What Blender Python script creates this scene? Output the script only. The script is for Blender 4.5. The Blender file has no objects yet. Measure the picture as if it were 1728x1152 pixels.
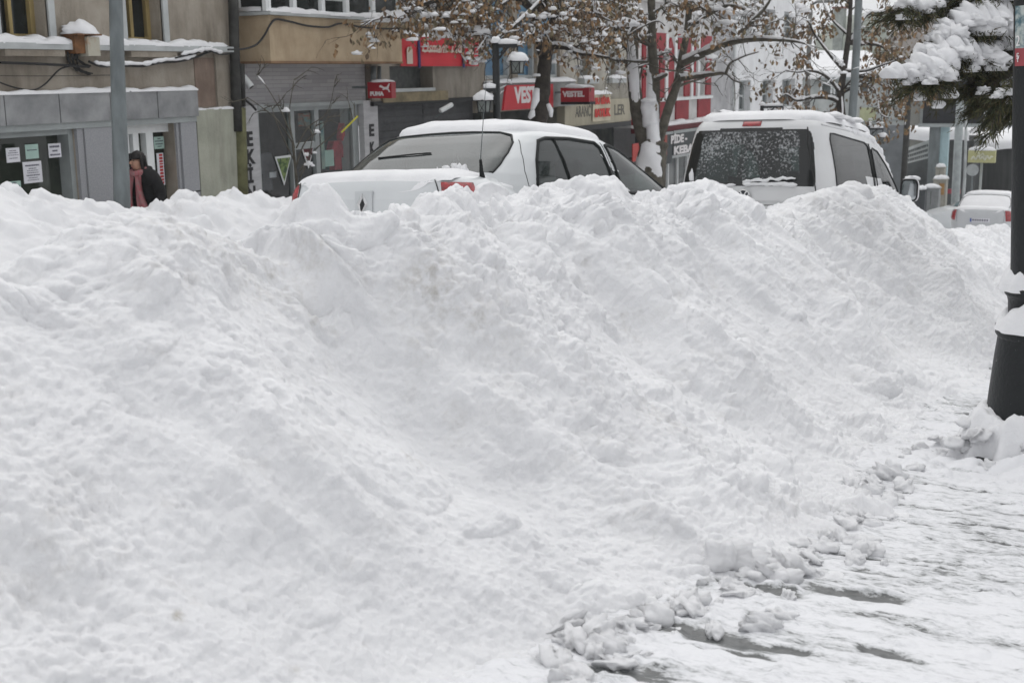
import bpy, math, random
import numpy as np
from mathutils import Vector, Matrix, Euler
SC = bpy.context.scene
COL = SC.collection
rad = math.radians

# ------------------------------------------------------------------ camera
FPX, CX, CY = 2130.0, 864.0, 576.0            # focal length and centre, in pixels of the 1728 wide photograph
YAW, PITCH, ROLL = rad(27), rad(11.9), rad(.8)
EYE = Vector((0, 0, 1.2))
FW = Vector((-math.sin(YAW)*math.cos(PITCH), math.cos(YAW)*math.cos(PITCH), -math.sin(PITCH)))
_r0 = Vector((math.cos(YAW), math.sin(YAW), 0)); _u0 = _r0.cross(FW)
RT = _r0*math.cos(ROLL) - _u0*math.sin(ROLL)
UP = _u0*math.cos(ROLL) + _r0*math.sin(ROLL)
cam = bpy.data.cameras.new('camera')
cam.sensor_width = 36; cam.lens = FPX/1728*36
cam.clip_start = .05; cam.clip_end = 2000
cam.dof.use_dof = True; cam.dof.focus_distance = 6.5; cam.dof.aperture_fstop = 6.3
cam_o = bpy.data.objects.new('camera', cam); COL.objects.link(cam_o)
mw = Matrix.Identity(4)
for i in range(3):
    mw[i][0] = RT[i]; mw[i][1] = UP[i]; mw[i][2] = -FW[i]; mw[i][3] = EYE[i]
cam_o.matrix_world = mw
SC.camera = cam_o

# ------------------------------------------------------------------ sky, sun, exposure (overcast winter noon)
SUN_EL, SUN_AZ = rad(60), rad(-28)
w = bpy.data.worlds.new('World'); SC.world = w; w.use_nodes = True
nt = w.node_tree; nt.nodes.clear()
sky = nt.nodes.new('ShaderNodeTexSky'); sky.sky_type = 'NISHITA'; sky.sun_disc = False
sky.sun_elevation = SUN_EL; sky.sun_rotation = SUN_AZ; sky.air_density = 1.0; sky.dust_density = 4.0; sky.ozone_density = 1.0
hsv = nt.nodes.new('ShaderNodeHueSaturation'); hsv.inputs['Saturation'].default_value = .10
cov = nt.nodes.new('ShaderNodeMix'); cov.data_type = 'RGBA'          # even cloud cover over the clear sky
cov.inputs[0].default_value = .72; cov.inputs[7].default_value = (7.9, 8.0, 8.2, 1)
bg = nt.nodes.new('ShaderNodeBackground'); bg.inputs['Strength'].default_value = .13
wo = nt.nodes.new('ShaderNodeOutputWorld')
nt.links.new(sky.outputs[0], hsv.inputs['Color']); nt.links.new(hsv.outputs[0], cov.inputs[6])
nt.links.new(cov.outputs[2], bg.inputs['Color']); nt.links.new(bg.outputs[0], wo.inputs['Surface'])
sl = bpy.data.lights.new('sun', 'SUN'); sl.energy = .8; sl.angle = rad(85); sl.color = (1, .97, .93)
so = bpy.data.objects.new('sun', sl); COL.objects.link(so)
# veiled light from high up, a little from beyond the street's end
sd = Vector((math.cos(SUN_EL)*math.sin(SUN_AZ), math.cos(SUN_EL)*math.cos(SUN_AZ), math.sin(SUN_EL)))
so.rotation_euler = sd.to_track_quat('Z', 'Y').to_euler()
SC.view_settings.view_transform = 'Standard'; SC.view_settings.look = 'None'
SC.view_settings.exposure = 0.05; SC.view_settings.gamma = 1.0
SC.cycles.max_bounces = 8; SC.cycles.diffuse_bounces = 4; SC.cycles.transparent_max_bounces = 12
SC.cycles.use_denoising = True

# ------------------------------------------------------------------ measuring helpers: where a sight line meets a wall or a distance
def ray(px, py): return FW + RT*((px-CX)/FPX) - UP*((py-CY)/FPX)
def onX(px, py, X):
    d = ray(px, py); return EYE + d*(X/d.x)
def onY(px, py, Y):
    d = ray(px, py); return EYE + d*(Y/d.y)
def at(px, py, D): return EYE + ray(px, py)*D
def gnd(px, py, h=0.0):
    d = ray(px, py); t = (h-EYE.z)/(d.z+.1*d.y); return EYE + d*t

# ------------------------------------------------------------------ object helpers
def tag(o, label=None, cat=None, group=None, kind=None):
    if label: o['label'] = label
    if cat: o['category'] = cat
    if group: o['group'] = group
    if kind: o['kind'] = kind
    return o
def thing(name, loc, label, cat, group=None):
    o = bpy.data.objects.new(name, None); COL.objects.link(o); o.location = loc; o.empty_display_size = .1
    return tag(o, label, cat, group)
class MB:
    def __init__(s): s.v = []; s.f = []; s.m = []; s.cur = 0
    def add(s, vs, fs):
        b = len(s.v); s.v += [tuple(v) for v in vs]
        for f in fs: s.f.append([i+b for i in f]); s.m.append(s.cur)
        return s
    def box(s, x0, x1, y0, y1, z0, z1):
        v = [(x, y, z) for x in (x0, x1) for y in (y0, y1) for z in (z0, z1)]
        return s.add(v, [(0,1,3,2),(4,6,7,5),(0,4,5,1),(2,3,7,6),(0,2,6,4),(1,5,7,3)])
    def quad(s, a, b, c, d): return s.add([a, b, c, d], [(0,1,2,3)])
    def bar(s, a, b, wx, wy, up=(0,0,1)):
        a = Vector(a); b = Vector(b); d = (b-a).normalized(); u = Vector(up)
        if abs(d.dot(u)) > .95: u = Vector((1,0,0))
        p = d.cross(u).normalized()*wx/2; q = p.cross(d).normalized()*wy/2
        v = [c+i*p+j*q for c in (a, b) for i, j in ((-1,-1),(1,-1),(1,1),(-1,1))]
        return s.add(v, [(3,2,1,0),(4,5,6,7),(0,1,5,4),(1,2,6,5),(2,3,7,6),(3,0,4,7)])
    def tube(s, pts, rs, n=8, cap=True):
        pts = [Vector(p) for p in pts]
        if not hasattr(rs, '__len__'): rs = [rs]*len(pts)
        vs = []; prev = None
        for i, p in enumerate(pts):
            d = (pts[min(i+1, len(pts)-1)]-pts[max(i-1, 0)])
            if d.length < 1e-9: d = Vector((0,0,1))
            d.normalize()
            if prev is None:
                a = Vector((1,0,0)) if abs(d.x) < .8 else Vector((0,1,0))
                prev = (a-d*a.dot(d)).normalized()
            else:
                prev = (prev-d*prev.dot(d))
                prev = prev.normalized() if prev.length > 1e-6 else d.orthogonal().normalized()
            q = d.cross(prev)
            for k in range(n):
                t = 2*math.pi*k/n; vs.append(p+(prev*math.cos(t)+q*math.sin(t))*rs[i])
        fs = [(i*n+k, i*n+(k+1) % n, (i+1)*n+(k+1) % n, (i+1)*n+k) for i in range(len(pts)-1) for k in range(n)]
        if cap: fs += [tuple(reversed(range(n))), tuple(range((len(pts)-1)*n, len(pts)*n))]
        return s.add(vs, fs)
    def lathe(s, prof, n=24, c=(0,0,0), sx=1, sy=1):
        vs = [(c[0]+r*math.cos(2*math.pi*k/n)*sx, c[1]+r*math.sin(2*math.pi*k/n)*sy, c[2]+z) for r, z in prof for k in range(n)]
        m = len(prof)
        fs = [(i*n+k, i*n+(k+1) % n, (i+1)*n+(k+1) % n, (i+1)*n+k) for i in range(m-1) for k in range(n)]
        fs += [tuple(reversed(range(n))), tuple(range((m-1)*n, m*n))]
        return s.add(vs, fs)
    def prism(s, poly, ax, a, b):
        def P(u, v, t): return {'x': (t, u, v), 'y': (u, t, v), 'z': (u, v, t)}[ax]
        n = len(poly); vs = [P(u, v, a) for u, v in poly]+[P(u, v, b) for u, v in poly]
        fs = [tuple(range(n)), tuple(reversed(range(n, 2*n)))]+[(i, i+n, (i+1) % n+n, (i+1) % n) for i in range(n)]
        return s.add(vs, fs)
    def grid(s, rows, close=False):
        n = len(rows[0]); vs = [p for r in rows for p in r]; m = n if close else n-1
        return s.add(vs, [(i*n+k, i*n+(k+1) % n, (i+1)*n+(k+1) % n, (i+1)*n+k) for i in range(len(rows)-1) for k in range(m)])
    def blob(s, c, rx, ry, rz, seed=0, amp=.25, nu=12, nv=8, flat=-.6):
        rnd = random.Random(seed); ph = [(rnd.uniform(1, 3.2), rnd.uniform(1, 3.2), rnd.uniform(0, 6.3)) for _ in range(5)]
        rows = []
        for j in range(nv+1):
            t = math.pi*j/nv; row = []
            for k in range(nu):
                a = 2*math.pi*k/nu
                d = Vector((math.sin(t)*math.cos(a), math.sin(t)*math.sin(a), math.cos(t)))
                q = 1+amp*sum(math.sin(f1*3*d.x+f2*2.3*d.y+f1*f2*d.z+p) for f1, f2, p in ph)/2.4
                z = max(d.z*q, flat)
                row.append((c[0]+d.x*q*rx, c[1]+d.y*q*ry, c[2]+z*rz))
            rows.append(row)
        return s.grid(rows, True)
    def build(s, name, mats, parent=None, smooth=False, local=False):
        me = bpy.data.meshes.new(name)
        me.from_pydata(s.v, [], s.f)
        if not isinstance(mats, (list, tuple)): mats = [mats]
        for m in mats: me.materials.append(m)
        if len(mats) > 1: me.polygons.foreach_set('material_index', s.m)
        if smooth: me.polygons.foreach_set('use_smooth', [True]*len(me.polygons))
        me.update()
        o = bpy.data.objects.new(name, me); COL.objects.link(o)
        if parent is not None:
            o.parent = parent
            if not local:
                inv = Matrix.Identity(4) if parent.parent is not None else Matrix.Translation(-parent.location)
                o.matrix_parent_inverse = inv
        return o
def smooth_angle(o, a=40):
    me = o.data
    me.polygons.foreach_set('use_smooth', [True]*len(me.polygons))
    try: me.set_sharp_from_angle(angle=rad(a))
    except Exception: pass
    return o
def text(s, name, mat, size, loc, rot, parent=None, ext=.004, width=None, bold=.0, align='CENTER', shear=0, spacing=1.0):
    c = bpy.data.curves.new(name, 'FONT'); c.body = s; c.size = size; c.extrude = ext; c.offset = bold; c.align_x = align; c.align_y = 'CENTER'
    c.shear = shear; c.space_character = spacing; c.resolution_u = 3
    t = bpy.data.objects.new('tmp', c); COL.objects.link(t)
    dg = bpy.context.evaluated_depsgraph_get()
    me = bpy.data.meshes.new_from_object(t.evaluated_get(dg)); bpy.data.objects.remove(t)
    me.materials.clear(); me.materials.append(mat); me.name = name
    o = bpy.data.objects.new(name, me); COL.objects.link(o)
    if width:
        xs = [v.co.x for v in me.vertices]; k = width/max(max(xs)-min(xs), 1e-6)
        for v in me.vertices: v.co.x *= k
    M4 = Matrix.Translation(loc) @ Euler(rot).to_matrix().to_4x4()
    me.transform(M4)
    if parent is not None:
        o.parent = parent
        o.matrix_parent_inverse = Matrix.Identity(4) if parent.parent is not None else Matrix.Translation(-parent.location)
    return o
WALL = (rad(90), 0, rad(90))          # lettering on a wall that faces the street
TOUS = (rad(90), 0, 0)                # lettering that faces up the street

# ------------------------------------------------------------------ numpy noise
def _h(ix, iy, iz, seed):
    n = (ix*374761393 + iy*668265263 + iz*1440662683 + seed*1274126177) & 0xffffffff
    n = ((n ^ (n >> 13))*1274126177) & 0xffffffff
    n = ((n ^ (n >> 15))*2246822519) & 0xffffffff
    return ((n ^ (n >> 16)) & 0xffffff)/float(0x1000000)
def vnoise(x, y, z, seed=0):
    fx, fy, fz = np.floor(x), np.floor(y), np.floor(z)
    ix, iy, iz = fx.astype(np.int64), fy.astype(np.int64), fz.astype(np.int64)
    def q(t): return t*t*t*(t*(t*6-15)+10)
    u, v, w_ = q(x-fx), q(y-fy), q(z-fz)
    r = 0
    for dz in (0, 1):
        wz = w_ if dz else 1-w_
        for dy in (0, 1):
            wy = (v if dy else 1-v)*wz
            for dx in (0, 1):
                r = r+_h(ix+dx, iy+dy, iz+dz, seed)*(u if dx else 1-u)*wy
    return r*2-1
def fbm(P, f, seed=0, oct=3, gain=.5):
    r = 0; a = 1; x, y, z = P
    for i in range(oct):
        c, s_ = math.cos(.7+i*1.3), math.sin(.7+i*1.3)
        X, Y, Z = c*x-s_*y, s_*x+c*y, z
        X, Z = .8*X-.6*Z, .6*X+.8*Z
        r = r+a*vnoise(X*f+7.3*i, Y*f+3.1*i, Z*f+1.7*i, seed+i*17); a *= gain; f *= 2.03
    return r
def lumps(a, b, cell, seed, dens=.5, rmin=.25, rmax=.5):
    """height of round clods scattered over the plane (a, b), in metres"""
    A, B = a/cell, b/cell; ia, ib = np.floor(A).astype(np.int64), np.floor(B).astype(np.int64)
    out = np.zeros_like(a)
    for da in (-1, 0, 1):
        for db in (-1, 0, 1):
            ca, cb = ia+da, ib+db
            r = rmin+(rmax-rmin)*_h(ca, cb, ca*0+3, seed)**1.5
            ox = _h(ca, cb, ca*0+1, seed); oy = _h(ca, cb, ca*0+2, seed)
            asp = .6+.8*_h(ca, cb, ca*0+5, seed)
            d2 = ((A-ca-ox)*asp)**2+((B-cb-oy)/asp)**2
            e = np.sqrt(np.maximum(r*r-d2, 0))*(_h(ca, cb, ca*0+4, seed) < dens)
            out = np.maximum(out, e)
    return out*cell
def crom(xs, keys):
    """smooth interpolation through (x, value) keys"""
    k = np.array(keys, float); y = np.interp(xs, k[:, 0], k[:, 1])
    return y
def npmesh(name, P, mats, attrs=None, smooth=True):
    """P: (n, m, 3) grid of points -> one mesh object"""
    n, m = P.shape[:2]
    idx = np.arange(n*m).reshape(n, m)
    q = np.stack([idx[:-1, :-1], idx[:-1, 1:], idx[1:, 1:], idx[1:, :-1]], -1).reshape(-1, 4)
    me = bpy.data.meshes.new(name)
    me.vertices.add(n*m); me.vertices.foreach_set('co', P.reshape(-1).astype(np.float32))
    me.loops.add(q.size); me.loops.foreach_set('vertex_index', q.reshape(-1).astype(np.int32))
    me.polygons.add(len(q)); me.polygons.foreach_set('loop_start', np.arange(0, q.size, 4, dtype=np.int32))
    me.polygons.foreach_set('use_smooth', np.ones(len(q), bool))
    for mt in mats if isinstance(mats, (list, tuple)) else [mats]: me.materials.append(mt)
    me.update(); me.validate()
    for an, av in (attrs or {}).items():
        at_ = me.attributes.new(an, 'FLOAT', 'POINT'); at_.data.foreach_set('value', av.reshape(-1).astype(np.float32))
    o = bpy.data.objects.new(name, me); COL.objects.link(o)
    return o

# ------------------------------------------------------------------ materials
def newmat(name):
    m = bpy.data.materials.new(name); m.use_nodes = True
    n = m.node_tree; b = n.nodes['Principled BSDF']
    return m, n, b
def mat(name, col, rough=.6, var=.15, scale=4, bump=0., bscale=30, col2=None, sq=(1,1,1), metal=0., spec=.3, lo=.35, hi=.65, coat=0.):
    m, n, b = newmat(name)
    tc = n.nodes.new('ShaderNodeTexCoord'); mp = n.nodes.new('ShaderNodeMapping'); mp.inputs['Scale'].default_value = sq
    n.links.new(tc.outputs['Object'], mp.inputs['Vector'])
    no = n.nodes.new('ShaderNodeTexNoise'); no.inputs['Scale'].default_value = scale; no.inputs['Detail'].default_value = 6; no.inputs['Roughness'].default_value = .6
    n.links.new(mp.outputs[0], no.inputs['Vector'])
    cr = n.nodes.new('ShaderNodeValToRGB'); e = cr.color_ramp.elements
    c2 = col2 or tuple(min(1, c*(1+var)) for c in col); c1 = col if col2 else tuple(c*(1-var) for c in col)
    e[0].position = lo; e[0].color = (*c1, 1); e[1].position = hi; e[1].color = (*c2, 1)
    n.links.new(no.outputs['Fac'], cr.inputs[0]); n.links.new(cr.outputs[0], b.inputs['Base Color'])
    b.inputs['Roughness'].default_value = rough; b.inputs['Metallic'].default_value = metal; b.inputs['Specular IOR Level'].default_value = spec
    if coat: b.inputs['Coat Weight'].default_value = coat; b.inputs['Coat Roughness'].default_value = .06
    if bump:
        n2 = n.nodes.new('ShaderNodeTexNoise'); n2.inputs['Scale'].default_value = bscale; n2.inputs['Detail'].default_value = 5
        n.links.new(tc.outputs['Object'], n2.inputs['Vector'])
        bp = n.nodes.new('ShaderNodeBump'); bp.inputs['Strength'].default_value = bump; bp.inputs['Distance'].default_value = .02
        n.links.new(n2.outputs['Fac'], bp.inputs['Height']); n.links.new(bp.outputs[0], b.inputs['Normal'])
    return m
def glassmat(name, tint=(.3,.38,.36), fleck=0.0, rough=.02, mist=0.0, ior=1.75):
    """thin pane: tinted see-through plus mirror reflection; fleck adds stuck snow grains"""
    m, n, b = newmat(name); n.nodes.remove(b); out = n.nodes['Material Output']
    tr = n.nodes.new('ShaderNodeBsdfTransparent'); tr.inputs[0].default_value = (*tint, 1)
    gl = n.nodes.new('ShaderNodeBsdfGlossy'); gl.inputs['Roughness'].default_value = rough
    lw = n.nodes.new('ShaderNodeLayerWeight'); lw.inputs[0].default_value = .5; f0 = ((ior-1)/(ior+1))**2          # the same mirror share from both sides of the pane
    pw = n.nodes.new('ShaderNodeMath'); pw.operation = 'POWER'; pw.inputs[1].default_value = 4.2; n.links.new(lw.outputs['Facing'], pw.inputs[0])
    fr = n.nodes.new('ShaderNodeMath'); fr.operation = 'MULTIPLY_ADD'; fr.inputs[1].default_value = 1-f0; fr.inputs[2].default_value = f0*1.6; n.links.new(pw.outputs[0], fr.inputs[0])
    mx = n.nodes.new('ShaderNodeMixShader')
    n.links.new(fr.outputs[0], mx.inputs[0]); n.links.new(tr.outputs[0], mx.inputs[1]); n.links.new(gl.outputs[0], mx.inputs[2])
    last = mx
    if mist:                                              # thin frost on the pane
        t0 = n.nodes.new('ShaderNodeTexCoord'); nz = n.nodes.new('ShaderNodeTexNoise'); nz.inputs['Scale'].default_value = 3.5; nz.inputs['Detail'].default_value = 5
        n.links.new(t0.outputs['Object'], nz.inputs['Vector'])
        mr = n.nodes.new('ShaderNodeMapRange'); mr.inputs[1].default_value = .3; mr.inputs[2].default_value = .7; mr.inputs[3].default_value = mist*.5; mr.inputs[4].default_value = mist*1.4
        n.links.new(nz.outputs['Fac'], mr.inputs[0])
        dm = n.nodes.new('ShaderNodeBsdfDiffuse'); dm.inputs[0].default_value = (.50,.58,.58,1); m0 = n.nodes.new('ShaderNodeMixShader')
        n.links.new(mr.outputs[0], m0.inputs[0]); n.links.new(mx.outputs[0], m0.inputs[1]); n.links.new(dm.outputs[0], m0.inputs[2]); last = mx = m0
    if fleck:
        tc = n.nodes.new('ShaderNodeTexCoord')
        vo = n.nodes.new('ShaderNodeTexNoise'); vo.inputs['Scale'].default_value = 42; vo.inputs['Detail'].default_value = 4
        n.links.new(tc.outputs['Object'], vo.inputs['Vector'])
        n3 = n.nodes.new('ShaderNodeTexNoise'); n3.inputs['Scale'].default_value = 3.0; n3.inputs['Detail'].default_value = 3
        n.links.new(tc.outputs['Object'], n3.inputs['Vector'])
        sx = n.nodes.new('ShaderNodeSeparateXYZ'); n.links.new(tc.outputs['Object'], sx.inputs[0])
        zr = n.nodes.new('ShaderNodeMapRange'); zr.inputs[1].default_value = 1.08; zr.inputs[2].default_value = 1.45; zr.inputs[3].default_value = -.10; zr.inputs[4].default_value = .05
        n.links.new(sx.outputs[2], zr.inputs[0])
        ad = n.nodes.new('ShaderNodeMath'); ad.operation = 'MULTIPLY_ADD'; ad.inputs[1].default_value = .35
        n.links.new(n3.outputs['Fac'], ad.inputs[0]); n.links.new(vo.outputs['Fac'], ad.inputs[2])
        a2 = n.nodes.new('ShaderNodeMath'); n.links.new(ad.outputs[0], a2.inputs[0]); n.links.new(zr.outputs[0], a2.inputs[1])
        rp = n.nodes.new('ShaderNodeMapRange'); rp.inputs[1].default_value = .67; rp.inputs[2].default_value = 1.05; rp.inputs[4].default_value = fleck
        n.links.new(a2.outputs[0], rp.inputs[0])
        df = n.nodes.new('ShaderNodeBsdfDiffuse'); df.inputs[0].default_value = (.8,.82,.84,1)
        m2 = n.nodes.new('ShaderNodeMixShader')
        n.links.new(rp.outputs[0], m2.inputs[0]); n.links.new(mx.outputs[0], m2.inputs[1]); n.links.new(df.outputs[0], m2.inputs[2]); last = m2
    n.links.new(last.outputs[0], out.inputs['Surface'])
    return m
def snowmat(name, dirt_shade=False, bump=.35):
    m, n, b = newmat(name)
    tc = n.nodes.new('ShaderNodeTexCoord')
    n1 = n.nodes.new('ShaderNodeTexNoise'); n1.inputs['Scale'].default_value = 2.2; n1.inputs['Detail'].default_value = 7; n1.inputs['Roughness'].default_value = .65
    n.links.new(tc.outputs['Object'], n1.inputs['Vector'])
    cr = n.nodes.new('ShaderNodeValToRGB'); e = cr.color_ramp.elements
    e[0].position = .3; e[0].color = (.72,.723,.738,1); e[1].position = .7; e[1].color = (.82,.823,.835,1)
    n.links.new(n1.outputs['Fac'], cr.inputs[0]); last = cr.outputs[0]
    if dirt_shade:
        a = n.nodes.new('ShaderNodeAttribute'); a.attribute_name = 'dirt_shade'
        n2 = n.nodes.new('ShaderNodeTexNoise'); n2.inputs['Scale'].default_value = 26; n2.inputs['Detail'].default_value = 6; n2.inputs['Roughness'].default_value = .7
        n.links.new(tc.outputs['Object'], n2.inputs['Vector'])
        r2 = n.nodes.new('ShaderNodeMapRange'); r2.inputs[1].default_value = .42; r2.inputs[2].default_value = .72
        n.links.new(n2.outputs['Fac'], r2.inputs[0])
        mu = n.nodes.new('ShaderNodeMath'); mu.operation = 'MULTIPLY'; n.links.new(a.outputs['Fac'], mu.inputs[0]); n.links.new(r2.outputs[0], mu.inputs[1])
        mx = n.nodes.new('ShaderNodeMix'); mx.data_type = 'RGBA'; mx.inputs[7].default_value = (.38,.355,.31,1)
        n.links.new(mu.outputs[0], mx.inputs[0]); n.links.new(last, mx.inputs[6]); last = mx.outputs[2]
    n.links.new(last, b.inputs['Base Color'])
    b.inputs['Roughness'].default_value = .65; b.inputs['Specular IOR Level'].default_value = .25
    if dirt_shade: b.inputs['Subsurface Weight'].default_value = .6; b.inputs['Subsurface Radius'].default_value = (1, 1, 1); b.inputs['Subsurface Scale'].default_value = .008
    n3 = n.nodes.new('ShaderNodeTexNoise'); n3.inputs['Scale'].default_value = 60; n3.inputs['Detail'].default_value = 7; n3.inputs['Roughness'].default_value = .75
    n.links.new(tc.outputs['Object'], n3.inputs['Vector'])
    bp = n.nodes.new('ShaderNodeBump'); bp.inputs['Strength'].default_value = bump*1.3; bp.inputs['Distance'].default_value = .016
    n.links.new(n3.outputs['Fac'], bp.inputs['Height']); n.links.new(bp.outputs[0], b.inputs['Normal'])
    return m
SNOW = snowmat('snow'); SNOWD = snowmat('ploughed snow', True, .45)
BLACK = mat('black paint', (.012,.013,.014), .45, .3)
RUBBER = mat('black rubber', (.012,.014,.014), .5, .2, spec=.2)
CHROME = mat('chrome', (.6,.6,.6), .15, .1, metal=1)
IRON = mat('cast iron', (.012,.014,.015), .42, .4, 8, .3, 60)
GALV = mat('galvanised steel', (.14,.16,.165), .5, .25, 6, sq=(1,1,.3), spec=.4)
WHITEP = mat('white paint', (.72,.74,.74), .5, .06)
DKGLASS = mat('dark window glass', (.016,.02,.019), .08, .5, 1.5, spec=.5)
# ================================================================== GROUND, ROAD, PAVEMENT, SNOW BANK
# the street runs along +Y and falls by a tenth; heights below are measured from that falling plane
CREST = [(-2,.85),(1.0,.88),(1.8,.86),(2.24,.92),(2.44,1.03),(2.58,1.08),(2.72,1.10),(2.84,1.10),(2.93,1.07),(3.08,1.02),(3.19,.96),(3.24,.90),(3.31,.83),(3.37,.90),(3.45,1.04),(3.6,1.08),
 (3.75,1.1),(3.82,1.1),(3.88,1.1),(4.06,1.12),(4.27,1.12),(4.44,1.12),(4.49,1.16),(4.71,1.17),(4.82,1.12),(5.04,1.14),(5.35,1.21),(5.61,1.25),(5.86,1.28),(6.09,1.27),(6.14,1.19),
 (6.46,1.14),(6.68,1.12),(6.92,1.16),(7.22,1.22),(7.54,1.28),(7.89,1.32),(8.34,1.29),(8.62,1.15),(8.99,1.13),(9.81,1.16),(10.77,1.25),(11.9,1.35),(13.28,1.36),(14.64,1.28),(15.89,1.08),
 (16.47,.89),(17.87,.82),(20.25,.8),(25.2,.73),(40,.55),(90,.3)]
SKY = [(-60,480),(0,465),(38,431),(95,408),(137,377),(160,372),(200,362),(240,357),(270,362),(282,370),(363,392),(405,423),(416,450),(445,484),(462,450),(485,378),(500,370),(545,366),(590,362),(605,362),(650,352),(700,352),(735,350),(745,335),(790,332),(810,350),(850,345),(900,318),(940,308),(975,298),(1005,303),(1012,330),(1050,345),(1075,352),(1100,340),(1130,325),(1160,310),(1190,302),(1218,320),(1236,358),(1268,368),(1305,358),(1370,328),(1420,312),(1470,315),(1510,330),(1540,360),(1552,385),(1580,392),(1700,392)]
TOE = [(-2,-1.3),(1.0,-1.3),(1.9,-1.36),(2.53,-1.45),(2.71,-1.42),(2.96,-1.34),(3.18,-1.27),(3.35,-1.19),(3.62,-1.13),(3.92,-1.0),(4.63,-1.05),(5.2,-1.12),(6.26,-1.2),(7.65,-1.1),(9.16,-1.0),(20,-.8),(90,-.6)]
def gs(Y, c, w_): return np.exp(-((Y-c)/w_)**2)
def smooth1(xs, keys, w_):
    k = np.array(keys, float); g = np.arange(k[0, 0]-1, min(k[-1, 0], 95)+1, .006); v = np.interp(g, k[:, 0], k[:, 1])
    sg = max(w_*.6/.006, 1); n = int(sg*3); ker = np.exp(-.5*(np.arange(-n, n+1)/sg)**2); ker /= ker.sum()
    return np.interp(xs, g, np.convolve(np.pad(v, n, 'edge'), ker, 'valid'))
def build_bank():
    nu = 560
    ys = [.35]
    while ys[-1] < 62: ys.append(ys[-1]+.0021*math.sqrt(ys[-1]**2+3.2)+.0003)
    Y = np.array(ys)[:, None]; u = np.linspace(0, 1, nu)[None, :]
    H0 = smooth1(Y, CREST, .6); H1 = smooth1(Y, CREST, .035)
    Xt = smooth1(Y, TOE, .3); Xc = -2.6+.10*vnoise(Y*.9, Y*0, Y*0, 5)
    W = Xt-Xc
    K = [0, .10, .16, .30, .50, .66, .76, .82, .88, 1.0]
    KW = [-.40, -.05, .06, .28, .60, .85, .97, 1.04, 1.16, 1.85]          # share of the width, counted from the toe
    KH = [-.05, .00, .045, .22, .56, .85, .97, 1.0, .955, .22]
    ks = np.linspace(0, 1, 400); kw = np.interp(ks, K, KW); kh = np.interp(ks, K, KH)
    ker = np.ones(17)/17.
    pad = lambda a: np.convolve(np.concatenate([np.full(8, a[0]), a, np.full(8, a[-1])]), ker, 'valid')
    kw, kh = pad(kw), pad(kh)
    fw_ = np.interp(u, ks, kw); fh = np.interp(u, ks, kh)
    X = Xt-W*fw_
    top = np.exp(-((u-.82)/.13)**2)
    h = fh*H0+top*(H1-H0)
    back = np.clip((u-.86)/.14, 0, 1)
    h = h*(1-back*.3)+back*.3*.28
    # big spurs and gullies running down the slope
    sl = np.clip((u-.12)/.25, 0, 1)*np.clip((.95-u)/.2, 0, 1)
    drift = (u-.8)*.55                                                     # gullies slant a little up the street
    Yd = Y+drift
    bul = .13*gs(Yd, 2.35, .32)-.09*gs(Yd, 3.16, .22)+.03*gs(Yd, 3.9, .5)-.03*gs(Yd, 4.75, .3)+.05*gs(Yd, 5.7, .55)-.05*gs(Yd, 6.7, .3)
    bul = bul+.17*gs(Yd, 7.6, .6)-.18*gs(Yd, 8.75, .5)+.12*gs(Yd, 10.8, .9)+.18*gs(Yd, 13, 1.3)-.2*gs(Yd, 16.5, 1.2)
    z0 = h-.1*Y
    Yb = Y+0*u
    P = np.stack([X+0*Y, Yb, z0], -1)
    du = np.gradient(P, axis=1); dy = np.gradient(P, axis=0)
    N = np.cross(du, dy); N /= np.linalg.norm(N, axis=-1, keepdims=True)+1e-9
    N = np.where(N[..., 2:3] < 0, -N, N)
    s = np.cumsum(np.linalg.norm(du, axis=-1), axis=1)                     # distance up the slope
    Q = (P[..., 0], P[..., 1], P[..., 2])
    big = fbm(Q, 1.3, 11, 2)
    ridge = vnoise(Yb*3.1+1.5*s*.5+.6*big, s*.8, 0*s, 21)*.030+vnoise(Yb*7.5+2.6*s, s*1.6, 0*s, 22)*.012
    ridge = ridge+(np.sqrt(vnoise(Yb*5.0+1.8*s+.5*big, s*1.1, 0*s, 23)**2+.03)-.35)*-.022
    rough = np.clip(.62+.9*fbm(Q, 1.7, 31, 2), .40, 1.25)                    # where the snow is cloddy, where it was scraped smooth
    cr = np.exp(-((u-.80)/.14)**2); te = np.exp(-((u-.17)/.10)**2)
    cl = np.clip(rough*(.38+.9*cr+.28*te), 0, 1.3)
    a, b = s+.25*fbm(Q, 2.1, 41, 2)*.3, Yb+.25*fbm(Q, 2.1, 43, 2)*.3
    fine = np.clip(.78+1.1*fbm(Q, 1.05, 35, 3), .22, 1.3)                   # loose crumbs lie in drifts between smoother slides
    d = .10*big*sl+bul*sl+ridge*sl
    d = d+cl*(lumps(a, b, .42, 51, .38)*.55+lumps(a+.13, b+.31, .21, 52, .5)*.6)
    d = d+np.clip(cl*1.15, .3, 1.2)*(lumps(a+.07, b, .105, 53, .55)*.55+lumps(b*.9, a, .052, 54, .65)*.62*fine)+lumps(a*.8+.3, b, .027, 56, .6)*.62*fine
    d = d+fbm(Q, 5, 61, 2)*.019*np.clip(.4+cl, 0, 1.2)+fbm(Q, 21, 62, 3)*.0088*np.clip(.25+fine*.8, .3, 1.2)+vnoise(Yb*15+5*s+big, s*1.3, 0*s, 66)*.0035*np.clip(1.2-fine, 0, 1)*sl+lumps(a+.4, b+.9, .30, 67, .16, .08, .22)*.5*sl
    d = d-lumps(a+.5, b+.2, .17, 57, .28)*.36*np.clip(rough, 0, 1)*sl-lumps(a+.2, b+.7, .07, 58, .2)*.35*np.clip(rough, 0, 1)*sl
    d = d+fbm(Q, 58, 63, 3)*.0040*np.clip(.5+rough, .5, 1.3)
    foot = np.clip(u/.07, 0, 1); d = d*foot
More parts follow.
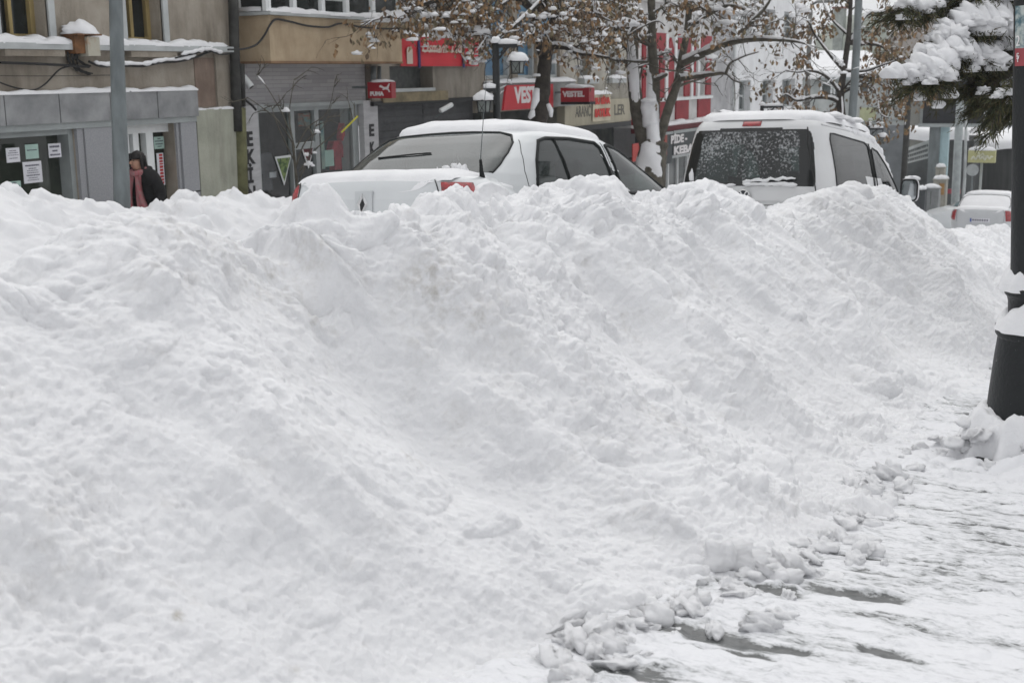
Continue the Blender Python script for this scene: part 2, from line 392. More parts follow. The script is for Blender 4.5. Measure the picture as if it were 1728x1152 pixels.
    P = P+N*d[..., None]
    # settle the crest onto the measured outline
    SK = np.array(SKY, float); wt = np.where(u > .8, 1.0, np.exp(-((u-.8)/.15)**2))
    for it in range(3):
        V = P-np.array(EYE); wv = V@np.array(FW); pu = CX+FPX*(V@np.array(RT))/wv; pv = CY-FPX*(V@np.array(UP))/wv
        k = np.argmin(pv+1e4*(u < .45), axis=1); r = np.arange(len(k)); tx = pu[r, k]; dz = (pv[r, k]-np.interp(tx, SK[:, 0], SK[:, 1]))*wv[r, k]/FPX
        dz = np.where((tx > -40) & (tx < 1600), np.clip(dz, -.25, .12), 0)*.8
        for _ in range(3): dz = np.convolve(np.pad(dz, 4, 'edge'), np.ones(9)/9, 'valid')
        P[..., 2] += dz[:, None]*wt
    # separate blocks thrown onto the crest
    for cx, cy, rx, ry, hh in ((-2.66,3.585,.16,.115,.105),(-2.60,4.63,.09,.085,.06),(-2.55,5.98,.17,.14,.05),(-2.45,4.2,.10,.09,.05)):
        e = ((P[..., 0]-cx)/rx)**2+((P[..., 1]-cy)/ry)**2
        e = np.abs(e*(1+.35*fbm(Q, 6, int(cy*10), 2))); P[..., 2] += hh*np.exp(-np.clip(e, 0, 9)**3)*(1+.2*fbm(Q, 12, int(cy*7), 2))
    # dirt: brown stains where the plough turned the road up, faint grey scrapes elsewhere; one dimple's shade is painted in
    dirt_shade = np.clip(fbm(Q, 2.6, 71, 3)-.36, 0, 1)*.42*sl
    streak = np.clip(vnoise(Yb*9+3*s, s*2.2, 0*s, 73)-.30, 0, 1)*.24*sl*np.clip(fbm(Q, .9, 75, 2)+.3, 0, 1)
    dirt_shade = dirt_shade+streak+np.clip(fbm(Q, 9, 77, 3)-.45, 0, 1)*.55*sl
    V = P-np.array(EYE); wv = V@np.array(FW); pu = CX+FPX*(V@np.array(RT))/wv; pv = CY-FPX*(V@np.array(UP))/wv
    for x, y, rx, ry, k in [(715,458,34,26,.55),(745,492,22,14,.7),(690,480,22,12,.4),(985,442,14,10,.5),(320,472,14,14,.6),(235,440,60,50,.16),(200,935,18,10,.5),(90,868,20,12,.3),
                            (300,1041,9,9,2.6),(1330,860,50,30,.22),(1100,900,60,40,.16),(760,748,14,9,.4),(1090,855,10,8,.5),(1015,745,8,7,.6),(860,640,9,9,.3),(505,745,60,30,.16),(20,660,26,14,.3),(640,890,30,14,.25),  # first spot of this row: shade of a snow dimple put into the colour
                            (420,1010,8,6,.6),(500,1128,9,7,.6),(610,1088,9,7,.6)]:
        dirt_shade = dirt_shade+k*np.exp(-((pu-x)/rx)**2-((pv-y)/ry)**2)
    o = npmesh('snow_bank', P, SNOWD, {'dirt_shade': np.clip(dirt_shade, 0, 1.6)})
    tag(o, 'high bank of ploughed snow along the pavement edge in front of the parked cars', 'snow bank', kind='structure')
build_bank()
FARB = [(0,1.0),(7.4,1.05),(7.78,1.05),(8.04,1.03),(8.38,.96),(8.74,.92),(9.04,.89),(9.24,.92),(9.45,.96),(9.88,1.05),(10.44,1.09),(10.92,1.03),(11.33,.96),(12.5,1.0),(14,.9),(16,1.05),(20,.95),(30,.8),(60,.5),(90,.3)]
def build_road():
    X = np.concatenate([np.linspace(-11.9, -9.6, 40), np.linspace(-9.55, -7.2, 190), np.linspace(-7.1, -3.0, 150)])[None, :]
    ys = [2.0]
    while ys[-1] < 70: ys.append(ys[-1]+.0042*ys[-1])
    Y = np.array(ys)[:, None]
    X_, Y_ = X+0*Y, Y+0*X
    h = np.where(X_ > -8.5, .27, -.15)+0*Y_
    k = np.exp(-np.abs((X_+8.5)/np.where(X_ > -8.5, .85, .45))**2.2)
    h = h+(smooth1(Y, FARB, .08)-h)*k
    Q = (X_, Y_, h)
    h = h+fbm(Q, 1.6, 7, 3)*.05*(.4+k)+fbm(Q, 7, 8, 3)*.02*(.5+k)+(lumps(X_, Y_, .3, 9, .45)*.5+lumps(X_+.2, Y_, .14, 10, .5)*.5+lumps(X_, Y_+.1, .07, 12, .5)*.5)*(.25+.9*k)
    rut = np.exp(-((X_+6.3)/.25)**2)+np.exp(-((X_+7.5)/.25)**2); h = h-.05*rut
    P = np.stack([X_, Y_, h-.1*Y_], -1)
    o = npmesh('road', P, SNOWD, {'dirt_shade': np.clip(fbm(Q, 2.2, 13, 3)-.45, 0, 1)*.3})
    tag(o, 'snow covered road with a ploughed ridge along its far side', 'road', kind='structure')
build_road()
def ice_mat():
    m, n, b = newmat('trodden snow and ice on stone paving')
    tc = n.nodes.new('ShaderNodeTexCoord')
    at_ = n.nodes.new('ShaderNodeAttribute'); at_.attribute_name = 'bare'
    mp = n.nodes.new('ShaderNodeMapping'); mp.inputs['Scale'].default_value = (3.2, 8, 1); mp.inputs['Rotation'].default_value = (0, 0, rad(4))
    n.links.new(tc.outputs['Object'], mp.inputs['Vector'])
    n1 = n.nodes.new('ShaderNodeTexNoise'); n1.inputs['Scale'].default_value = 2.4; n1.inputs['Detail'].default_value = 9; n1.inputs['Roughness'].default_value = .68
    n.links.new(mp.outputs[0], n1.inputs['Vector'])
    m2 = n.nodes.new('ShaderNodeMapping'); m2.inputs['Scale'].default_value = (14, 34, 1); n.links.new(tc.outputs['Object'], m2.inputs['Vector'])
    n2 = n.nodes.new('ShaderNodeTexNoise'); n2.inputs['Scale'].default_value = 1.6; n2.inputs['Detail'].default_value = 8; n2.inputs['Roughness'].default_value = .75
    n.links.new(m2.outputs[0], n2.inputs['Vector'])
    k1 = n.nodes.new('ShaderNodeMath'); k1.operation = 'MULTIPLY_ADD'; k1.inputs[1].default_value = .95; n.links.new(n1.outputs['Fac'], k1.inputs[0]); n.links.new(at_.outputs['Fac'], k1.inputs[2])
    k2 = n.nodes.new('ShaderNodeMath'); k2.operation = 'MULTIPLY_ADD'; k2.inputs[1].default_value = 1.5; n.links.new(n2.outputs['Fac'], k2.inputs[0]); n.links.new(k1.outputs[0], k2.inputs[2])
    ad = n.nodes.new('ShaderNodeMath'); ad.inputs[1].default_value = -.71; n.links.new(k2.outputs[0], ad.inputs[0])
    r = n.nodes.new('ShaderNodeValToRGB'); e = r.color_ramp.elements
    e[0].position = .42; e[0].color = (.70,.705,.725,1); e[1].position = .86; e[1].color = (.095,.099,.099,1)
    q = e.new(.58); q.color = (.58,.588,.605,1); q = e.new(.72); q.color = (.36,.37,.375,1); q = e.new(.78); q.color = (.13,.135,.135,1)
    n.links.new(ad.outputs[0], r.inputs[0]); n.links.new(r.outputs[0], b.inputs['Base Color'])
    rr = n.nodes.new('ShaderNodeMapRange'); rr.inputs[1].default_value = .5; rr.inputs[2].default_value = .85; rr.inputs[3].default_value = .55; rr.inputs[4].default_value = .28
    n.links.new(ad.outputs[0], rr.inputs[0]); n.links.new(rr.outputs[0], b.inputs['Roughness'])
    b.inputs['Specular IOR Level'].default_value = .4
    n3 = n.nodes.new('ShaderNodeTexNoise'); n3.inputs['Scale'].default_value = 45; n3.inputs['Detail'].default_value = 6
    n.links.new(tc.outputs['Object'], n3.inputs['Vector'])
    bp = n.nodes.new('ShaderNodeBump'); bp.inputs['Strength'].default_value = .35; bp.inputs['Distance'].default_value = .01
    n.links.new(n3.outputs['Fac'], bp.inputs['Height']); n.links.new(bp.outputs[0], b.inputs['Normal'])
    return m
ICE = ice_mat()
def build_pavement():
    X = np.concatenate([np.linspace(-1.75, 1.2, 420), np.linspace(1.25, 5, 60)])[None, :]
    ys = [.6]
    while ys[-1] < 70: ys.append(ys[-1]+.0026*ys[-1])
    Y = np.array(ys)[:, None]; X_, Y_ = X+0*Y, Y+0*X
    bare = np.full_like(X_, -.05)
    bare = bare+fbm((X_*.35, Y_*1.6, 0*X_), 1.0, 81, 3)*.17+fbm((X_*2.5, Y_*9, 0*X_), 1.0, 82, 4)*.10
    RAG = fbm((X_*6, Y_*16, 0*X_), 1.0, 89, 4)
    for px, py, lx, ly, k in [(1450,1010,.17,.045,.62),(1290,1000,.13,.035,.6),(1170,1068,.17,.05,.5),(1225,1090,.13,.04,.42),(1450,943,.33,.011,.5),(1600,956,.12,.02,.35),(1640,831,.20,.013,.6),(1660,800,.2,.012,.42),
                              (1290,1052,.05,.03,.55),(1335,1102,.05,.03,.6),(1490,1104,.07,.03,.6),(1520,1116,.07,.02,.5),(1225,1104,.14,.012,.5),(1070,1140,.14,.05,.45),(1640,703,.6,.02,.34),(1590,728,.6,.018,.36),(1500,1180,.1,.03,.5),
                              (1560,862,.25,.02,.32),(1690,895,.2,.016,.36),(1670,890,.1,.02,.3),(1500,880,.25,.014,.3),(1380,1092,.12,.03,.2),(1560,1060,.25,.05,.16),(1620,975,.14,.03,.25),(1700,1090,.2,.04,.2),(1480,970,.1,.02,.22),(1330,1030,.1,.03,.2)]:
        c = gnd(px, py)
        e = np.sqrt(((X_-c.x)/lx)**4+((Y_-c.y-.04*(X_-c.x))/ly)**4)
        e = e*(1+.45*RAG); bare = bare+k*.8*np.exp(-np.clip(e, 0, 50)**3)
    joint = np.exp(-((((Y_-.04*X_+.1)/.62) % 1.0-.5)*.62/.012)**2)
    bare = bare+joint*np.clip(.05+.5*fbm((X_, Y_*.5, 0*X_), 1.3, 83, 2), 0, .35)
    h = .010-.011*np.clip(bare*2.2, 0, 1)+fbm((X_*.7, Y_*1.2, 0*X_), 4, 85, 3)*.0055+fbm((X_, Y_, 0*X_), 18, 87, 2)*.0035
    h = h+(lumps(X_, Y_, .09, 88, .25)*.28+lumps(X_, Y_, .045, 90, .3)*.35+lumps(X_, Y_, .2, 96, .10)*.2)*np.clip(1-bare*3, 0, 1)
    edge = np.exp(-((X_+1.15)/.25)**2); h = h+edge*(lumps(X_, Y_, .12, 91, .45)*.3+lumps(X_, Y_, .05, 92, .5)*.45)
    ring = np.exp(-(((X_+.18)/.55)**2+((Y_-6.0)/.5)**2)); h = h+ring*(.03+.07*fbm((X_, Y_, 0*X_), 4, 93, 3)+lumps(X_, Y_, .16, 94, .7)*.7+lumps(X_, Y_, .07, 95, .6)*.5); bare = bare-ring*.6
    P = np.stack([X_, Y_, h-.1*Y_], -1)
    o = npmesh('pavement', P, ICE, {'bare': bare})
    tag(o, 'stone pavement under trodden snow and ice with bare scraped patches', 'pavement', kind='structure')
build_pavement()
m = MB()
for i in range(1): m.quad((-160,-40,3.7),(120,-40,3.7),(120,400,-40.3),(-160,400,-40.3))
tag(m.build('ground', SNOW), 'snowy ground falling away down the street', 'ground', kind='structure')

# loose clods at the foot of the bank: individuals, six shapes copied
def clod_mesh(seed):
    rnd = random.Random(seed); mb = MB(); mb.blob((0,0,0), 1, rnd.uniform(.7,1), rnd.uniform(.6,.85), seed, .28, 22, 14, -.7)
    o = mb.build('snow_clod', SNOW, smooth=True); P = np.array([v.co for v in o.data.vertices])
    d = fbm((P[:,0]+seed, P[:,1], P[:,2]), 2.2, seed, 3)*.14+fbm((P[:,0]+seed, P[:,1], P[:,2]), 7, seed+3, 2)*.04
    P = P*(1+d[:, None]); o.data.vertices.foreach_set('co', P.reshape(-1)); o.data.update()
    me = o.data; bpy.data.objects.remove(o); return me
CLODS = [clod_mesh(s) for s in (3, 8, 15, 21, 34, 55)]
CG = 'snow clods fallen from the bank'
rnd = random.Random(4)
big = [(1232,940,54,38,'largest rounded snow block resting at the foot of the bank'),(1325,948,40,28,'rounded snow block just right of the largest one at the bank foot'),(1010,1062,42,26,'flat topped snow block at the bank foot beside the long bare strip'),
       (1500,798,30,22,'snow block at the far end of the bank foot'),(1205,1062,22,15,'small smooth snow lump lying on the bare dark strip'),(1160,1022,38,16,'long flat slab of snow lying at the bank foot'),
       (1440,947,17,12,'small snow lump sitting on the thin dark joint, left of two'),(1492,951,10,10,'tiny snow lump sitting on the thin dark joint, right of two'),(1525,820,26,14,'low snow lump in front of the far block'),(1450,912,30,12,'flat snow plate lying on the trodden pavement')]
for px, py, rx, rz, lb in big:
    p = gnd(px, py+rz*.7); D = (p-EYE).dot(FW); s_ = rx/FPX*D
    o = bpy.data.objects.new('snow_clod', CLODS[rnd.randrange(6)]); COL.objects.link(o)
    o.location = p+Vector((0,0,rz/FPX*D*.55)); o.scale = (s_, s_*.8, rz/FPX*D*1.15); o.rotation_euler = (rnd.uniform(-.2,.2), rnd.uniform(-.2,.2), rnd.uniform(0,6.3))
    tag(o, lb, 'snow clod', CG)
for i in range(150):
    px = rnd.uniform(930, 1690); t = (px-930)/760
    base = np.interp(px, [930,1050,1130,1200,1330,1400,1480,1520,1640,1690], [1090,1050,1020,985,955,890,830,780,715,690])
    py = base+rnd.gauss(0, 18)+abs(rnd.gauss(0, 16 if i % 3 else 60)); p = gnd(px, py)
    s_ = .018+.035*rnd.random()**2.2
    o = bpy.data.objects.new('snow_clod', CLODS[rnd.randrange(6)]); COL.objects.link(o)
    o.location = p+Vector((0,0,s_*.35)); o.scale = (s_*rnd.uniform(.9,1.5), s_*rnd.uniform(.8,1.1), s_*rnd.uniform(.6,1)); o.rotation_euler = (rnd.uniform(-.4,.4), rnd.uniform(-.4,.4), rnd.uniform(0,6.3))
    tag(o, 'small loose white snow clod scattered along the foot of the bank', 'snow clod', CG)
# ================================================================== BUILDINGS ACROSS THE STREET
def FP(px, py, X):
    p = onX(px, py, X); return p.y, p.z
def facade(mb, X, y0, y1, z0, z1, holes=(), dep=.2, back=None):
    ys = sorted({y0, y1, *[h[0] for h in holes], *[h[1] for h in holes]}); zs = sorted({z0, z1, *[h[2] for h in holes], *[h[3] for h in holes]})
    for a, b in zip(ys, ys[1:]):
        for c, d in zip(zs, zs[1:]):
            if any(h[0] <= a and b <= h[1] and h[2] <= c and d <= h[3] for h in holes): continue
            mb.quad((X,a,c),(X,b,c),(X,b,d),(X,a,d))
    for a, b, c, d in holes:
        x = X-dep
        mb.quad((x,a,c),(X,a,c),(X,a,d),(x,a,d)); mb.quad((X,b,c),(x,b,c),(x,b,d),(X,b,d))
        mb.quad((x,a,c),(x,b,c),(X,b,c),(X,a,c)); mb.quad((X,a,d),(X,b,d),(x,b,d),(x,a,d))
    if back is not None:                                   # the rest of the block
        B = back; t = z1
        mb.quad((B,y0,z0),(X,y0,z0),(X,y0,t),(B,y0,t)); mb.quad((X,y1,z0),(B,y1,z0),(B,y1,t),(X,y1,t))
        mb.quad((B,y1,z0),(B,y0,z0),(B,y0,t),(B,y1,t)); mb.quad((X,y0,t),(X,y1,t),(B,y1,t),(B,y0,t))
def window(par, X, y0, y1, z0, z1, fm, gm, nv=0, nh=0, fw=.05, th=.06, name='window', pane='pane', zs=()):
    m = MB(); x0, x1 = X-.01, X+th
    m.box(x0,x1,y0,y0+fw,z0,z1); m.box(x0,x1,y1-fw,y1,z0,z1); m.box(x0,x1-.004,y0+fw,y1-fw,z0,z0+fw); m.box(x0,x1-.004,y0+fw,y1-fw,z1-fw,z1)
    for i in range(nv):
        c = y0+(y1-y0)*(i+1)/(nv+1); m.box(x0,x1-.008,c-fw*.4,c+fw*.4,z0+fw,z1-fw)
    for z in zs or [z0+(z1-z0)*(i+1)/(nh+1) for i in range(nh)]: m.box(x0,x1-.012,y0+fw,y1-fw,z-fw*.35,z+fw*.35)
    f = m.build(name, fm, par)
    g = MB(); g.box(X-.03,X-.012,y0,y1,z0,z1); g.build(pane, gm, f)
    return f
def ledge_snow(mb, x0, x1, y0, y1, z, t, seed=0, step=.05, ends=True):
    rnd = random.Random(seed); n = max(4, int((y1-y0)/step)); ph = [rnd.uniform(0, 6.3) for _ in range(5)]
    rows = []
    for i in range(n+1):
        y = y0+(y1-y0)*i/n
        k = t*(1+.28*math.sin(y*3.1+ph[0])+.2*math.sin(y*8.3+ph[1])+.16*math.sin(y*17+ph[2])+.12*rnd.uniform(-1,1))
        k = max(k, t*.35)
        if ends: e = min(1, min(i, n-i)/2.); k *= math.sqrt(max(e, .02))
        o = .02*math.sin(y*6+ph[3])+.01*rnd.uniform(-1,1); xf = x1+.012+o*.5; xm = (x0+x1)/2
        rows.append([(x0,y,z-.004),(x0,y,z+k*.9),(xm,y,z+k),(xf-.25*(x1-x0),y,z+k*.93),(xf,y,z+k*.5),(xf,y,z-.012)])
    mb.grid(rows)
    return mb
def wallmat(name, c, c2, streak=.25, rough=.85, scale=1.6, stain=.65):
    """plaster with large blotches, fine grain and rain streaks"""
    m = mat(name, tuple(x*.9 for x in c), rough, col2=c2, scale=scale, bump=.35, bscale=30, lo=.36, hi=.64)
    n = m.node_tree; b = n.nodes['Principled BSDF']
    src = b.inputs['Base Color'].links[0].from_socket
    tc = [x for x in n.nodes if x.type == 'TEX_COORD'][0]
    mp = n.nodes.new('ShaderNodeMapping'); mp.inputs['Scale'].default_value = (2.6, 2.6, .55); n.links.new(tc.outputs['Object'], mp.inputs['Vector'])
    no = n.nodes.new('ShaderNodeTexNoise'); no.inputs['Scale'].default_value = 1.6; no.inputs['Detail'].default_value = 7; no.inputs['Roughness'].default_value = .65
    n.links.new(mp.outputs[0], no.inputs['Vector'])
    r = n.nodes.new('ShaderNodeMapRange'); r.inputs[1].default_value = .48; r.inputs[2].default_value = .75; r.inputs[3].default_value = 0; r.inputs[4].default_value = stain
    n.links.new(no.outputs['Fac'], r.inputs[0])
    mx = n.nodes.new('ShaderNodeMix'); mx.data_type = 'RGBA'; mx.blend_type = 'MULTIPLY'; mx.inputs[7].default_value = (.42,.40,.37,1)
    n.links.new(r.outputs[0], mx.inputs[0]); n.links.new(src, mx.inputs[6]); n.links.new(mx.outputs[2], b.inputs['Base Color'])
    return m
BEIGE = wallmat('dirty beige render', (.275,.24,.195), (.35,.315,.265))
TANBAY = wallmat('tan painted bay', (.42,.32,.21), (.52,.415,.285), stain=.4)
MARBLE = mat('grey stone cladding', (.17,.175,.18), .45, scale=3.2, col2=(.31,.315,.32), bump=.1, lo=.3, hi=.7)
PANEL = mat('light grey speckled panel', (.30,.305,.32), .5, .12, 60, spec=.4)
GREENW = wallmat('pale green lower wall', (.32,.33,.27), (.39,.395,.33), stain=.5)
TRIMG = mat('grey white window trim', (.42,.44,.44), .6, .12, 3)
ALU = mat('grey aluminium frame', (.30,.325,.325), .4, .1, spec=.5)
OLDWOOD = mat('weathered yellow wood', (.30,.23,.10), .7, .35, 5, sq=(1,1,.2))
PAPERW = mat('white paper', (.66,.66,.70), .7, .05); PAPERG = mat('pale green paper', (.36,.50,.45), .7, .08)
INK = mat('grey ink', (.10,.10,.13), .8, .1)
CABLE = mat('black cable', (.02,.02,.02), .6, .2)
FACADE_G = 'row of buildings across the street'

# ---- 1: old beige house with a shop at its foot
XA = -12.2
b1 = thing('beige_house', (XA, 11.5, -1.3), 'old beige house on the far left with grey stone fascia over its shopfront', 'building', FACADE_G)
m = MB(); holes = [(8.6,9.4,1.70,4.2),(10.86,11.60,1.70,4.2),(12.92,13.62,1.70,4.2),(8.0,11.86,-1.2,.62),(12.56,13.70,-1.45,.62)]
facade(m, XA, 7.0, 14.98, -2.4, 5.6, holes, .28, -22); m.build('wall', BEIGE, b1)
GLB = mat('dim greenish shop glass', (.018,.022,.018), .06, scale=.9, col2=(.055,.065,.050), spec=.5)
for y0, y1 in ((8.6,9.4),(10.86,11.60),(12.92,13.62)):
    window(b1, XA-.26, y0, y1, 1.70, 4.2, OLDWOOD, DKGLASS, 1, 0, .07, .05)
    m = MB(); m.box(XA-.02,XA+.03,y0-.10,y0,1.70,4.2); m.box(XA-.02,XA+.03,y1,y1+.10,1.70,4.2); m.build('window_trim', TRIMG, b1)
    m = MB(); m.box(XA-.05,XA+.14,y0-.08,y1+.1,1.50,1.578); m.build('window_apron', BEIGE, b1)
m = MB(); m.box(XA-.05,XA+.16,7.0,14.9,1.58,1.655); m.build('sill_band', TRIMG, b1)
m = MB(); ledge_snow(m, XA-.02, XA+.15, 7.0, 14.45, 1.655, .075, 1); ledge_snow(m, XA-.02, XA+.06, 14.45, 14.9, 1.65, .05, 2)
for y0, y1 in ((10.86,11.60),(12.92,13.62)): ledge_snow(m, XA-.2, XA+.02, y0+.05, y1-.05, 1.702, .05, int(y0*7))
m.build('snow', SNOW, b1, True)
m = MB(); js = [7.0, 8.0, 8.95, 9.85, 10.72, 11.56, 12.42, 13.29, 14.11]
for a, b in zip(js, js[1:]): m.box(XA-.02, XA+.12, a+.008, b-.008, .70, 1.065)
m.build('fascia', MARBLE, b1)
m = MB(); ledge_snow(m, XA, XA+.12, 7.0, 14.1, 1.065, .045, 3); m.build('fascia_snow', SNOW, b1, True)
m = MB(); m.box(XA-.04,XA+.08,8.0,14.1,.62,.698); m.build('fascia_underside', ALU, b1)
window(b1, XA-.20, 8.0, 11.86, -1.2, .62, ALU, GLB, 0, 0, .07, .18, 'shop_window')
m = MB(); m.box(XA-.05,XA+.07,11.98,12.52,-1.6,.618); m.box(XA-.05,XA+.05,11.87,11.97,-1.6,.618); m.build('pilaster', PANEL, b1)
m = MB(); m.box(XA-.05,XA+.07,13.77,14.09,-1.7,.618); m.box(XA-.05,XA+.04,13.71,13.76,-1.7,.618); m.build('pilaster', PANEL, b1)
m = MB(); m.box(XA+.066,XA+.074,11.98,12.52,-.365,-.345); m.box(XA+.066,XA+.074,13.77,14.09,-.36,-.34); m.build('pilaster_joint', BLACK, b1)
def hpx(px, py=230): return FP(px, py, XA-.1)[0]
dr = MB(); x0, x1 = XA-.2, XA-.1
edges = [(hpx(214),hpx(217)),(hpx(224),hpx(233.5)),(hpx(246),hpx(258)),(hpx(285),hpx(291))]
for a, b in edges: dr.box(x0, x1, a, b, -1.45, .55)
dr.box(x0, x1, hpx(200), hpx(214), -1.45, .55); dr.box(x0+.003, x1+.003, hpx(200), hpx(291), .50, .62); dr.box(x0+.004,x1-.004,hpx(214),hpx(258),-1.45,-1.1)
d = dr.build('door', WHITEP, b1)
m = MB(); m.box(XA-.215,XA-.202,12.56,13.7,-1.45,.6); m.build('door_glass', GLB, d)
m = MB(); m.bar((XA-.07,hpx(229),-.25),(XA-.07,hpx(229),-.45),.02,.03); m.build('handle', BLACK, d)
m = MB(); m.box(XA-.04,XA+.07,14.11,14.97,-2.3,.785); m.build('plinth', GREENW, b1)
m = MB(); ledge_snow(m, XA-.01, XA+.065, 14.12, 14.94, .785, .028, 5); m.build('plinth_snow', SNOW, b1, True)
# rust and repair patch
m = MB(); m.box(XA-.01, XA+.012, 14.2, 14.62, .82, 1.5); m.build('bare_patch', wallmat('bare reddish render', (.20,.145,.115), (.26,.20,.16)), b1)
m = MB(); m.tube([(XA+.03,14.64,.8),(XA+.03,14.64,1.55)], .015); m.build('wall_pipe', BEIGE, b1)
def notice(px0, py0, px1, py1, X, pm, label, lines, red=False, par=None):
    y0, z1 = FP(px0, py0, X); y1, z0 = FP(px1, py1, X)
    m = MB(); m.box(X-.004, X, y0, y1, z0, z1); o = m.build('paper_notice', pm)
    tag(o, label, 'notice', 'notices stuck inside the shop windows')
    m = MB(); h = z1-z0; w_ = y1-y0; rnd = random.Random(int(px0))
    for i, (f, l, t) in enumerate(lines):
        zz = z1-h*f; c = (y0+y1)/2; y = c-w_*l/2
        while y < c+w_*l/2-.004:
            k = rnd.uniform(.012,.03); m.box(X, X+.002, y, min(y+k, c+w_*l/2), zz-h*t/2, zz+h*t/2); y += k+.006
    l = m.build('lettering', INK, o, local=True)
    return o
XG = XA-.012
notice(9.5,250.5,34.5,273, XG, PAPERW, 'white notice with fine print, leftmost in the dark shop window', [(.2,.5,.05),(.35,.7,.05),(.5,.8,.04),(.72,.6,.05)])
notice(42,244.5,66,267, XG, PAPERG, 'pale green notice in the top row between two white ones', [(.4,.75,.07)])
notice(81,243,104,265, XG, PAPERW, 'white notice with three bold lines, right of the green one', [(.22,.8,.14),(.52,.4,.12),(.8,.8,.12)])
notice(38,274,72.5,307, XG, PAPERW, 'largest white notice, hung crooked in the middle of the window', [(.18,.75,.07),(.32,.4,.04),(.42,.6,.03),(.52,.6,.03),(.64,.7,.05),(.76,.5,.03),(.86,.6,.03)])
notice(13,307,37,330, XG, PAPERG, 'pale green notice at the bottom of the shop window', [(.12,.3,.1),(.34,.85,.1),(.62,.8,.12)])
notice(259.5,231.5,277.5,250.5, XA-.14, PAPERG, 'pale green notice in the glass beside the white door', [(.16,.3,.1),(.36,.8,.1),(.6,.75,.1),(.8,.4,.08)])
yv, zv = FP(271, 285, XA-.14)
m = MB(); y0, z1 = FP(264, 259, XA-.14); y1, z0 = FP(279, 312, XA-.14); m.box(XA-.144, XA-.14, y0, y1, z0, z1); o = m.build('door_sticker', PAPERW)
tag(o, 'tall white sticker with red upright lettering, low on the door glass', 'sticker')
REDINK = mat('red ink', (.45,.03,.03), .6, .1)
m = MB(); zz = z0+.02; rnd = random.Random(5)
while zz < z1-.03:
    k = rnd.uniform(.02,.035); m.box(XA-.14, XA-.138, y0+.045, y1-.02, zz, zz+k); m.box(XA-.138, XA-.137, y0+.065, y1-.035, zz+.006, zz+k-.008); zz += k+.012
m.build('lettering', REDINK, o, local=True)
# lamp-like junction box with snow cap
p = onX(149, 82, XA+.15)
jb = thing('junction_box', p, 'rusty cream electric box on the beige wall, wearing a snow cap', 'electric box')
RUST = mat('rusty cream enamel', (.42,.40,.33), .6, scale=5, col2=(.34,.14,.04), bump=.15, lo=.52, hi=.72)
BROWN = mat('brown rust', (.16,.075,.03), .7, .35, 9)
m = MB(); y0, z1 = FP(143, 63, XA+.2); y1, z0 = FP(166, 95, XA+.2); m.box(XA+.0, XA+.24, y0, y1, z0, z1); m.build('housing', RUST, jb)
m = MB(); m.box(XA, XA+.2, y0-.17, y0-.005, z0+.03, z1+.02); m.build('side_box', BROWN, jb)
m = MB(); m.box(XA-.02, XA+.27, y0-.19, y1+.02, z1+.021, z1+.04); m.build('lid', BROWN, jb)
m = MB(); m.blob((XA+.12, (y0-.17+y1)/2, z1+.045), .17, .27, .16, 5, .12, 20, 12, -.05); m.build('snow', SNOW, jb, True)
m = MB(); rnd = random.Random(2)
for i in range(7):
    a = (XA+.08+rnd.uniform(-.05,.08), y0-.12+rnd.uniform(-.08,.1), z0+.05); pts = [a]
    c = (XA+.06, y0-.25+rnd.uniform(-.05,.2), z0-.06-rnd.random()*.12); e = (XA+.05, y0+rnd.uniform(-.1,.25), z0-.18-rnd.random()*.06)
    pts = [Vector(a)*(1-t)**2+Vector(c)*2*t*(1-t)+Vector(e)*t*t for t in [i/8 for i in range(9)]]; m.tube(pts, .010, 6)
for i in range(3):
    pts = [onX(x+i*1.5, y, XA+.08) for x, y in ((139,52),(132,68),(124,84),(127,100),(140,108),(150,112))]; m.tube(pts, .011, 6)
m.build('wire_bundle', CABLE, jb)
def cable(pxs, X, r, label, snow=None, name='overhead_cable', grp='cables strung along the facades'):
    P = [onX(x, y, X+(k[0] if k else 0)) for x, y, *k in pxs]
    Q = []
    for i in range(len(P)-1):
        a, b, c, d = P[max(i-1,0)], P[i], P[i+1], P[min(i+2, len(P)-1)]
        for t in np.linspace(0, 1, 6, endpoint=False):
            Q.append(.5*((2*b)+(c-a)*t+(2*a-5*b+4*c-d)*t*t+(3*b-a-3*c+d)*t**3))
    Q.append(P[-1])
    m = MB(); m.tube(Q, r, 6); o = m.build(name, CABLE); tag(o, label, 'cable', grp)
    if snow:
        m = MB(); rnd = random.Random(len(Q))
        S = [q for q in Q if (onX_px(q) >= snow[0] and onX_px(q) <= snow[1])]
        if len(S) > 2: m.tube([q+Vector((.01,0,r+.018+.008*rnd.uniform(-1,1))) for q in S], [.008]+[.03*rnd.uniform(.6,1.25) for _ in S[2:]]+[.008], 7); m.build('snow', SNOW, o, True, local=True)
    return o
def onX_px(p):
    d = p-EYE; return CX+FPX*d.dot(RT)/d.dot(FW)
cable([(0,106),(60,108),(120,111),(150,113)], XA+.1, .018, 'thick black cable running from the left edge to the junction box', (0,8))
cable([(-4,138),(25,148),(55,152),(75,143),(100,118),(118,112)], XA+.06, .010, 'thin black cable sagging under the thick one on the beige wall')
cable([(0,128),(80,128.5),(190,127)], XA+.04, .004, 'hair thin wire across the beige wall above the fascia')
cable([(150,104),(170,112),(200,111),(240,112),(270,106),(300,104),(330,97),(352,88),(385,80)], XA+.14, .016, 'snow laden cable bundle from the junction box to the downpipes', (158,332))
cable([(296,98),(330,90),(352,86),(372,92),(390,90)], XA+.18, .012, 'short cable end with a thick snow roll near the downpipes', (300,378))
cable([(385,84),(410,83),(432,76),(446,60),(456,42),(466,33),(490,37),(520,44),(553,46),(575,40),(610,46),(660,49),(690,45)], -11.86, .016, 'cable looping around the corner of the tan bay and along it')
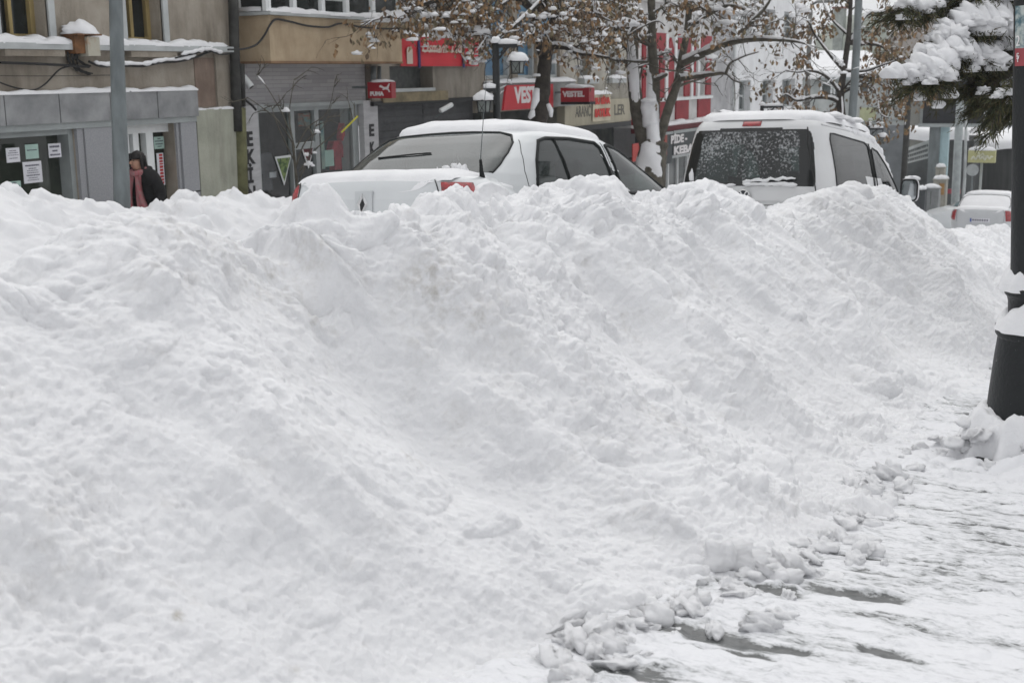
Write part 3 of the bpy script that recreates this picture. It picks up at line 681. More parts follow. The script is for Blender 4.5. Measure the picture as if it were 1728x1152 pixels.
cable([(402,120),(403,150),(410,165),(425,178),(432,186)], -12.3, .018, 'black hose curving from the downpipes onto the sports shop')
# downpipes at the joint
m = MB(); PX = XA+.02
dp = thing('downpipe', (PX, 15.05, -.2), 'pair of dark downpipes between the beige house and the tan bay', 'downpipe')
DARKP = mat('dark old pipe', (.035,.035,.032), .6, .4, 6)
m = MB(); m.tube([onX(392,-60,XA+.08), onX(395,60,XA+.08), onX(398,150,XA+.08), onX(401,222,XA+.08)], .075, 10); m.build('main_pipe', DARKP, dp, True)
m = MB(); m.tube([onX(407,108,XA+.05), onX(409,180,XA+.05)], .05, 8); m.build('second_pipe', DARKP, dp, True)
m = MB(); m.tube([onX(403,182,XA+.06), onX(408,330,XA+.06)], .10, 8); m.build('lower_cover', mat('mossy pipe cover', (.14,.14,.07), .8, .3, 5), dp, True)

# ---- 2: building with the tan bay and the sports shop
XB, XBF = -12.5, -11.9
b2 = thing('bay_building', (XB, 17.2, -1.7), 'building with a long tan bay window above a grey stone shopfront', 'building', FACADE_G)
yb0, zb0 = FP(457, 103.5, XBF); yb1 = FP(679, 108, XBF)[0]; zb1 = FP(540, 30.5, XBF)[1]; ysh = FP(606, 172, XB)[0]
STONE = None
def stonemat():
    m = mat('split stone strips', (.27,.265,.27), .8, scale=2, col2=(.38,.375,.38), bump=.3, bscale=50)
    n = m.node_tree; b = n.nodes['Principled BSDF']; tc = [x for x in n.nodes if x.type == 'TEX_COORD'][0]
    mp = n.nodes.new('ShaderNodeMapping'); mp.inputs['Rotation'].default_value = (rad(90), 0, rad(90)); n.links.new(tc.outputs['Object'], mp.inputs['Vector'])
    sp = n.nodes.new('ShaderNodeSeparateXYZ'); cb = n.nodes.new('ShaderNodeCombineXYZ'); n.links.new(tc.outputs['Object'], sp.inputs[0]); n.links.new(sp.outputs[1], cb.inputs[0]); n.links.new(sp.outputs[2], cb.inputs[1])
    br = n.nodes.new('ShaderNodeTexBrick'); br.inputs['Scale'].default_value = 1; br.inputs['Brick Width'].default_value = .42; br.inputs['Row Height'].default_value = .062; br.inputs['Mortar Size'].default_value = .004
    br.inputs['Color1'].default_value = (.30,.295,.305,1); br.inputs['Color2'].default_value = (.40,.395,.40,1); br.inputs['Mortar'].default_value = (.24,.235,.24,1)
    n.links.new(cb.outputs[0], br.inputs['Vector']); n.links.new(br.outputs['Color'], b.inputs['Base Color'])
    return m
STONE = stonemat(); LSTONE = mat('pale stone pilaster', (.42,.42,.43), .7, scale=3, col2=(.52,.52,.53), sq=(1,1,6), bump=.2)
m = MB(); facade(m, XB, 15.0, 19.0, .80, 1.47); m.build('stone_fascia', STONE, b2)
m = MB(); facade(m, XB-.02, 15.0, 19.85, 1.47, 6, [(yb0+.2, yb1-.2, 2.3, 3.5)], .1, -22); m.build('wall', BEIGE, b2)
m = MB(); bw = (yb0, yb1, zb0, zb1)
m.box(XB-.01, XBF, yb0, yb1, zb0, zb1); m.box(XB-.01,XBF-.003,yb0+.003,yb1-.003,3.5,5); o = m.build('bay', TANBAY, b2); 
m = MB(); m.box(XB,XBF+.015,yb0-.015,yb1,zb0-.03,zb0+.003); m.build('bay_edge', wallmat('reddish bay edge', (.22,.13,.08), (.30,.19,.11)), b2)
m = MB(); m.box(XB, XBF+.07, yb0-.05, yb1+.02, zb1+.002, zb1+.05); m.build('bay_sill', TRIMG, b2)
m = MB(); ledge_snow(m, XBF-.12, XBF+.06, yb0-.02, yb1, zb1+.05, .06, 8); ledge_snow(m, XB+.02, XBF, yb0-.045, yb0+.06, zb1+.05, .06, 9, .02); m.build('bay_snow', SNOW, b2, True)
zt = 3.5
edges = [FP(x, 12, XBF)[0] for x in (449, 498, 546, 587, 631, 676)]
for a, b in zip(edges, edges[1:]):
    f = window(b2, XBF-.06, a, b, zb1+.06, zt, WHITEP, DKGLASS, 0, 0, .045, .06, 'bay_window')
m = MB(); m.box(XB,XBF-.005,yb0+.02,yb0+.08,zb1+.05,zt); 
for x in (XB+.02, XBF-.10): m.box(x, x+.08, yb0+.005, yb0+.09, zb1+.05, zt)
fw2 = m.build('bay_window', WHITEP, b2); m = MB(); m.box(XB+.1,XBF-.1,yb0+.002,yb0+.018,zb1+.06,zt); m.build('pane', DKGLASS, fw2)
m = MB(); cur = mat('pale roller blind', (.42,.45,.44), .7, .1); m.box(XBF-.06,XBF-.05,edges[2]+.06,edges[3]-.06,zb1+.28,zt-.1); m.box(XBF-.06,XBF-.05,edges[3]+.06,edges[4]-.2,zb1+.34,zt-.1); m.build('roller_blind', cur, b2)
# shopfront
def BY(px, py=200): return FP(px, py, XB)[0]
pils = [(BY(409), BY(430)), (BY(609), BY(633))]
for a, b in pils:
    m = MB(); m.box(XB-.05, XB+.06, a, b, -2.2, .80); o = m.build('pilaster', LSTONE, b2)
m = MB(); m.box(XB-.04, XB+.07, BY(430)+.01, BY(609)-.01, .745, .81); m.build('shop_lintel', ALU, b2)
m = MB(); m.box(XB-.12, XB-.04, BY(430), BY(440), -2.2, .745); m.box(XB-.3, XB-.05, BY(598), BY(608), -2.2, .745)
for a, b in ((494,500),(534,541)): m.box(XB-.12, XB-.04, BY(a), BY(b), -2.2, .745)
m.box(XB-.118, XB-.042, BY(500), BY(534), .06, .16); m.box(XB-.119, XB-.041, BY(440), BY(598), .68, .745)
fr = m.build('shop_frame', ALU, b2)
m = MB(); m.quad((XB-.09,BY(430),-2.2),(XB-.09,BY(606),-2.2),(XB-.09,BY(606),.72),(XB-.09,BY(430),.72)); m.build('shop_glass', glassmat('clear shop glass', (.84,.88,.87), ior=1.42), fr)
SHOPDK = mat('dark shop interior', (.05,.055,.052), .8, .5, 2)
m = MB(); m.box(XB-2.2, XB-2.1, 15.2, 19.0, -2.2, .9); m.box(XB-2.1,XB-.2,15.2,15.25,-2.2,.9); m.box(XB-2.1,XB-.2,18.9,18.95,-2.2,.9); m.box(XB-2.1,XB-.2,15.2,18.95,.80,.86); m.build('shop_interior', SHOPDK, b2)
LET = mat('black lettering', (.02,.02,.022), .5, .1)
for ch, py in (('E',236),('K',266),('İ',298),('N',328)):
    y, z = FP(421.5+(py-236)*.03, py, XB+.065); text(ch, 'letter', LET, .30, (XB+.064, y, z), WALL, b2, .004, None, .012)
for ch, py in (('E',221),('K',251),('İ',281),('N',311)):
    y, z = FP(627+(py-221)*.03, py, XB+.065); text(ch, 'letter', LET, .28, (XB+.064, y, z), WALL, b2, .004, .155, .012)
# things in the shop window
GREENF = mat('green printed cloth', (.20,.27,.10), .8, scale=14, col2=(.06,.10,.05), lo=.45, hi=.55)
def pennant(px0, px1, py0, py1, m1, label, X=XB-.07):
    y0, z1 = FP(px0, py0, X); y1 = FP(px1, py0-2, X)[0]; yc, z0 = FP((px0+px1)/2+2, py1, X)
    m = MB(); m.prism([(y0,z1),(y1,z1+.01),(yc,z0)], 'x', X-.008, X); o = m.build('pennant', WHITEP); tag(o, label, 'pennant', 'pennants hanging in the sports shop window')
    i = .8; c = ((y0+y1+yc)/3, (z1*2+z0)/3)
    m = MB(); m.prism([(c[0]+(a-c[0])*i, c[1]+(b-c[1])*i) for a, b in ((y0,z1),(y1,z1),(yc,z0))], 'x', X+.001, X+.005); m.build('cloth', m1, o, local=True)
    return o
pennant(464,492,265,313, GREENF, 'green and white pennant hanging in the sports shop window')
pennant(506,532,241,285, mat('maroon cloth', (.10,.03,.035), .8, .3, 12), 'dark pennant with pale edge hanging in the shop door')
REDC = mat('red garment', (.50,.03,.045), .8, .3, 10); 
def garment(px, py, w_, h, mt, label, X):
    y, z = FP(px, py, X)
    m = MB(); pr = [(.5,0),(.42,.42),(.62,.5),(.85,.28),(1,.38),(.8,.75),(.5,1),(.18,1)]; full = [(-a,b) for a, b in reversed(pr)]+pr
    rows = [[(X+.05*math.sin(3*a)+t, y+a*w_/2, z+(b-.5)*h) for a, b in full] for t in (-.06, 0, .06)]
    m.prism([(y+a*w_/2, z+(b-.5)*h) for a, b in full], 'x', X-.06, X+.06); o = m.build('shirt', mt); tag(o, label, 'shirt', 'sportswear on show in the shop'); return o
garment(582,228,.34,.42, REDC, 'red sports shirt hanging highest in the shop window', XB-.27)
garment(566,262,.44,.5, mat('dark red garment', (.32,.03,.045), .8, .3, 10), 'dark red sports shirt low behind the shop glass', XB-.32)
garment(446,290,.5,.6, mat('charcoal garment', (.09,.09,.10), .8, .3, 10), 'charcoal sports top behind the left shop pane', XB-.35)
garment(594,300,.4,.5, mat('navy garment', (.05,.06,.13), .8, .3, 10), 'navy sports top at the right end of the shop window', XB-.33)
m = MB(); y0, z1 = FP(548, 254, XB-.15); y1, z0 = FP(564, 280, XB-.15); m.box(XB-.16,XB-.15,y0,y1,z0,z1); tag(m.build('price_card', PAPERG), 'plain pale card standing in the shop window', 'card')
m = MB(); y0, z1 = FP(456, 291, XB-.2); y1, z0 = FP(467, 299, XB-.2); m.box(XB-.22,XB-.2,y0,y1,z0,z1); tag(m.build('price_card', PAPERW), 'small white card left of the green pennant', 'card')
# poster strips seen behind the door glass
m = MB(); TEALP = mat('teal poster', (.05,.16,.18), .7, scale=6, col2=(.30,.36,.30)); y0, z1 = FP(540, 205, XB-.13); y1, z0 = FP(549, 285, XB-.13); m.box(XB-.135,XB-.125,y0,y1,z0,z1); tag(m.build('poster', TEALP), 'narrow teal poster beside the shop door frame', 'poster')
m = MB(); ORG = mat('orange banner', (.35,.10,.05), .7, scale=5, col2=(.10,.28,.27), sq=(1,1,3)); y0, z1 = FP(503, 192, XB-.4); y1, z0 = FP(530, 212, XB-.4); m.box(XB-.41,XB-.4,y0,y1,z0,z1); tag(m.build('poster', ORG), 'orange and teal banner above the shop door', 'poster')
# camera on the corner
def cctv(a, b, X, label, r=.055, grp='security cameras'):
    A = onX(*a, X); B = onX(*b, X+.1); o = thing('security_camera', A, label, 'camera', grp)
    m = MB(); d = (B-A).normalized(); m.tube([A-d*.02, A, B, B+d*.015], [r*.8, r, r, r*.85], 12); m.build('housing', WHITEP, o)
    m = MB(); m.tube([B+d*.006, B+d*.022], r*.7, 12); m.build('lens', BLACK, o)
    m = MB(); m.bar(A+d*.05-Vector((0,0,r)), (X-.15, A.y+.05, A.z-.12), .025, .025); m.build('bracket', GALV, o); return o
cctv((411,131),(423,146), XB+.15, 'white security camera at the left corner of the sports shop')
# projecting sign with a leaping cat
REDS = mat('deep red sign face', (.33,.012,.022), .35, .08, spec=.5); WHITES = mat('white sign lettering', (.75,.72,.72), .5, .03)
def signbox(px0, py0, px1, py1, Y, th, m1, label, txt, name='projecting_sign', kw={}):
    a = onY(px0, py0, Y); b = onY(px1, py1, Y); o = thing(name, ((a.x+b.x)/2, Y, (a.z+b.z)/2), label, 'sign')
    m = MB(); m.box(a.x, b.x, Y, Y+th, min(a.z,b.z), max(a.z,b.z)); bx = m.build('case', m1, o)
    m = MB(); m.bar((a.x-.35, Y+th/2, (a.z+b.z)/2+.05), (a.x+.02, Y+th/2, (a.z+b.z)/2+.05), .04, .04); m.build('bracket', GALV, o)
    return o, a, b
o, a, b = signbox(620, 139, 661, 166, 18.45, .14, REDS, 'red projecting sign with a white leaping cat over the sports shop', 0)
wd, hg = b.x-a.x, a.z-b.z; cx0, cz0 = a.x, b.z
text('PUMA', 'lettering', WHITES, hg*.34, (cx0+wd*.38, 18.448, cz0+hg*.27), TOUS, o, .003, wd*.58, .006)
cat_ = [(.50,.78),(.55,.86),(.60,.82),(.66,.74),(.74,.70),(.82,.74),(.86,.84),(.91,.97),(.95,.97),(.92,.85),(.90,.70),(.88,.58),(.93,.44),(.94,.32),(.90,.34),(.87,.46),(.82,.54),(.77,.52),(.72,.56),(.70,.50),(.64,.50),(.62,.54),(.67,.58),(.62,.64),(.56,.68),(.50,.70)]
m = MB(); m.prism([(cx0+wd*u, cz0+hg*(v*.86+.08)) for u, v in cat_], 'y', 18.444, 18.449); m.build('emblem', WHITES, o)
m = MB(); ledge = MB(); ledge.blob(((a.x+b.x)/2, 18.52, a.z), wd*.5, .08, .045, 3, .15, 16, 8, -.1); ledge.build('snow', SNOW, o, True)

# ---- 3: grey brown building with the red banner and shutters
XC = -12.4
b3 = thing('shutter_building', (XC, 21, -2), 'grey brown building with dark roller shutters and a slot window', 'building', FACADE_G)
DULL = wallmat('grey brown render', (.24,.215,.18), (.30,.275,.235)); SHUT = mat('dark roller shutter', (.062,.064,.067), .55, .2, 3, .5, 12)
y0s, z1s = FP(657, 112, XC); y1s, z0s = FP(731, 148, XC)
m = MB(); facade(m, XC, 19.05, 23.1, .78, 7, [(y0s,y1s,z0s,z1s),(19.8,20.6,2.4,3.8),(21.3,22.1,2.4,3.8)], .3, -22); m.build('wall', DULL, b3)
m = MB(); m.box(XC-.3,XC-.28,y0s,y1s,z0s,z1s); m.build('slot_window', mat('mottled slot glass', (.06,.07,.068), .3, scale=9, col2=(.12,.125,.12)), b3)
window(b3, XC-.28, 19.8, 20.6, 2.4, 3.8, TRIMG, DKGLASS, 1); window(b3, XC-.28, 21.3, 22.1, 2.4, 3.8, TRIMG, DKGLASS, 1)
m = MB(); m.box(XC-.01,XC+.05,y0s-.3,y1s,z0s-.06,z0s); m.build('light_strip', TRIMG, b3)
OCH = mat('ochre fascia strip', (.20,.165,.10), .7, .3, 4); m = MB(); m.box(XC-.01,XC+.04,y0s-.3,y1s+.5,z0s-.24,z0s-.065); m.build('fascia_strip', OCH, b3)
m = MB(); m.box(XC-.3,XC-.2,19.05,23.1,-2.6,.78)
for k in range(26): m.box(XC-.2,XC-.185,19.15,21.0,-2.5+k*.125,-2.5+k*.125+.1); m.box(XC-.2,XC-.185,21.1,23.0,-2.5+k*.125,-2.5+k*.125+.1)
m.build('roller_shutter', SHUT, b3)
m = MB(); m.box(XC-.05,XC+.03,19.05,23.1,.70,.775); m.build('shutter_lintel', BLACK, b3)
for x in (669, 686, 700): pass
m = MB(); m.tube([onX(630,112,XC+.06), onX(630,139,XC+.06)], .05, 8); m.tube([onX(640,112,XC+.06), onX(640,139,XC+.06)], .035, 8); m.build('conduit', GALV, b3, True)
# banner
RED2 = mat('bright red vinyl', (.52,.018,.030), .45, .08, 2, spec=.4); NAVY = mat('navy strap', (.03,.03,.11), .6, .1); CREAM = mat('cream print', (.55,.47,.40), .6, .08)
y0, z1 = FP(677, 60, XC+.12); y1, z0 = FP(808, 112, XC+.12)
bn = thing('shop_banner', (XC+.1, (y0+y1)/2, z0), 'bright red banner with cream script and navy straps behind the leaves', 'banner')
rows = [[(XC+.1+.015*math.sin(u*14)+.01*math.sin(v*9), y0+(y1-y0)*u, z0+(z1-z0)*v) for u in np.linspace(0,1,30)] for v in np.linspace(0,1,8)]
m = MB(); m.grid(rows); m.grid([[(x-.02,y,z) for x,y,z in r] for r in rows]); m.build('sheet', RED2, bn, True)
def bx(px): return FP(px, 90, XC+.14)[0]
for px in (708.5, 783.5):
    m = MB(); m.box(XC+.115,XC+.135,bx(px)-.035,bx(px)+.035,z0-.03,z1+.03); m.build('strap', NAVY, bn)
text('Osmanlı Tatlı', 'lettering', CREAM, .28, (XC+.13, bx(748), z0+(z1-z0)*.62), WALL, bn, .003, bx(782)-bx(713), .004, shear=.35)
for a, b in ((713,740),(754,781)): m = MB(); m.box(XC+.128,XC+.134,bx(a),bx(b),z0+.265,z0+.295); m.build('rule', CREAM, bn)
for c in (692, 796):
    m = MB(); yy = bx(c); q = [(-.13,0),(-.13,.18),(-.17,.2),(-.06,.36),(-.06,.42),(.06,.42),(.06,.36),(.17,.2),(.13,.18),(.13,0)]
    m.prism([(yy+a, z0+.04+b) for a, b in ((-.1,0),(-.1,.26),(-.05,.30),(.05,.30),(.1,.26),(.1,0))], 'x', XC+.128, XC+.134); m.build('emblem', CREAM, bn)
m = MB(); ledge_snow(m, XC, XC+.13, y0, y1-.3, z1, .07, 12); m.build('snow', SNOW, bn, True)
cctv((744,187),(762,177), XC+.3, 'white security camera over the dark shutters', .045)

# ---- 4: shop with the blue window posters
b4 = thing('poster_building', (XC, 25, -2.5), 'narrow building with blue posters in its upper windows', 'building', FACADE_G)
GREYB = wallmat('grey facade panel', (.24,.245,.24), (.31,.315,.31), stain=.3)
ya, za = FP(818, 138, XC); ye = 27.15
wins = [(23.3,24.55),(24.8,25.75),(26.0,26.95)]
m = MB(); facade(m, XC, 23.1, ye, .45, 7, [(a,b,1.12,2.9) for a, b in wins]+[(a,b,3.3,4.6) for a, b in wins], .2, -22); m.build('wall', BEIGE, b4)
BLUEP = mat('blue window poster', (.04,.13,.25), .4, scale=3.5, col2=(.16,.30,.40), spec=.5)
for a, b in wins:
    window(b4, XC-.18, a, b, 1.12, 2.9, TRIMG, BLUEP, 0, 1, .08, .1); window(b4, XC-.18, a, b, 3.3, 4.6, TRIMG, BLUEP, 0, 0, .08, .1)
zl = FP(890, 137, XC+.3)[1]
m = MB(); m.box(XC-.02,XC+.30,23.2,ye,.50,zl-.02); m.build('shop_fascia', GREYB, b4)
m = MB(); ledge_snow(m, XC-.02, XC+.32, 23.2, ye, zl-.02, .06, 14); m.build('snow', SNOW, b4, True)
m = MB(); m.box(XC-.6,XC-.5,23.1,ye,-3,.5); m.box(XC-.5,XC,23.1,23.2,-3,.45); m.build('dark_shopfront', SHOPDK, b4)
y0, z1 = FP(852, 141, XC+.34); y1, z0 = FP(933, 181, XC+.34)
vs = thing('shop_sign', (XC+.33, (y0+y1)/2, z0), 'bright red slanted shop sign with white capitals partly behind the tree trunk', 'sign')
m = MB(); m.prism([(y0-.1,z0),(y1,z0),(y1,z1-.04),(y0+.06,z1-.04)], 'x', XC+.303, XC+.35); m.build('panel', RED2, vs)
ty0, tz0 = FP(868, 176, XC+.35); ty1, tz1 = FP(921, 147, XC+.35)
text('VESTEL', 'lettering', WHITES, (tz1-tz0)*1.35, (XC+.353, (ty0+ty1)/2, (tz0+tz1)/2), WALL, vs, .004, ty1-ty0, .02)

# ---- 5: beige house with narrow windows and the lower sign board
b5 = thing('narrow_window_house', (XC, 29.3, -2.9), 'beige house with two tall narrow windows above a cream sign board', 'building', FACADE_G)
PALEB = wallmat('pale beige render', (.34,.32,.275), (.42,.40,.35), stain=.35)
def CYp(px, py): return FP(px, py, XC)[0]
w5 = [(CYp(979,100), CYp(997,100)), (CYp(1027,100), CYp(1044,100))]
zA, zB = FP(985, 133, XC)[1], FP(985, 58, XC)[1]
m = MB(); facade(m, XC, ye, 31.42, -.0, 8, [(a,b,zA,zB) for a, b in w5]+[(a,b,4.2,6) for a, b in w5], .3, -22); m.build('wall', PALEB, b5)
for a, b in w5:
    f = window(b5, XC-.28, a, b, zA, zB, TRIMG, DKGLASS, 0, 1, .07, .06); window(b5, XC-.28, a, b, 4.2, 6, TRIMG, DKGLASS, 0, 1, .07, .06)
    m = MB(); m.box(XC-.02,XC+.16,a-.12,b+.15,zA-.12,zA); m.build('sill', TRIMG, b5); m = MB(); ledge_snow(m, XC-.02, XC+.16, a-.12, b+.15, zA, .06, int(a)); m.build('sill_snow', SNOW, b5, True)
y0, z1 = FP(953, 174, XC+.2); y1, z0 = FP(1063, 204, XC+.2)
CREAMB = mat('dirty cream board', (.36,.33,.25), .6, .15, 2, sq=(1,1,.3))
sb = thing('sign_board', (XC+.2, (y0+y1)/2, z0), 'long dirty cream sign board with faded grey capitals', 'sign')
m = MB(); m.box(XC, XC+.2, y0, y1, z0, z1+.02); m.build('board', CREAMB, sb)
m = MB(); m.box(XC-.02, XC+.24, y0, y1, z0-.12, z0-.002); m.build('under_edge', BLACK, sb)
FADED = mat('faded grey paint', (.115,.11,.095), .7, .3, 12)
a_ = FP(971, 190, XC+.2); c_ = FP(997, 190, XC+.2); text('ARANC', 'lettering', FADED, .36, (XC+.203, (a_[0]+c_[0])/2, a_[1]), WALL, sb, .002, c_[0]-a_[0], .008)
a_ = FP(1036, 187, XC+.2); c_ = FP(1054, 187, XC+.2); text('LER', 'lettering', FADED, .36, (XC+.203, (a_[0]+c_[0])/2, a_[1]), WALL, sb, .002, c_[0]-a_[0], .008)
y0, z1 = FP(1002, 157, XC+.26); y1, z0 = FP(1031, 203, XC+.26)
sale = thing('sale_banner', (XC+.25, (y0+y1)/2, z0), 'cream sale banner with red capitals hung over the sign board', 'banner')
PAPC = mat('cream banner cloth', (.55,.50,.38), .7, .08)
rows = [[(XC+.23+.02*math.sin(u*7+v), y0+(y1-y0)*u, z0+(z1-z0)*v-.05*math.sin(u*math.pi)*v) for u in np.linspace(0,1,12)] for v in np.linspace(0,1,8)]
m = MB(); m.grid(rows); m.grid([[(x-.015,y,z) for x,y,z in r] for r in rows]); m.build('sheet', PAPC, sale, True)
RED3 = mat('red banner print', (.50,.05,.04), .7, .1)
hh = z1-z0
text('BU BİNA', 'lettering', RED3, hh*.30, (XC+.262, (y0+y1)/2, z0+hh*.70), WALL, sale, .002, (y1-y0)*.88, .014)
text('SATILIK', 'lettering', RED3, hh*.36, (XC+.262, (y0+y1)/2, z0+hh*.28), WALL, sale, .002, (y1-y0)*.92, .018)
m = MB(); ledge_snow(m, XC+.16, XC+.28, y0-.05, y1+.02, z1-.03, .07, 21, .1); m.build('snow', SNOW, sale, True)
o, a, b = signbox(946, 148.5, 994, 172, 25.9, .3, REDS, 'dark red projecting sign box with white capitals beside the tree trunk', 0)
text('VESTEL', 'lettering', WHITES, (a.z-b.z)*.52, ((a.x+b.x)/2-.03, 25.897, (a.z+b.z)/2+.01), TOUS, o, .003, (b.x-a.x)*.78, .01)
m = MB(); m.box(a.x, b.x+.02, 25.9, 26.22, b.z-.06, b.z-.002); m.build('under_edge', BLACK, o)
m = MB(); m.blob(((a.x+b.x)/2, 26.05, a.z), (b.x-a.x)*.52, .2, .08, 4, .12, 18, 8, -.1); m.build('snow', SNOW, o, True)
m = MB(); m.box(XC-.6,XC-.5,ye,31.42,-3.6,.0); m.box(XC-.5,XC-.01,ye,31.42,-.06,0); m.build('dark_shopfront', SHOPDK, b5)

# ---- 6: red and white house with the kebab shop
XD = -12.4
b6 = thing('red_house', (XD, 34.7, -3.5), 'red and white house with tall narrow windows above a kebab shop', 'building', FACADE_G)
REDW = mat('dark red painted panel', (.27,.022,.030), .6, .18, 3, .1); WHW = wallmat('white plaster', (.56,.55,.54), (.66,.655,.645), stain=.25)
def DY(px, py=120): return FP(px, py, XD)[0]
zb_, zm_, zt_ = FP(1150, 207, XD)[1], FP(1150, 166, XD)[1], FP(1150, 72, XD)[1]
m = MB(); y0, y1 = 31.44, DY(1199)
wn = [(DY(1101),DY(1111)),(DY(1143),DY(1153)),(DY(1180),DY(1189))]
facade(m, XD, y0, y1, zb_, zt_+1.0, [(a,b,zm_+.06,zt_-.25) for a, b in wn], .25, -20); m.build('wall', WHW, b6)
for a, b in wn: window(b6, XD-.23, a, b, zm_+.06, zt_-.25, WHITEP, DKGLASS, 0, 1, .08, .1)
m = MB()
for a, b in ((1067,1074),(1082.5,1088),(1111.5,1120),(1153.5,1162),(1167.5,1172),(1190,1198)): m.box(XD-.02,XD+.05,DY(a),DY(b),zm_+.05,zt_+.1)
for a, b in ((1066,1086),(1108,1121),(1139.5,1161),(1177,1198)): m.box(XD-.02,XD+.045,DY(a),DY(b),zb_+.08,zm_-.06)
for c0, c1 in ((1124,1134.5),):
    a, b = DY(c0), DY(c1); m.prism([(a,zm_+.1),(b,zm_+.1),(b,zt_-.2),((a+b)/2,zt_+.12),(a,zt_-.2)], 'x', XD-.02, XD+.06)
for a, b in wn: m.box(XD-.02,XD+.07,a-.1,b+.45,zt_-.2,zt_+.22)
m.build('red_panel', REDW, b6)
m = MB()
for px in (1089.5, 1121, 1136, 1164, 1175): m.box(XD-.02,XD+.09,DY(px)-.09,DY(px)+.09,zm_,zt_+.2)
m.box(XD-.02,XD+.10,y0,y1,zm_-.05,zm_+.03); m.build('white_pilaster', WHITEP, b6)
m = MB(); m.box(XD-.3,XD+.25,y0,y1,zt_+1.0,zt_+1.15); m.build('cornice', WHW, b6)
m = MB(); m.prism([(y0,zt_+1.15),(y1,zt_+1.15),((y0+y1)/2,zt_+2.0)], 'x', -20, XD+.2); m.build('roof', SNOW, b6)
AW = mat('dark red awning', (.10,.012,.016), .7, .2); ys0, ys1 = 31.0, 38.4
zs1 = FP(1140, 221, XD+.4)[1]; zs0 = FP(1140, 262, XD+.4)[1]
m = MB(); m.prism([(XD-.02,zs1+.02),(XD+.42,zs1+.02),(XD+.42,zs1+.14),(XD-.02,zb_-.01)], 'y', y0, y1); m.build('awning', AW, b6)
m = MB(); ledge_snow(m, XD-.02, XD+.24, y0, y1, zb_-.03, .10, 31, .15); m.build('snow', SNOW, b6, True)
SLATE = mat('slate sign face', (.035,.042,.045), .5, .15)
kb = thing('kebab_sign', (XD+.4, 35, zs0), 'dark slate shop sign with white capitals beside the white van', 'sign')
m = MB(); m.box(XD+.1,XD+.41,DY(1114),y1,zs0,zs1); m.build('panel', SLATE, kb)
m = MB(); m.box(XD+.405,XD+.425,DY(1114),y1,zs1-.07,zs1+.01); m.build('rail', ALU, kb)
m = MB(); m.box(XD+.40,XD+.43,FP(1120,240,XD+.4)[0],FP(1124,240,XD+.4)[0],zs0,zs1-.07); m.build('red_stripe', mat('dull red stripe', (.30,.07,.05), .6, .2), kb)
def EY(px, py=240): return FP(px, py, XD+.41)[0]
z = FP(1145, 235, XD+.41)[1]; text('PİDE -', 'lettering', WHITES, .30, (XD+.414, (EY(1132)+EY(1159))/2, z), WALL, kb, .003, EY(1159)-EY(1132), .014)
z = FP(1145, 254, XD+.41)[1]; text('KEBAP', 'lettering', WHITES, .30, (XD+.414, (EY(1137)+EY(1176))/2, z), WALL, kb, .003, EY(1176)-EY(1137), .014)
rs = thing('restaurant_sign', (XD+.4, 32.3, zs0), 'grey framed sign with two red panels left of the snowy tree trunk', 'sign')
m = MB(); m.box(XD+.1,XD+.40,y0+.0,DY(1113),zs0-.2,zs1); m.build('panel', SLATE, rs)
m = MB(); r0_, r1_ = EY(1056), EY(1110); m.box(XD+.39,XD+.42,y0,y0+.08,zs0-.2,zs1); m.box(XD+.39,XD+.42,y0+.08,DY(1113),zs1-.07,zs1); m.build('frame', ALU, rs)
REDL = mat('red sign logo', (.42,.05,.04), .5, .1)
za, zb2 = FP(1075, 242, XD+.42)[1], FP(1075, 272, XD+.42)[1]
for a, b in ((1067,1077),(1078.5,1089)):
    m = MB(); m.box(XD+.40,XD+.425,EY(a),EY(b),zb2,za); q = m.build('red_panel', REDL, rs)
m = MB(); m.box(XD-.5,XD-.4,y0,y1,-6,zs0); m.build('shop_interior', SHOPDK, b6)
m = MB(); z1 = zs0-.05
for px in (1100,1112,1128,1144,1160,1176): m.box(XD-.1,XD,DY(px,290)-.04,DY(px,290)+.04,-6,z1)
m.box(XD-.1,XD-.005,y0,y1,z1-.1,z1); m.box(XD-.1,XD-.005,y0,y1,-2.35,-2.27); f = m.build('shop_frame', WHITEP, b6)
m = MB(); m.box(XD-.08,XD-.06,y0,y1,-6,z1); m.build('shop_glass', mat('grey shop glass', (.05,.055,.055), .08, scale=1.2, col2=(.16,.17,.17), spec=.5), f)
# gap wall and tall white building
b7a = thing('grey_link_building', (-12.7, 39.2, -4), 'plain grey rendered wall between the red house and the white block', 'building', FACADE_G)
m = MB(); facade(m, -12.7, y1+.02, FP(1234,100,-12.7)[0], -6, 7, (), 0, -20); m.build('wall', wallmat('grey white render', (.36,.36,.37), (.45,.45,.46), stain=.25), b7a)
m = MB(); ledge_snow(m, -13.2,-12.7, y1+.02, FP(1234,100,-12.7)[0], 7, .2, 3, .3); m.build('snow', SNOW, b7a, True)
XW = -13.0
b7 = thing('white_block', (XW, 46, -5), 'tall plain white block with two rows of narrow windows', 'building', FACADE_G)
WHB = wallmat('white painted render', (.72,.72,.73), (.76,.77,.78), stain=.10)
y0, y1 = FP(1235,100,XW)[0], FP(1357,60,XW)[0]
cols = [(1247.5,1267),(1287,1305),(1320,1342)]
def WY(px): return FP(px, 140, XW)[0]
r1 = (FP(1257,188,XW)[1], FP(1257,136,XW)[1]); r2 = (FP(1257,63,XW)[1], FP(1257,10,XW)[1])
hs = [(WY(a),WY(b),*r) for a, b in cols for r in (r1, r2, (r2[0]+2.6, r2[1]+2.6), (r1[0]-2.6, r1[1]-2.6))]
m = MB(); facade(m, XW, y0, y1, -8, 10, hs, .3, -30); m.build('wall', WHB, b7)
GREYGL = mat('grey window glass', (.05,.062,.062), .12, scale=1.5, col2=(.14,.155,.155), spec=.5)
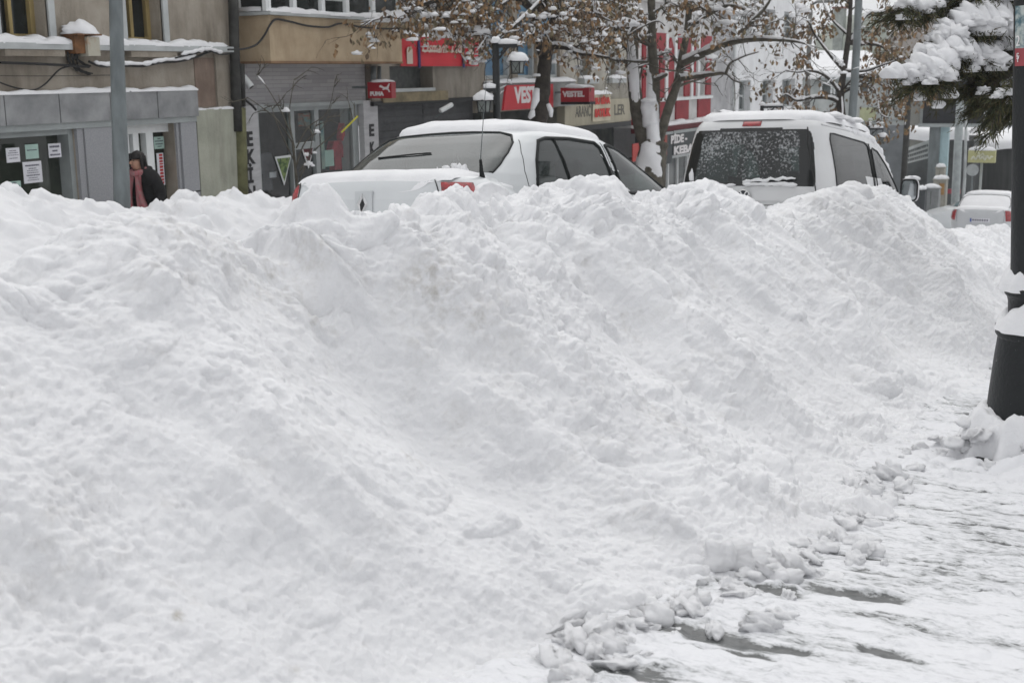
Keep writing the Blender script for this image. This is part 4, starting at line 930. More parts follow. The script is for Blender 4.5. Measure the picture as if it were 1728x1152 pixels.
for h_ in hs: window(b7, XW-.28, *h_, TRIMG, GREYGL, 1 if h_[0] > WY(1280) else 0, 1, .07, .06)
m = MB(); m.tube([(XW+.06,y0+.12,-7),(XW+.06,y0+.12,9.9)], .08, 8); m.build('rain_pipe', WHITEP, b7, True)

# ---- 7: low house with a snowy roof at the end of the street and what stands behind it
def quadpx(pts, D):
    return [at(x, y, D if not isinstance(D, (list, tuple)) else D[i]) for i, (x, y) in enumerate(pts)]
D8 = 62
b8 = thing('snow_roofed_house', at(1445, 300, D8), 'low pale house with a snow covered hipped roof at the end of the street', 'house')
A, B = at(1352, 330, D8), at(1529, 330, D8); eave = at(1440, 130, D8).z; ridge = at(1440, 92, D8+4).z
PALEH = wallmat('pale house render', (.40,.43,.42), (.48,.50,.49), stain=.25); DG = mat('dull grey lower wall', (.20,.215,.225), .7, .15, 2)
zg = A.z-1; dv = Vector((-math.sin(YAW), math.cos(YAW), 0))*7; rt = Vector((math.cos(YAW), math.sin(YAW), 0))
def H(px, z, off=0.0):
    q = at(px, 200, D8); e = FW*1; q = Vector((q.x, q.y, z)); return q-Vector((-math.sin(YAW), math.cos(YAW), 0))*off
zl_ = at(1490, 212, D8).z
m = MB(); a0, b0 = H(1352, zg), H(1529, zg)
def upz(v, z): return Vector((v.x, v.y, z))
m.quad(upz(a0,zl_), upz(b0,zl_), upz(b0,eave), upz(a0,eave)); m.quad(upz(b0,zg), upz(b0+dv,zg), upz(b0+dv,eave), upz(b0,eave)); m.quad(upz(a0+dv,zg), upz(a0,zg), upz(a0,eave), upz(a0+dv,eave)); m.quad(upz(b0+dv,zg),upz(a0+dv,zg),upz(a0+dv,eave),upz(b0+dv,eave))
m.build('wall', PALEH, b8)
m = MB(); m.quad(a0, b0, upz(b0,zl_), upz(a0,zl_)); m.build('lower_wall', DG, b8)
rt_ = (b0-a0).normalized(); e0 = upz(a0-rt_*.25, eave)-dv*.05; e1 = upz(b0+rt_*.25, eave)-dv*.05; f0, f1 = e0+dv*1.1, e1+dv*1.1
g0 = upz(a0+rt_*1.1+dv*.5, ridge); g1 = upz(b0-rt_*1.2+dv*.5, ridge)
m = MB()
def roofgrid(p, q, r, s_, n=14, k=6, seed=0):
    rnd = random.Random(seed); rows = []
    for j in range(k+1):
        row = []
        for i in range(n+1):
            u, v = i/n, j/k; x = (p*(1-u)+q*u)*(1-v)+(s_*(1-u)+r*u)*v
            row.append(x+Vector((0,0,.18*math.sqrt(min(1, 4*v+.25))+rnd.uniform(-.035,.035))))
        rows.append(row)
    rows.insert(0, [x-Vector((0,0,.2)) for x in rows[0]]); m.grid(rows)
roofgrid(e0, e1, g1, g0, seed=1); roofgrid(e1, f1, g1, g1, seed=2); roofgrid(f1, f0, g0, g1, seed=3); roofgrid(f0, e0, g0, g0, seed=4); m.build('snow_roof', SNOW, b8, True)
m = MB(); m.bar(e0-Vector((0,0,.06)), e1-Vector((0,0,.06)), .10, .12); m.build('eave', ALU, b8)
for x0, x1, y0, y1 in ((1384,1401,140,161),(1406,1418,142,162),(1449,1464,140,158)):
    p0, p1 = H(x0, at(x0,y1,D8).z, .03), H(x1, at(x0,y0,D8).z, .03)
    m = MB(); m.quad(p0, upz(p1,p0.z), p1, upz(p0,p1.z)); f = m.build('window', GREYGL, b8)
    m = MB(); m.bar(p0, upz(p1,p0.z), .08, .08); m.bar(upz(p0,p1.z), p1, .08, .08); m.bar(p0, upz(p0,p1.z), .08, .08); m.bar(upz(p1,p0.z), p1, .08, .08); m.build('frame', WHITEP, f)
YEL = mat('pale yellow panel', (.42,.44,.27), .7, .1); p0, p1 = H(1450, at(1450,206,D8).z, .04), H(1477, at(1450,182,D8).z, .04)
m = MB(); m.quad(p0, upz(p1,p0.z), p1, upz(p0,p1.z)); m.build('yellow_panel', YEL, b8)
m = MB(); q0, q1 = H(1430, at(1430,207,D8).z, .05), H(1529, at(1430,203,D8).z, .05); m.bar(q0, q1, .06, .06); m.build('ledge', ALU, b8)
D9 = 85
b9 = thing('green_gable_building', at(1460, 200, D9), 'large grey green building with a gable rising behind the snowy roof', 'building')
GG = wallmat('grey green render', (.30,.33,.28), (.37,.39,.35), stain=.2); GB = wallmat('grey brown gable', (.29,.265,.24), (.34,.31,.285), stain=.2)
def W9(px, py, off=0): return at(px, py, D9+off)
m = MB(); pl = [(1425,170),(1425,62),(1448,36),(1472,20),(1500,24),(1500,170)]; f = [W9(*p) for p in pl]; bk = [p+dv*1.2 for p in f]
m.add(f+bk, [tuple(range(6)), tuple(reversed(range(6,12)))]+[(i+6, (i+1)%6+6, (i+1)%6, i) for i in range(6)]); m.build('wall', GG, b9)
m = MB(); pl = [(1500.5,170),(1500.5,24),(1540,30),(1600,-40),(1760,-40),(1760,170)]; f = [W9(*p, 1.5) for p in pl]; bk = [p+dv for p in f]
m.add(f+bk, [tuple(range(6)), tuple(reversed(range(6,12)))]+[(i+6, (i+1)%6+6, (i+1)%6, i) for i in range(6)]); m.build('gable_wing', GB, b9)
m = MB(); p, q = W9(1406,42,.5), W9(1427,14,.5); m.box(p.x, q.x, p.y, p.y+.9, p.z-4, q.z); ch = m.build('chimney', mat('grey chimney', (.26,.28,.26), .8, .2), b9)
m = MB(); p, q = W9(1404,15,.3), W9(1429,12,.3); m.box(p.x,q.x,p.y-.1,p.y+1.0,p.z,q.z); m.build('chimney_cap', mat('brick cap', (.22,.10,.08), .8, .2), ch, local=True)
# ================================================================== CARS
CARW = mat('white car paint', (.58,.60,.61), .30, .03, 2, spec=.5, coat=.5)
GAP = mat('dark panel gap', (.03,.03,.03), .7, .1)
TAILR = mat('red lamp lens', (.27,.010,.014), .15, .5, 26, spec=.6, coat=.6)
CLEARL = mat('clear lamp lens', (.55,.52,.52), .15, .1, spec=.6)
CABIN = mat('dark seat cloth', (.035,.03,.03), .85, .3, 8)
CGLASS = glassmat('green tinted car glass', (.24,.30,.28), mist=.05, ior=1.5); CGREAR = glassmat('rear car glass', (.20,.26,.25), rough=.05, mist=.09, ior=1.5)
VGLASS = glassmat('van glass with snow grains', (.20,.27,.26), fleck=.62, rough=.05, mist=.02, ior=1.45); VSIDE = glassmat('van side glass with snow grains', (.14,.18,.17), fleck=.12, ior=1.36)
def se(a, n): return max(0.0, 1-min(1, abs(a))**n)**(1/n)
def lerp(x, k): return float(np.interp(x, [a for a, _ in k], [b for _, b in k]))
class Car:
    """body described by side profile curves; cabin is a stack of rounded plan outlines"""
    def __init__(s, L, W, nb, shoulder, deck, cab, nc, sill=.2):
        s.L, s.W, s.nb, s.sh, s.deck, s.cab, s.nc, s.sill = L, W/2, nb, shoulder, deck, cab, nc, sill
    def bw(s, y): return s.W*se((y-s.L/2)/(s.L/2+.003), s.nb)
    def cabp(s, z):
        yr, yf, w_ = (lerp(z, [(c[0], c[i]) for c in s.cab]) for i in (1,2,3)); return (yr+yf)/2, (yf-yr)/2, w_
    def side(s, y, z):
        c, l, w_ = s.cabp(z); return w_*se((y-c)/l, s.nc)
    def rear(s, x, z, sgn=-1):
        c, l, w_ = s.cabp(z); return c+sgn*l*se(x/w_, s.nc)
    def bodyside(s, y, z):
        k = lerp(z, [(s.sill,.93),(s.sill+.12,.985),(.5,1),(.72,1),(s.sh-.06,.975),(s.sh,.95)]); return s.bw(y)*k
    def bodyrear(s, x, z):
        k = lerp(z, [(s.sill,.93),(s.sill+.12,.985),(.5,1),(.72,1),(s.sh-.06,.975),(s.sh,.95)])
        return s.L/2-(s.L/2+.003)*se(x/(s.W*k), s.nb)
    def body(s, par, paint):
        n = 34; ys = [s.L/2*(1-math.cos(math.pi*i/n)) for i in range(n+1)]; ys = sorted(set(ys+[.004,.012,.03,s.L-.012,s.L-.03])); rows = []
        for y in ys:
            w_ = max(s.bw(y), .004); zt = lerp(y, s.deck); sh = min(s.sh, zt-.02)
            half = [(0,s.sill-.01),(.7,s.sill-.01),(.93,s.sill+.02),(.985,s.sill+.12),(1,.5),(1,.62),(1,.72),(.985,sh-.10),(.972,sh-.05),(.95,sh-.012),(.925,min(zt,sh+.018)),(.87,min(zt,sh+.058)),(.76,zt-.010),(.5,zt-.003),(.25,zt),(0,zt)]
            rows.append([(a*w_,y,z) for a, z in half]+[(-a*w_,y,z) for a, z in reversed(half[:-1])][:-1])
        m = MB(); m.grid(rows, True); n_ = len(rows[0]); m.f.append(list(range(n_))); m.m.append(0); m.f.append(list(range((len(rows)-1)*n_, len(rows)*n_))); m.m.append(0)
        return smooth_angle(m.build('body', paint, par, True, True), 38)
    def cabin(s, par, paint, sidewin, rearwin, glassS, glassR, roof, front=None, inner=None, blk=None, nz=46, nu=240):
        z0, z1 = s.cab[0][0], s.cab[-1][0]; rows = []
        zs = [z0+(z1-z0)*i/nz for i in range(nz+1)]
        for z in zs:
            c, l, w_ = s.cabp(z); r = []
            for k in range(nu):
                t = 2*math.pi*k/nu; ct, st = math.cos(t), math.sin(t); e = 2/s.nc
                x = w_*math.copysign(abs(ct)**e, ct); y = c+l*math.copysign(abs(st)**e, st); r.append((x,y,z))
            rows.append(r)
        c, l, w_ = s.cabp(z1)
        for k, dz in roof: rows.append([((p[0])*k, c+(p[1]-c)*k, z1+dz) for p in rows[nz]])
        P, G, R, K = MB(), MB(), MB(), MB()
        def inp(pt, poly):
            r = False; j = len(poly)-1
            for i in range(len(poly)):
                if (poly[i][1] > pt[1]) != (poly[j][1] > pt[1]) and pt[0] < (poly[j][0]-poly[i][0])*(pt[1]-poly[i][1])/(poly[j][1]-poly[i][1])+poly[i][0]: r = not r
                j = i
            return r
        for i in range(len(rows)-1):
            for k in range(nu):
                q = [rows[i][k], rows[i][(k+1)%nu], rows[i+1][(k+1)%nu], rows[i+1][k]]
                x, y, z = (sum(p[j] for p in q)/4 for j in range(3)); T = P
                if i < nz:
                    c, l, w_ = s.cabp(z)
                    if abs(y-c) < .97*l and any(inp((y,z), w) for w in sidewin) and abs(x) > .5*w_: T = G
                    elif y < c and inp((x,z), rearwin): T = K if (inner and not inp((x,z), inner)) else R
                    elif front and y > c and inp((x,z), front): T = R
                T.quad(*q)
        def wm(mb, name, mt, pr):
            if not mb.f: return None
            o = mb.build(name, mt, pr, True, True); bm = __import__('bmesh').new(); bm.from_mesh(o.data); __import__('bmesh').ops.remove_doubles(bm, verts=bm.verts, dist=1e-5); bm.to_mesh(o.data); bm.free(); return o
        wm(P, 'roof_and_pillars', paint, par)
        H_ = MB(); H_.v = [(x*.965, s.cabp(min(z, z1))[0]+(y-s.cabp(min(z, z1))[0])*.975, z-(.02 if z > z1-.03 else .004)) for x, y, z in P.v]; H_.f = [list(reversed(f)) for f in P.f]; H_.m = list(P.m)
        wm(H_, 'headliner', CABIN, par)
        # side panes: one object each
        for sg in (1, -1):
            for wi in sidewin:
                g = MB()
                for f in G.f:
                    q = [G.v[i] for i in f]; x, y, z = (sum(p[j] for p in q)/4 for j in range(3))
                    if x*sg > 0 and inp((y,z), wi): g.quad(*q)
                wm(g, 'side_window', glassS, par)
        wr = MB(); wf = MB()
        for f in R.f:
            q = [R.v[i] for i in f]; (wr if sum(p[1] for p in q)/4 < s.L*.5 else wf).quad(*q)
        rw = wm(wr, 'rear_window', glassR, par); wm(wf, 'windscreen', glassS, par)
        if K.f: wm(K, 'window_border', blk, rw)
        return rw
    def gasket(s, par, poly, r, sides=(1,), mt=None):
        for sg in sides:
            pts = []
            for (a, b), (c, d) in zip(poly, poly[1:]+poly[:1]):
                for t in np.linspace(0, 1, 8, endpoint=False): y, z = a+(c-a)*t, b+(d-b)*t; pts.append((sg*(s.side(y,z)+.002), y, z))
            pts.append(pts[0]); m = MB(); m.tube(pts, r, 6, False); m.build('window_seal', mt or RUBBER, par, True, True)
    def line(s, par, pts, r=.003, fn=None, sg=1, name='panel_gap', mt=None):
        q = []
        for (a, b), (c, d) in zip(pts, pts[1:]):
            for t in np.linspace(0, 1, 10, endpoint=False): q.append((a+(c-a)*t, b+(d-b)*t))
        q.append(pts[-1]); m = MB()
        if fn == 'rear': m.tube([(x, s.rear(x,z)-.001, z) for x, z in q], r, 5)
        elif fn == 'bodyrear': m.tube([(x, s.bodyrear(x,z)-.001, z) for x, z in q], r, 5)
        elif fn == 'bodyside': m.tube([(sg*(s.bodyside(y,z)+.001), y, z) for y, z in q], r, 5)
        else: m.tube([(sg*(s.side(y,z)+.001), y, z) for y, z in q], r, 5)
        return m.build(name, mt or GAP, par, True, True)
    def lens(s, par, name, mt, sg, x0, yend, zlo, zhi, th=.012, n=14, taper=0):
        """lamp wrapped round a rear corner: from x0 on the rear face to yend on the flank"""
        rows = []
        for z in np.linspace(zlo, zhi, 10):
            v = (z-zlo)/(zhi-zlo); r = []
            xa = x0+taper*(v-.5); k = lerp(z, [(s.sill,.93),(s.sill+.12,.985),(.5,1),(.72,1),(s.sh-.06,.975),(s.sh,.95)])
            ye = yend*(1-.35*abs(v-.4))
            t0 = math.acos(min(1, (xa/(s.W*k))**(s.nb/2))); t1 = math.asin(min(1, ((s.L/2-ye)/(s.L/2))**(s.nb/2)))
            for j in range(n+1):
                t = t1+(t0-t1)*j/n if False else (t0*(1-j/n)+(math.pi/2-math.acos(min(1,((s.L/2-ye)/(s.L/2))**(s.nb/2))))*j/n)
                e = 2/s.nb; b = th*math.sqrt(max(0.0, min(1, 6*min(v,1-v), 6*min(j/n,1-j/n))))
                # outline in the parametrisation x = W cos^e, y = L/2 - L/2 sin^e
                tt = t0+(math.asin(min(1,((s.L/2-ye)/(s.L/2))**(s.nb/2)))-t0)*j/n
                x = s.W*k*math.cos(tt)**e; y = s.L/2-s.L/2*math.sin(tt)**e
                dx, dy = x-0, y-s.L/2; r.append((sg*(x+b*(x/(s.W*k))**6), y-b*(1 if x < s.W*k*.93 else .3), z))
            rows.append(r)
        m = MB(); m.grid(rows); return m.build(name, mt, par, True, True)
def carroot(name, pose, label, cat='car'):
    X, Y, Z, h, pi, ro = pose
    o = bpy.data.objects.new(name, None); COL.objects.link(o); o.empty_display_size = .2
    # heading, then nose down, then lean
    o.matrix_world = Matrix.Translation((X,Y,Z)) @ Matrix.Rotation(h, 4, 'Z') @ Matrix.Rotation(-pi, 4, 'X') @ Matrix.Rotation(ro, 4, 'Y')
    return tag(o, label, cat, 'parked cars and vans')
def snow_sheet(par, name, nu, nv, fn, tk, seed, edge=.18, shift=(0,0)):
    """snow lying on a panel: fn(u, v) -> point on the panel, tk thickness"""
    U, V = np.meshgrid(np.linspace(0,1,nu), np.linspace(0,1,nv), indexing='ij')
    P = np.array([[fn(u, v) for v in np.linspace(0,1,nv)] for u in np.linspace(0,1,nu)])
    e = np.minimum(np.minimum(U,1-U)*(1/edge), np.minimum(V,1-V)*(1/edge)); e = np.sqrt(np.clip(e*(2-e), 0, 1)*(e < 1)+(e >= 1))
    q = (P[...,0]+seed, P[...,1], P[...,2])
    t = tk*(1+.28*fbm(q, 2.2, seed, 3)+.15*fbm(q, 9, seed+1, 2))*e
    T = P+np.array([0,0,1.])*t[..., None]; T[..., 2] -= .006*(e < .05)
    o = npmesh(name, T, SNOW); o.parent = par; return o
def wheels(car, par, ys, r=.30, x=.70, w_=.19):
    for y in ys:
        for sg in (1,-1):
            m = MB(); prof = [(r*.62,-w_/2),(r*.94,-w_/2),(r,-w_*.3),(r,w_*.3),(r*.94,w_/2),(r*.62,w_/2)]
            m.v = []; n = 28
            vs = [(sg*(x+.0)+zz, y+rr*math.cos(2*math.pi*k/n), r+rr*math.sin(2*math.pi*k/n)) for rr, zz in prof for k in range(n)]
            m.add(vs, [(i*n+k, i*n+(k+1)%n, (i+1)*n+(k+1)%n, (i+1)*n+k) for i in range(5) for k in range(n)]); t = m.build('wheel', RUBBER, par, True, True)
            m = MB(); vs = [(sg*x+sg*dz, y+rr*math.cos(2*math.pi*k/n), r+rr*math.sin(2*math.pi*k/n)) for rr, dz in ((r*.63,.07),(r*.58,.085),(r*.5,.05),(r*.2,.075),(.02,.08)) for k in range(n)]
            m.add(vs, [(i*n+k, i*n+(k+1)%n, (i+1)*n+(k+1)%n, (i+1)*n+k) for i in range(4) for k in range(n)]); m.build('rim', GALV, t, True, True)
def seats(par, ys, zb, zt, mt=CABIN, half=.36):
    for y, w_ in ys:
        for sg in ((1,-1) if w_ < .6 else (0,)):
            m = MB(); rows = []
            for z, k, dy in ((zb,.9,0),(zb+.2,1,.02),(zt-.24,.95,-.05),(zt-.20,.5,-.06),(zt-.17,.45,-.06),(zt-.05,.5,-.07),(zt,.3,-.07)):
                rr = []
                for t in np.linspace(0, 2*math.pi, 20, endpoint=False):
                    rr.append((sg*half+w_/2*k*math.copysign(abs(math.cos(t))**.5, math.cos(t)), y+dy+.07*(1 if k > .6 else .7)*math.copysign(abs(math.sin(t))**.5, math.sin(t)), z))
                rows.append(rr)
            m.grid(rows, True); n_ = 20; m.f.append(list(range(n_*6, n_*7))); m.m.append(0); m.build('seat', mt, par, True, True)
def floorpan(par, w_, y0, y1, z):
    m = MB(); m.box(-w_, w_, y0, y1, z-.02, z); m.build('cabin_floor', CABIN, par, local=True)

SEDAN = Car(4.16, 1.70, 8, .93, [(0,.84),(.02,.95),(.05,.985),(.12,1.015),(.35,1.035),(.55,1.02),(.8,.84),(3.0,.84),(3.1,.99),(3.6,.90),(4.0,.78),(4.16,.6)],
            [(.86,.40,3.62,.80),(.95,.40,3.50,.792),(1.03,.46,3.26,.776),(1.15,.64,2.92,.748),(1.27,.84,2.60,.708),(1.33,.95,2.43,.680),(1.365,1.04,2.32,.645),(1.385,1.12,2.23,.60)], 6)
SW_R = [(1.00,.955),(1.05,1.14),(1.15,1.288),(1.25,1.314),(1.60,1.332),(1.98,1.325),(2.04,1.29),(2.12,1.05),(2.14,.945)]
SW_F = [(2.26,.945),(2.19,1.18),(2.14,1.31),(2.18,1.322),(2.38,1.295),(2.72,1.185),(3.06,1.04),(3.16,.985),(3.12,.945)]
RW = [(-.675,1.035),(.675,1.035),(.672,1.10),(.655,1.185),(.625,1.265),(.57,1.322),(.46,1.346),(.2,1.36),(0,1.364),(-.2,1.36),(-.46,1.346),(-.57,1.322),(-.625,1.265),(-.655,1.185),(-.672,1.10)]
FW_ = [(-.66,1.0),(.66,1.0),(.56,1.32),(-.56,1.32)]
ROOFK = [(.97,.010),(.9,.022),(.78,.034),(.6,.044),(.4,.050),(.2,.053),(.02,.054)]
def sedan_roof(u, v):
    a, b = (u-.5)*2, (v-.5)*2; c, l, w_ = SEDAN.cabp(1.365); x = a*w_*.99; y = c+b*l*1.0
    r = (abs(a)**6+abs(b)**6)**(1/6); z = np.interp(r, [.02,.2,.4,.6,.78,.9,.97,1.0], [1.439,1.437,1.434,1.428,1.42,1.405,1.39,1.36])
    x *= 1; k = se(a, 6)*se(b, 6); sc = min(1, 1/(max(r, 1e-6)) if r > 1 else 1); return (x*sc, c+(y-c)*sc, z)
def make_sedan(pose, label, near=True, paint=CARW, name='parked_car'):
    o = carroot(name, pose, label)
    c = SEDAN; c.body(o, paint)
    rw = c.cabin(o, paint, [SW_R, SW_F], RW, CGLASS, CGREAR if near or paint is CARW else SNOW, ROOFK, FW_, inner=None)
    floorpan(o, .70, .6, 3.0, .87); seats(o, [(1.25,1.2)], .85, 1.12); seats(o, [(2.2,.48)], .85, 1.22)
    m = MB(); m.box(-.62,.62,.62,1.1,.93,.96); m.build('parcel_shelf', CABIN, o, local=True)
    m = MB(); m.box(-.7,.7,2.95,3.15,.86,.985); m.build('dashboard', CABIN, o, local=True)
    for w in (SW_R, SW_F): c.gasket(o, w, .014, (1,-1))
    # quarter light bar in the rear door, rear window seal
    for sg in (1,-1):
        m = MB(); m.tube([(sg*(c.side(y,z)+.003),y,z) for y, z in ((1.36,1.322),(1.42,1.15),(1.48,.95))], .013, 6); m.build('window_bar', RUBBER, o, True, True)
    pts = []
    for (a, b), (d, e) in zip(RW, RW[1:]+RW[:1]):
        for t in np.linspace(0, 1, 6, endpoint=False): x, z = a+(d-a)*t, b+(e-b)*t; pts.append((x, c.rear(x,z)-.003, z))
    pts.append(pts[0]); m = MB(); m.tube(pts, .009, 6, False); m.build('seal', RUBBER, rw, True, True)
    for sg in (1,-1):
        c.line(o, [(.90,.93),(.88,1.05),(.915,1.19),(.975,1.285)], .003, None, sg); c.line(o, [(2.20,.94),(2.14,1.15),(2.09,1.335)], .003, None, sg)
        c.line(o, [(.90,.93),(.95,.7),(1.1,.45)], .0045, 'bodyside', sg); c.line(o, [(2.2,.93),(2.2,.35)], .0045, 'bodyside', sg); c.line(o, [(3.1,.9),(3.15,.35)], .0045, 'bodyside', sg)
        c.lens(o, 'tail_lamp', TAILR, sg, .65, .30, .66, .95, .030, taper=-.03)
        lb = c.lens(o, 'reversing_lamp', CLEARL, sg, .70, .20, .77, .83, .020)
    c.line(o, [(-.62,.62),(-.635,.86),(-.60,.965)], .004, 'bodyrear'); c.line(o, [(.62,.62),(.635,.86),(.60,.965)], .004, 'bodyrear')
    if near:
        # grey plate with a diamond badge
        m = MB(); m.prism([(-.065,.72),(.085,.72),(.085,.895),(-.065,.895)], 'y', c.bodyrear(0,.8)-.008, .02); m.build('badge_plate', mat('silvery trim plate', (.50,.52,.53), .35, .05, spec=.5), o, local=True)
        yb = c.bodyrear(0,.8)-.012; m = MB()
        O = [(0,.885),(.048,.805),(0,.725),(-.048,.805)]; I = [(.004,.852),(.022,.805),(-.004,.758),(-.022,.805)]
        for i in range(4):
            j = (i+1)%4; a, b, d, e = O[i], O[j], I[j], I[i]; mid0 = ((a[0]+e[0])/2, (a[1]+e[1])/2); mid1 = ((b[0]+d[0])/2, (b[1]+d[1])/2)
            m.quad((a[0],yb+.006,a[1]),(b[0],yb+.006,b[1]),(mid1[0],yb-.012,mid1[1]),(mid0[0],yb-.012,mid0[1])); m.quad((mid0[0],yb-.012,mid0[1]),(mid1[0],yb-.012,mid1[1]),(d[0],yb+.003,d[1]),(e[0],yb+.003,e[1]))
        bd = m.build('badge', CHROME, o, local=True); m = MB(); m.prism([(a*.98,b) for a, b in I], 'y', yb+.002, yb+.006); m.build('badge_centre', BLACK, bd, local=True)
        m = MB(); m.tube([(.70,.43,.985),(.705,.41,1.04),(.715,.385,1.11)], [.022,.014,.010], 8); an = m.build('aerial_base', RUBBER, o, True, True)
        m = MB(); m.tube([(.715,.385,1.11),(.775,.34,1.45),(.81,.32,1.66)], [.004,.0025,.0018], 6); m.build('aerial_rod', GALV, an, True, True)
        # wiper on the rear window line
        m = MB(); m.tube([(-.42,c.rear(-.42,1.17)-.012,1.17),(-.1,c.rear(-.1,1.19)-.016,1.19),(.05,c.rear(.05,1.195)-.012,1.195)], .006, 6); m.build('heater_strip', RUBBER, o, True, True)
    snow_sheet(o, 'roof_snow', 46, 46, sedan_roof, .05 if near else .04, 3, .30)
    def deckf(u, v):
        x = (u-.5)*2*.69; y0 = c.bodyrear(x,.9)+.012; y1 = c.rear(min(max(x,-.70),.70),1.02)+.04; y = y0+(y1-y0)*v
        return (x, y, lerp(y, c.deck)+-.035*max(0,(abs(x)-.5)/.19)**2+.003)
    snow_sheet(o, 'boot_snow', 60, 16, deckf, .022, 7, .35)
    if near:
        m = MB()
        for i, (x, z, r) in enumerate(((.34,1.06,.035),(.40,1.075,.03),(.45,1.06,.04),(.37,1.09,.018),(.28,1.055,.02),(.5,1.05,.04))): m.blob((x, c.rear(x,z)-.012, z), r, r*.5, r*.8, i, .35, 10, 7)
        m.build('window_snow', SNOW, o, True, True)
        # snow caked on the rear flank beside the lamp
        U = np.linspace(0,1,44); Vv = np.linspace(0,1,44); R_ = np.zeros((44,44,3))
        for i, u in enumerate(U):
            for j, v in enumerate(Vv):
                y = .14+.56*u; z = .66+.32*v; x = c.bodyside(y, min(z,.93)) if z < .95 else c.bodyside(y,.93)-(z-.95)*1.3
                R_[i,j] = (x,y,z)
        q = (R_[...,0],R_[...,1],R_[...,2]); e_ = ((U[:,None]-.5)/.5)**2+((Vv[None,:]-.52)/.48)**2; e_ = e_*(1+.45*fbm(q, 6, 95, 2)); mk = np.clip((1-e_)*2.2, 0, 1)
        th = mk*(.035+.022*fbm(q, 7, 91, 3)+lumps(R_[...,1], R_[...,2], .09, 92, .6)*.35)-.04*(1-mk)
        R_[...,0] += th; R_[...,1] -= th*.4; R_[...,2] += th*.3
        q = npmesh('flank_snow', R_, SNOW); q.parent = o
    wheels(c, o, (.78, 3.25)); return o
make_sedan((-4.825,7.21,-.457,-.121,.113,-.054), 'white saloon car with a snowy roof, buried behind the bank, nearest of all')

VAN = Car(4.40, 1.79, 9, .98, [(0,.6),(.01,.9),(.03,1.0),(.2,1.0),(.5,.95),(.8,.86),(3.2,.86),(3.3,1.06),(3.8,.98),(4.25,.82),(4.4,.6)],
          [(.88,.0,3.62,.868),(1.0,.015,3.40,.862),(1.2,.045,3.10,.838),(1.4,.08,2.85,.80),(1.6,.115,2.62,.755),(1.68,.14,2.5,.73),(1.74,.18,2.4,.69),(1.775,.25,2.3,.62)], 8)
V_S1 = [(.50,1.04),(.46,1.55),(.50,1.615),(.62,1.622),(1.72,1.600),(1.82,1.56),(1.86,1.30),(1.90,1.02),(1.9,1.0)]
V_S2 = [(2.03,1.0),(1.97,1.35),(1.95,1.53),(2.0,1.555),(2.2,1.53),(2.55,1.36),(2.95,1.10),(3.0,1.04),(2.98,1.0)]
V_R = [(-.745,1.05),(-.71,1.03),(.71,1.03),(.745,1.05),(.735,1.2),(.69,1.48),(.655,1.60),(.61,1.64),(0,1.66),(-.61,1.64),(-.655,1.60),(-.69,1.48),(-.735,1.2)]
V_I = [(-.60,1.075),(.60,1.075),(.575,1.30),(.54,1.57),(.50,1.61),(0,1.628),(-.50,1.61),(-.54,1.57),(-.575,1.30)]
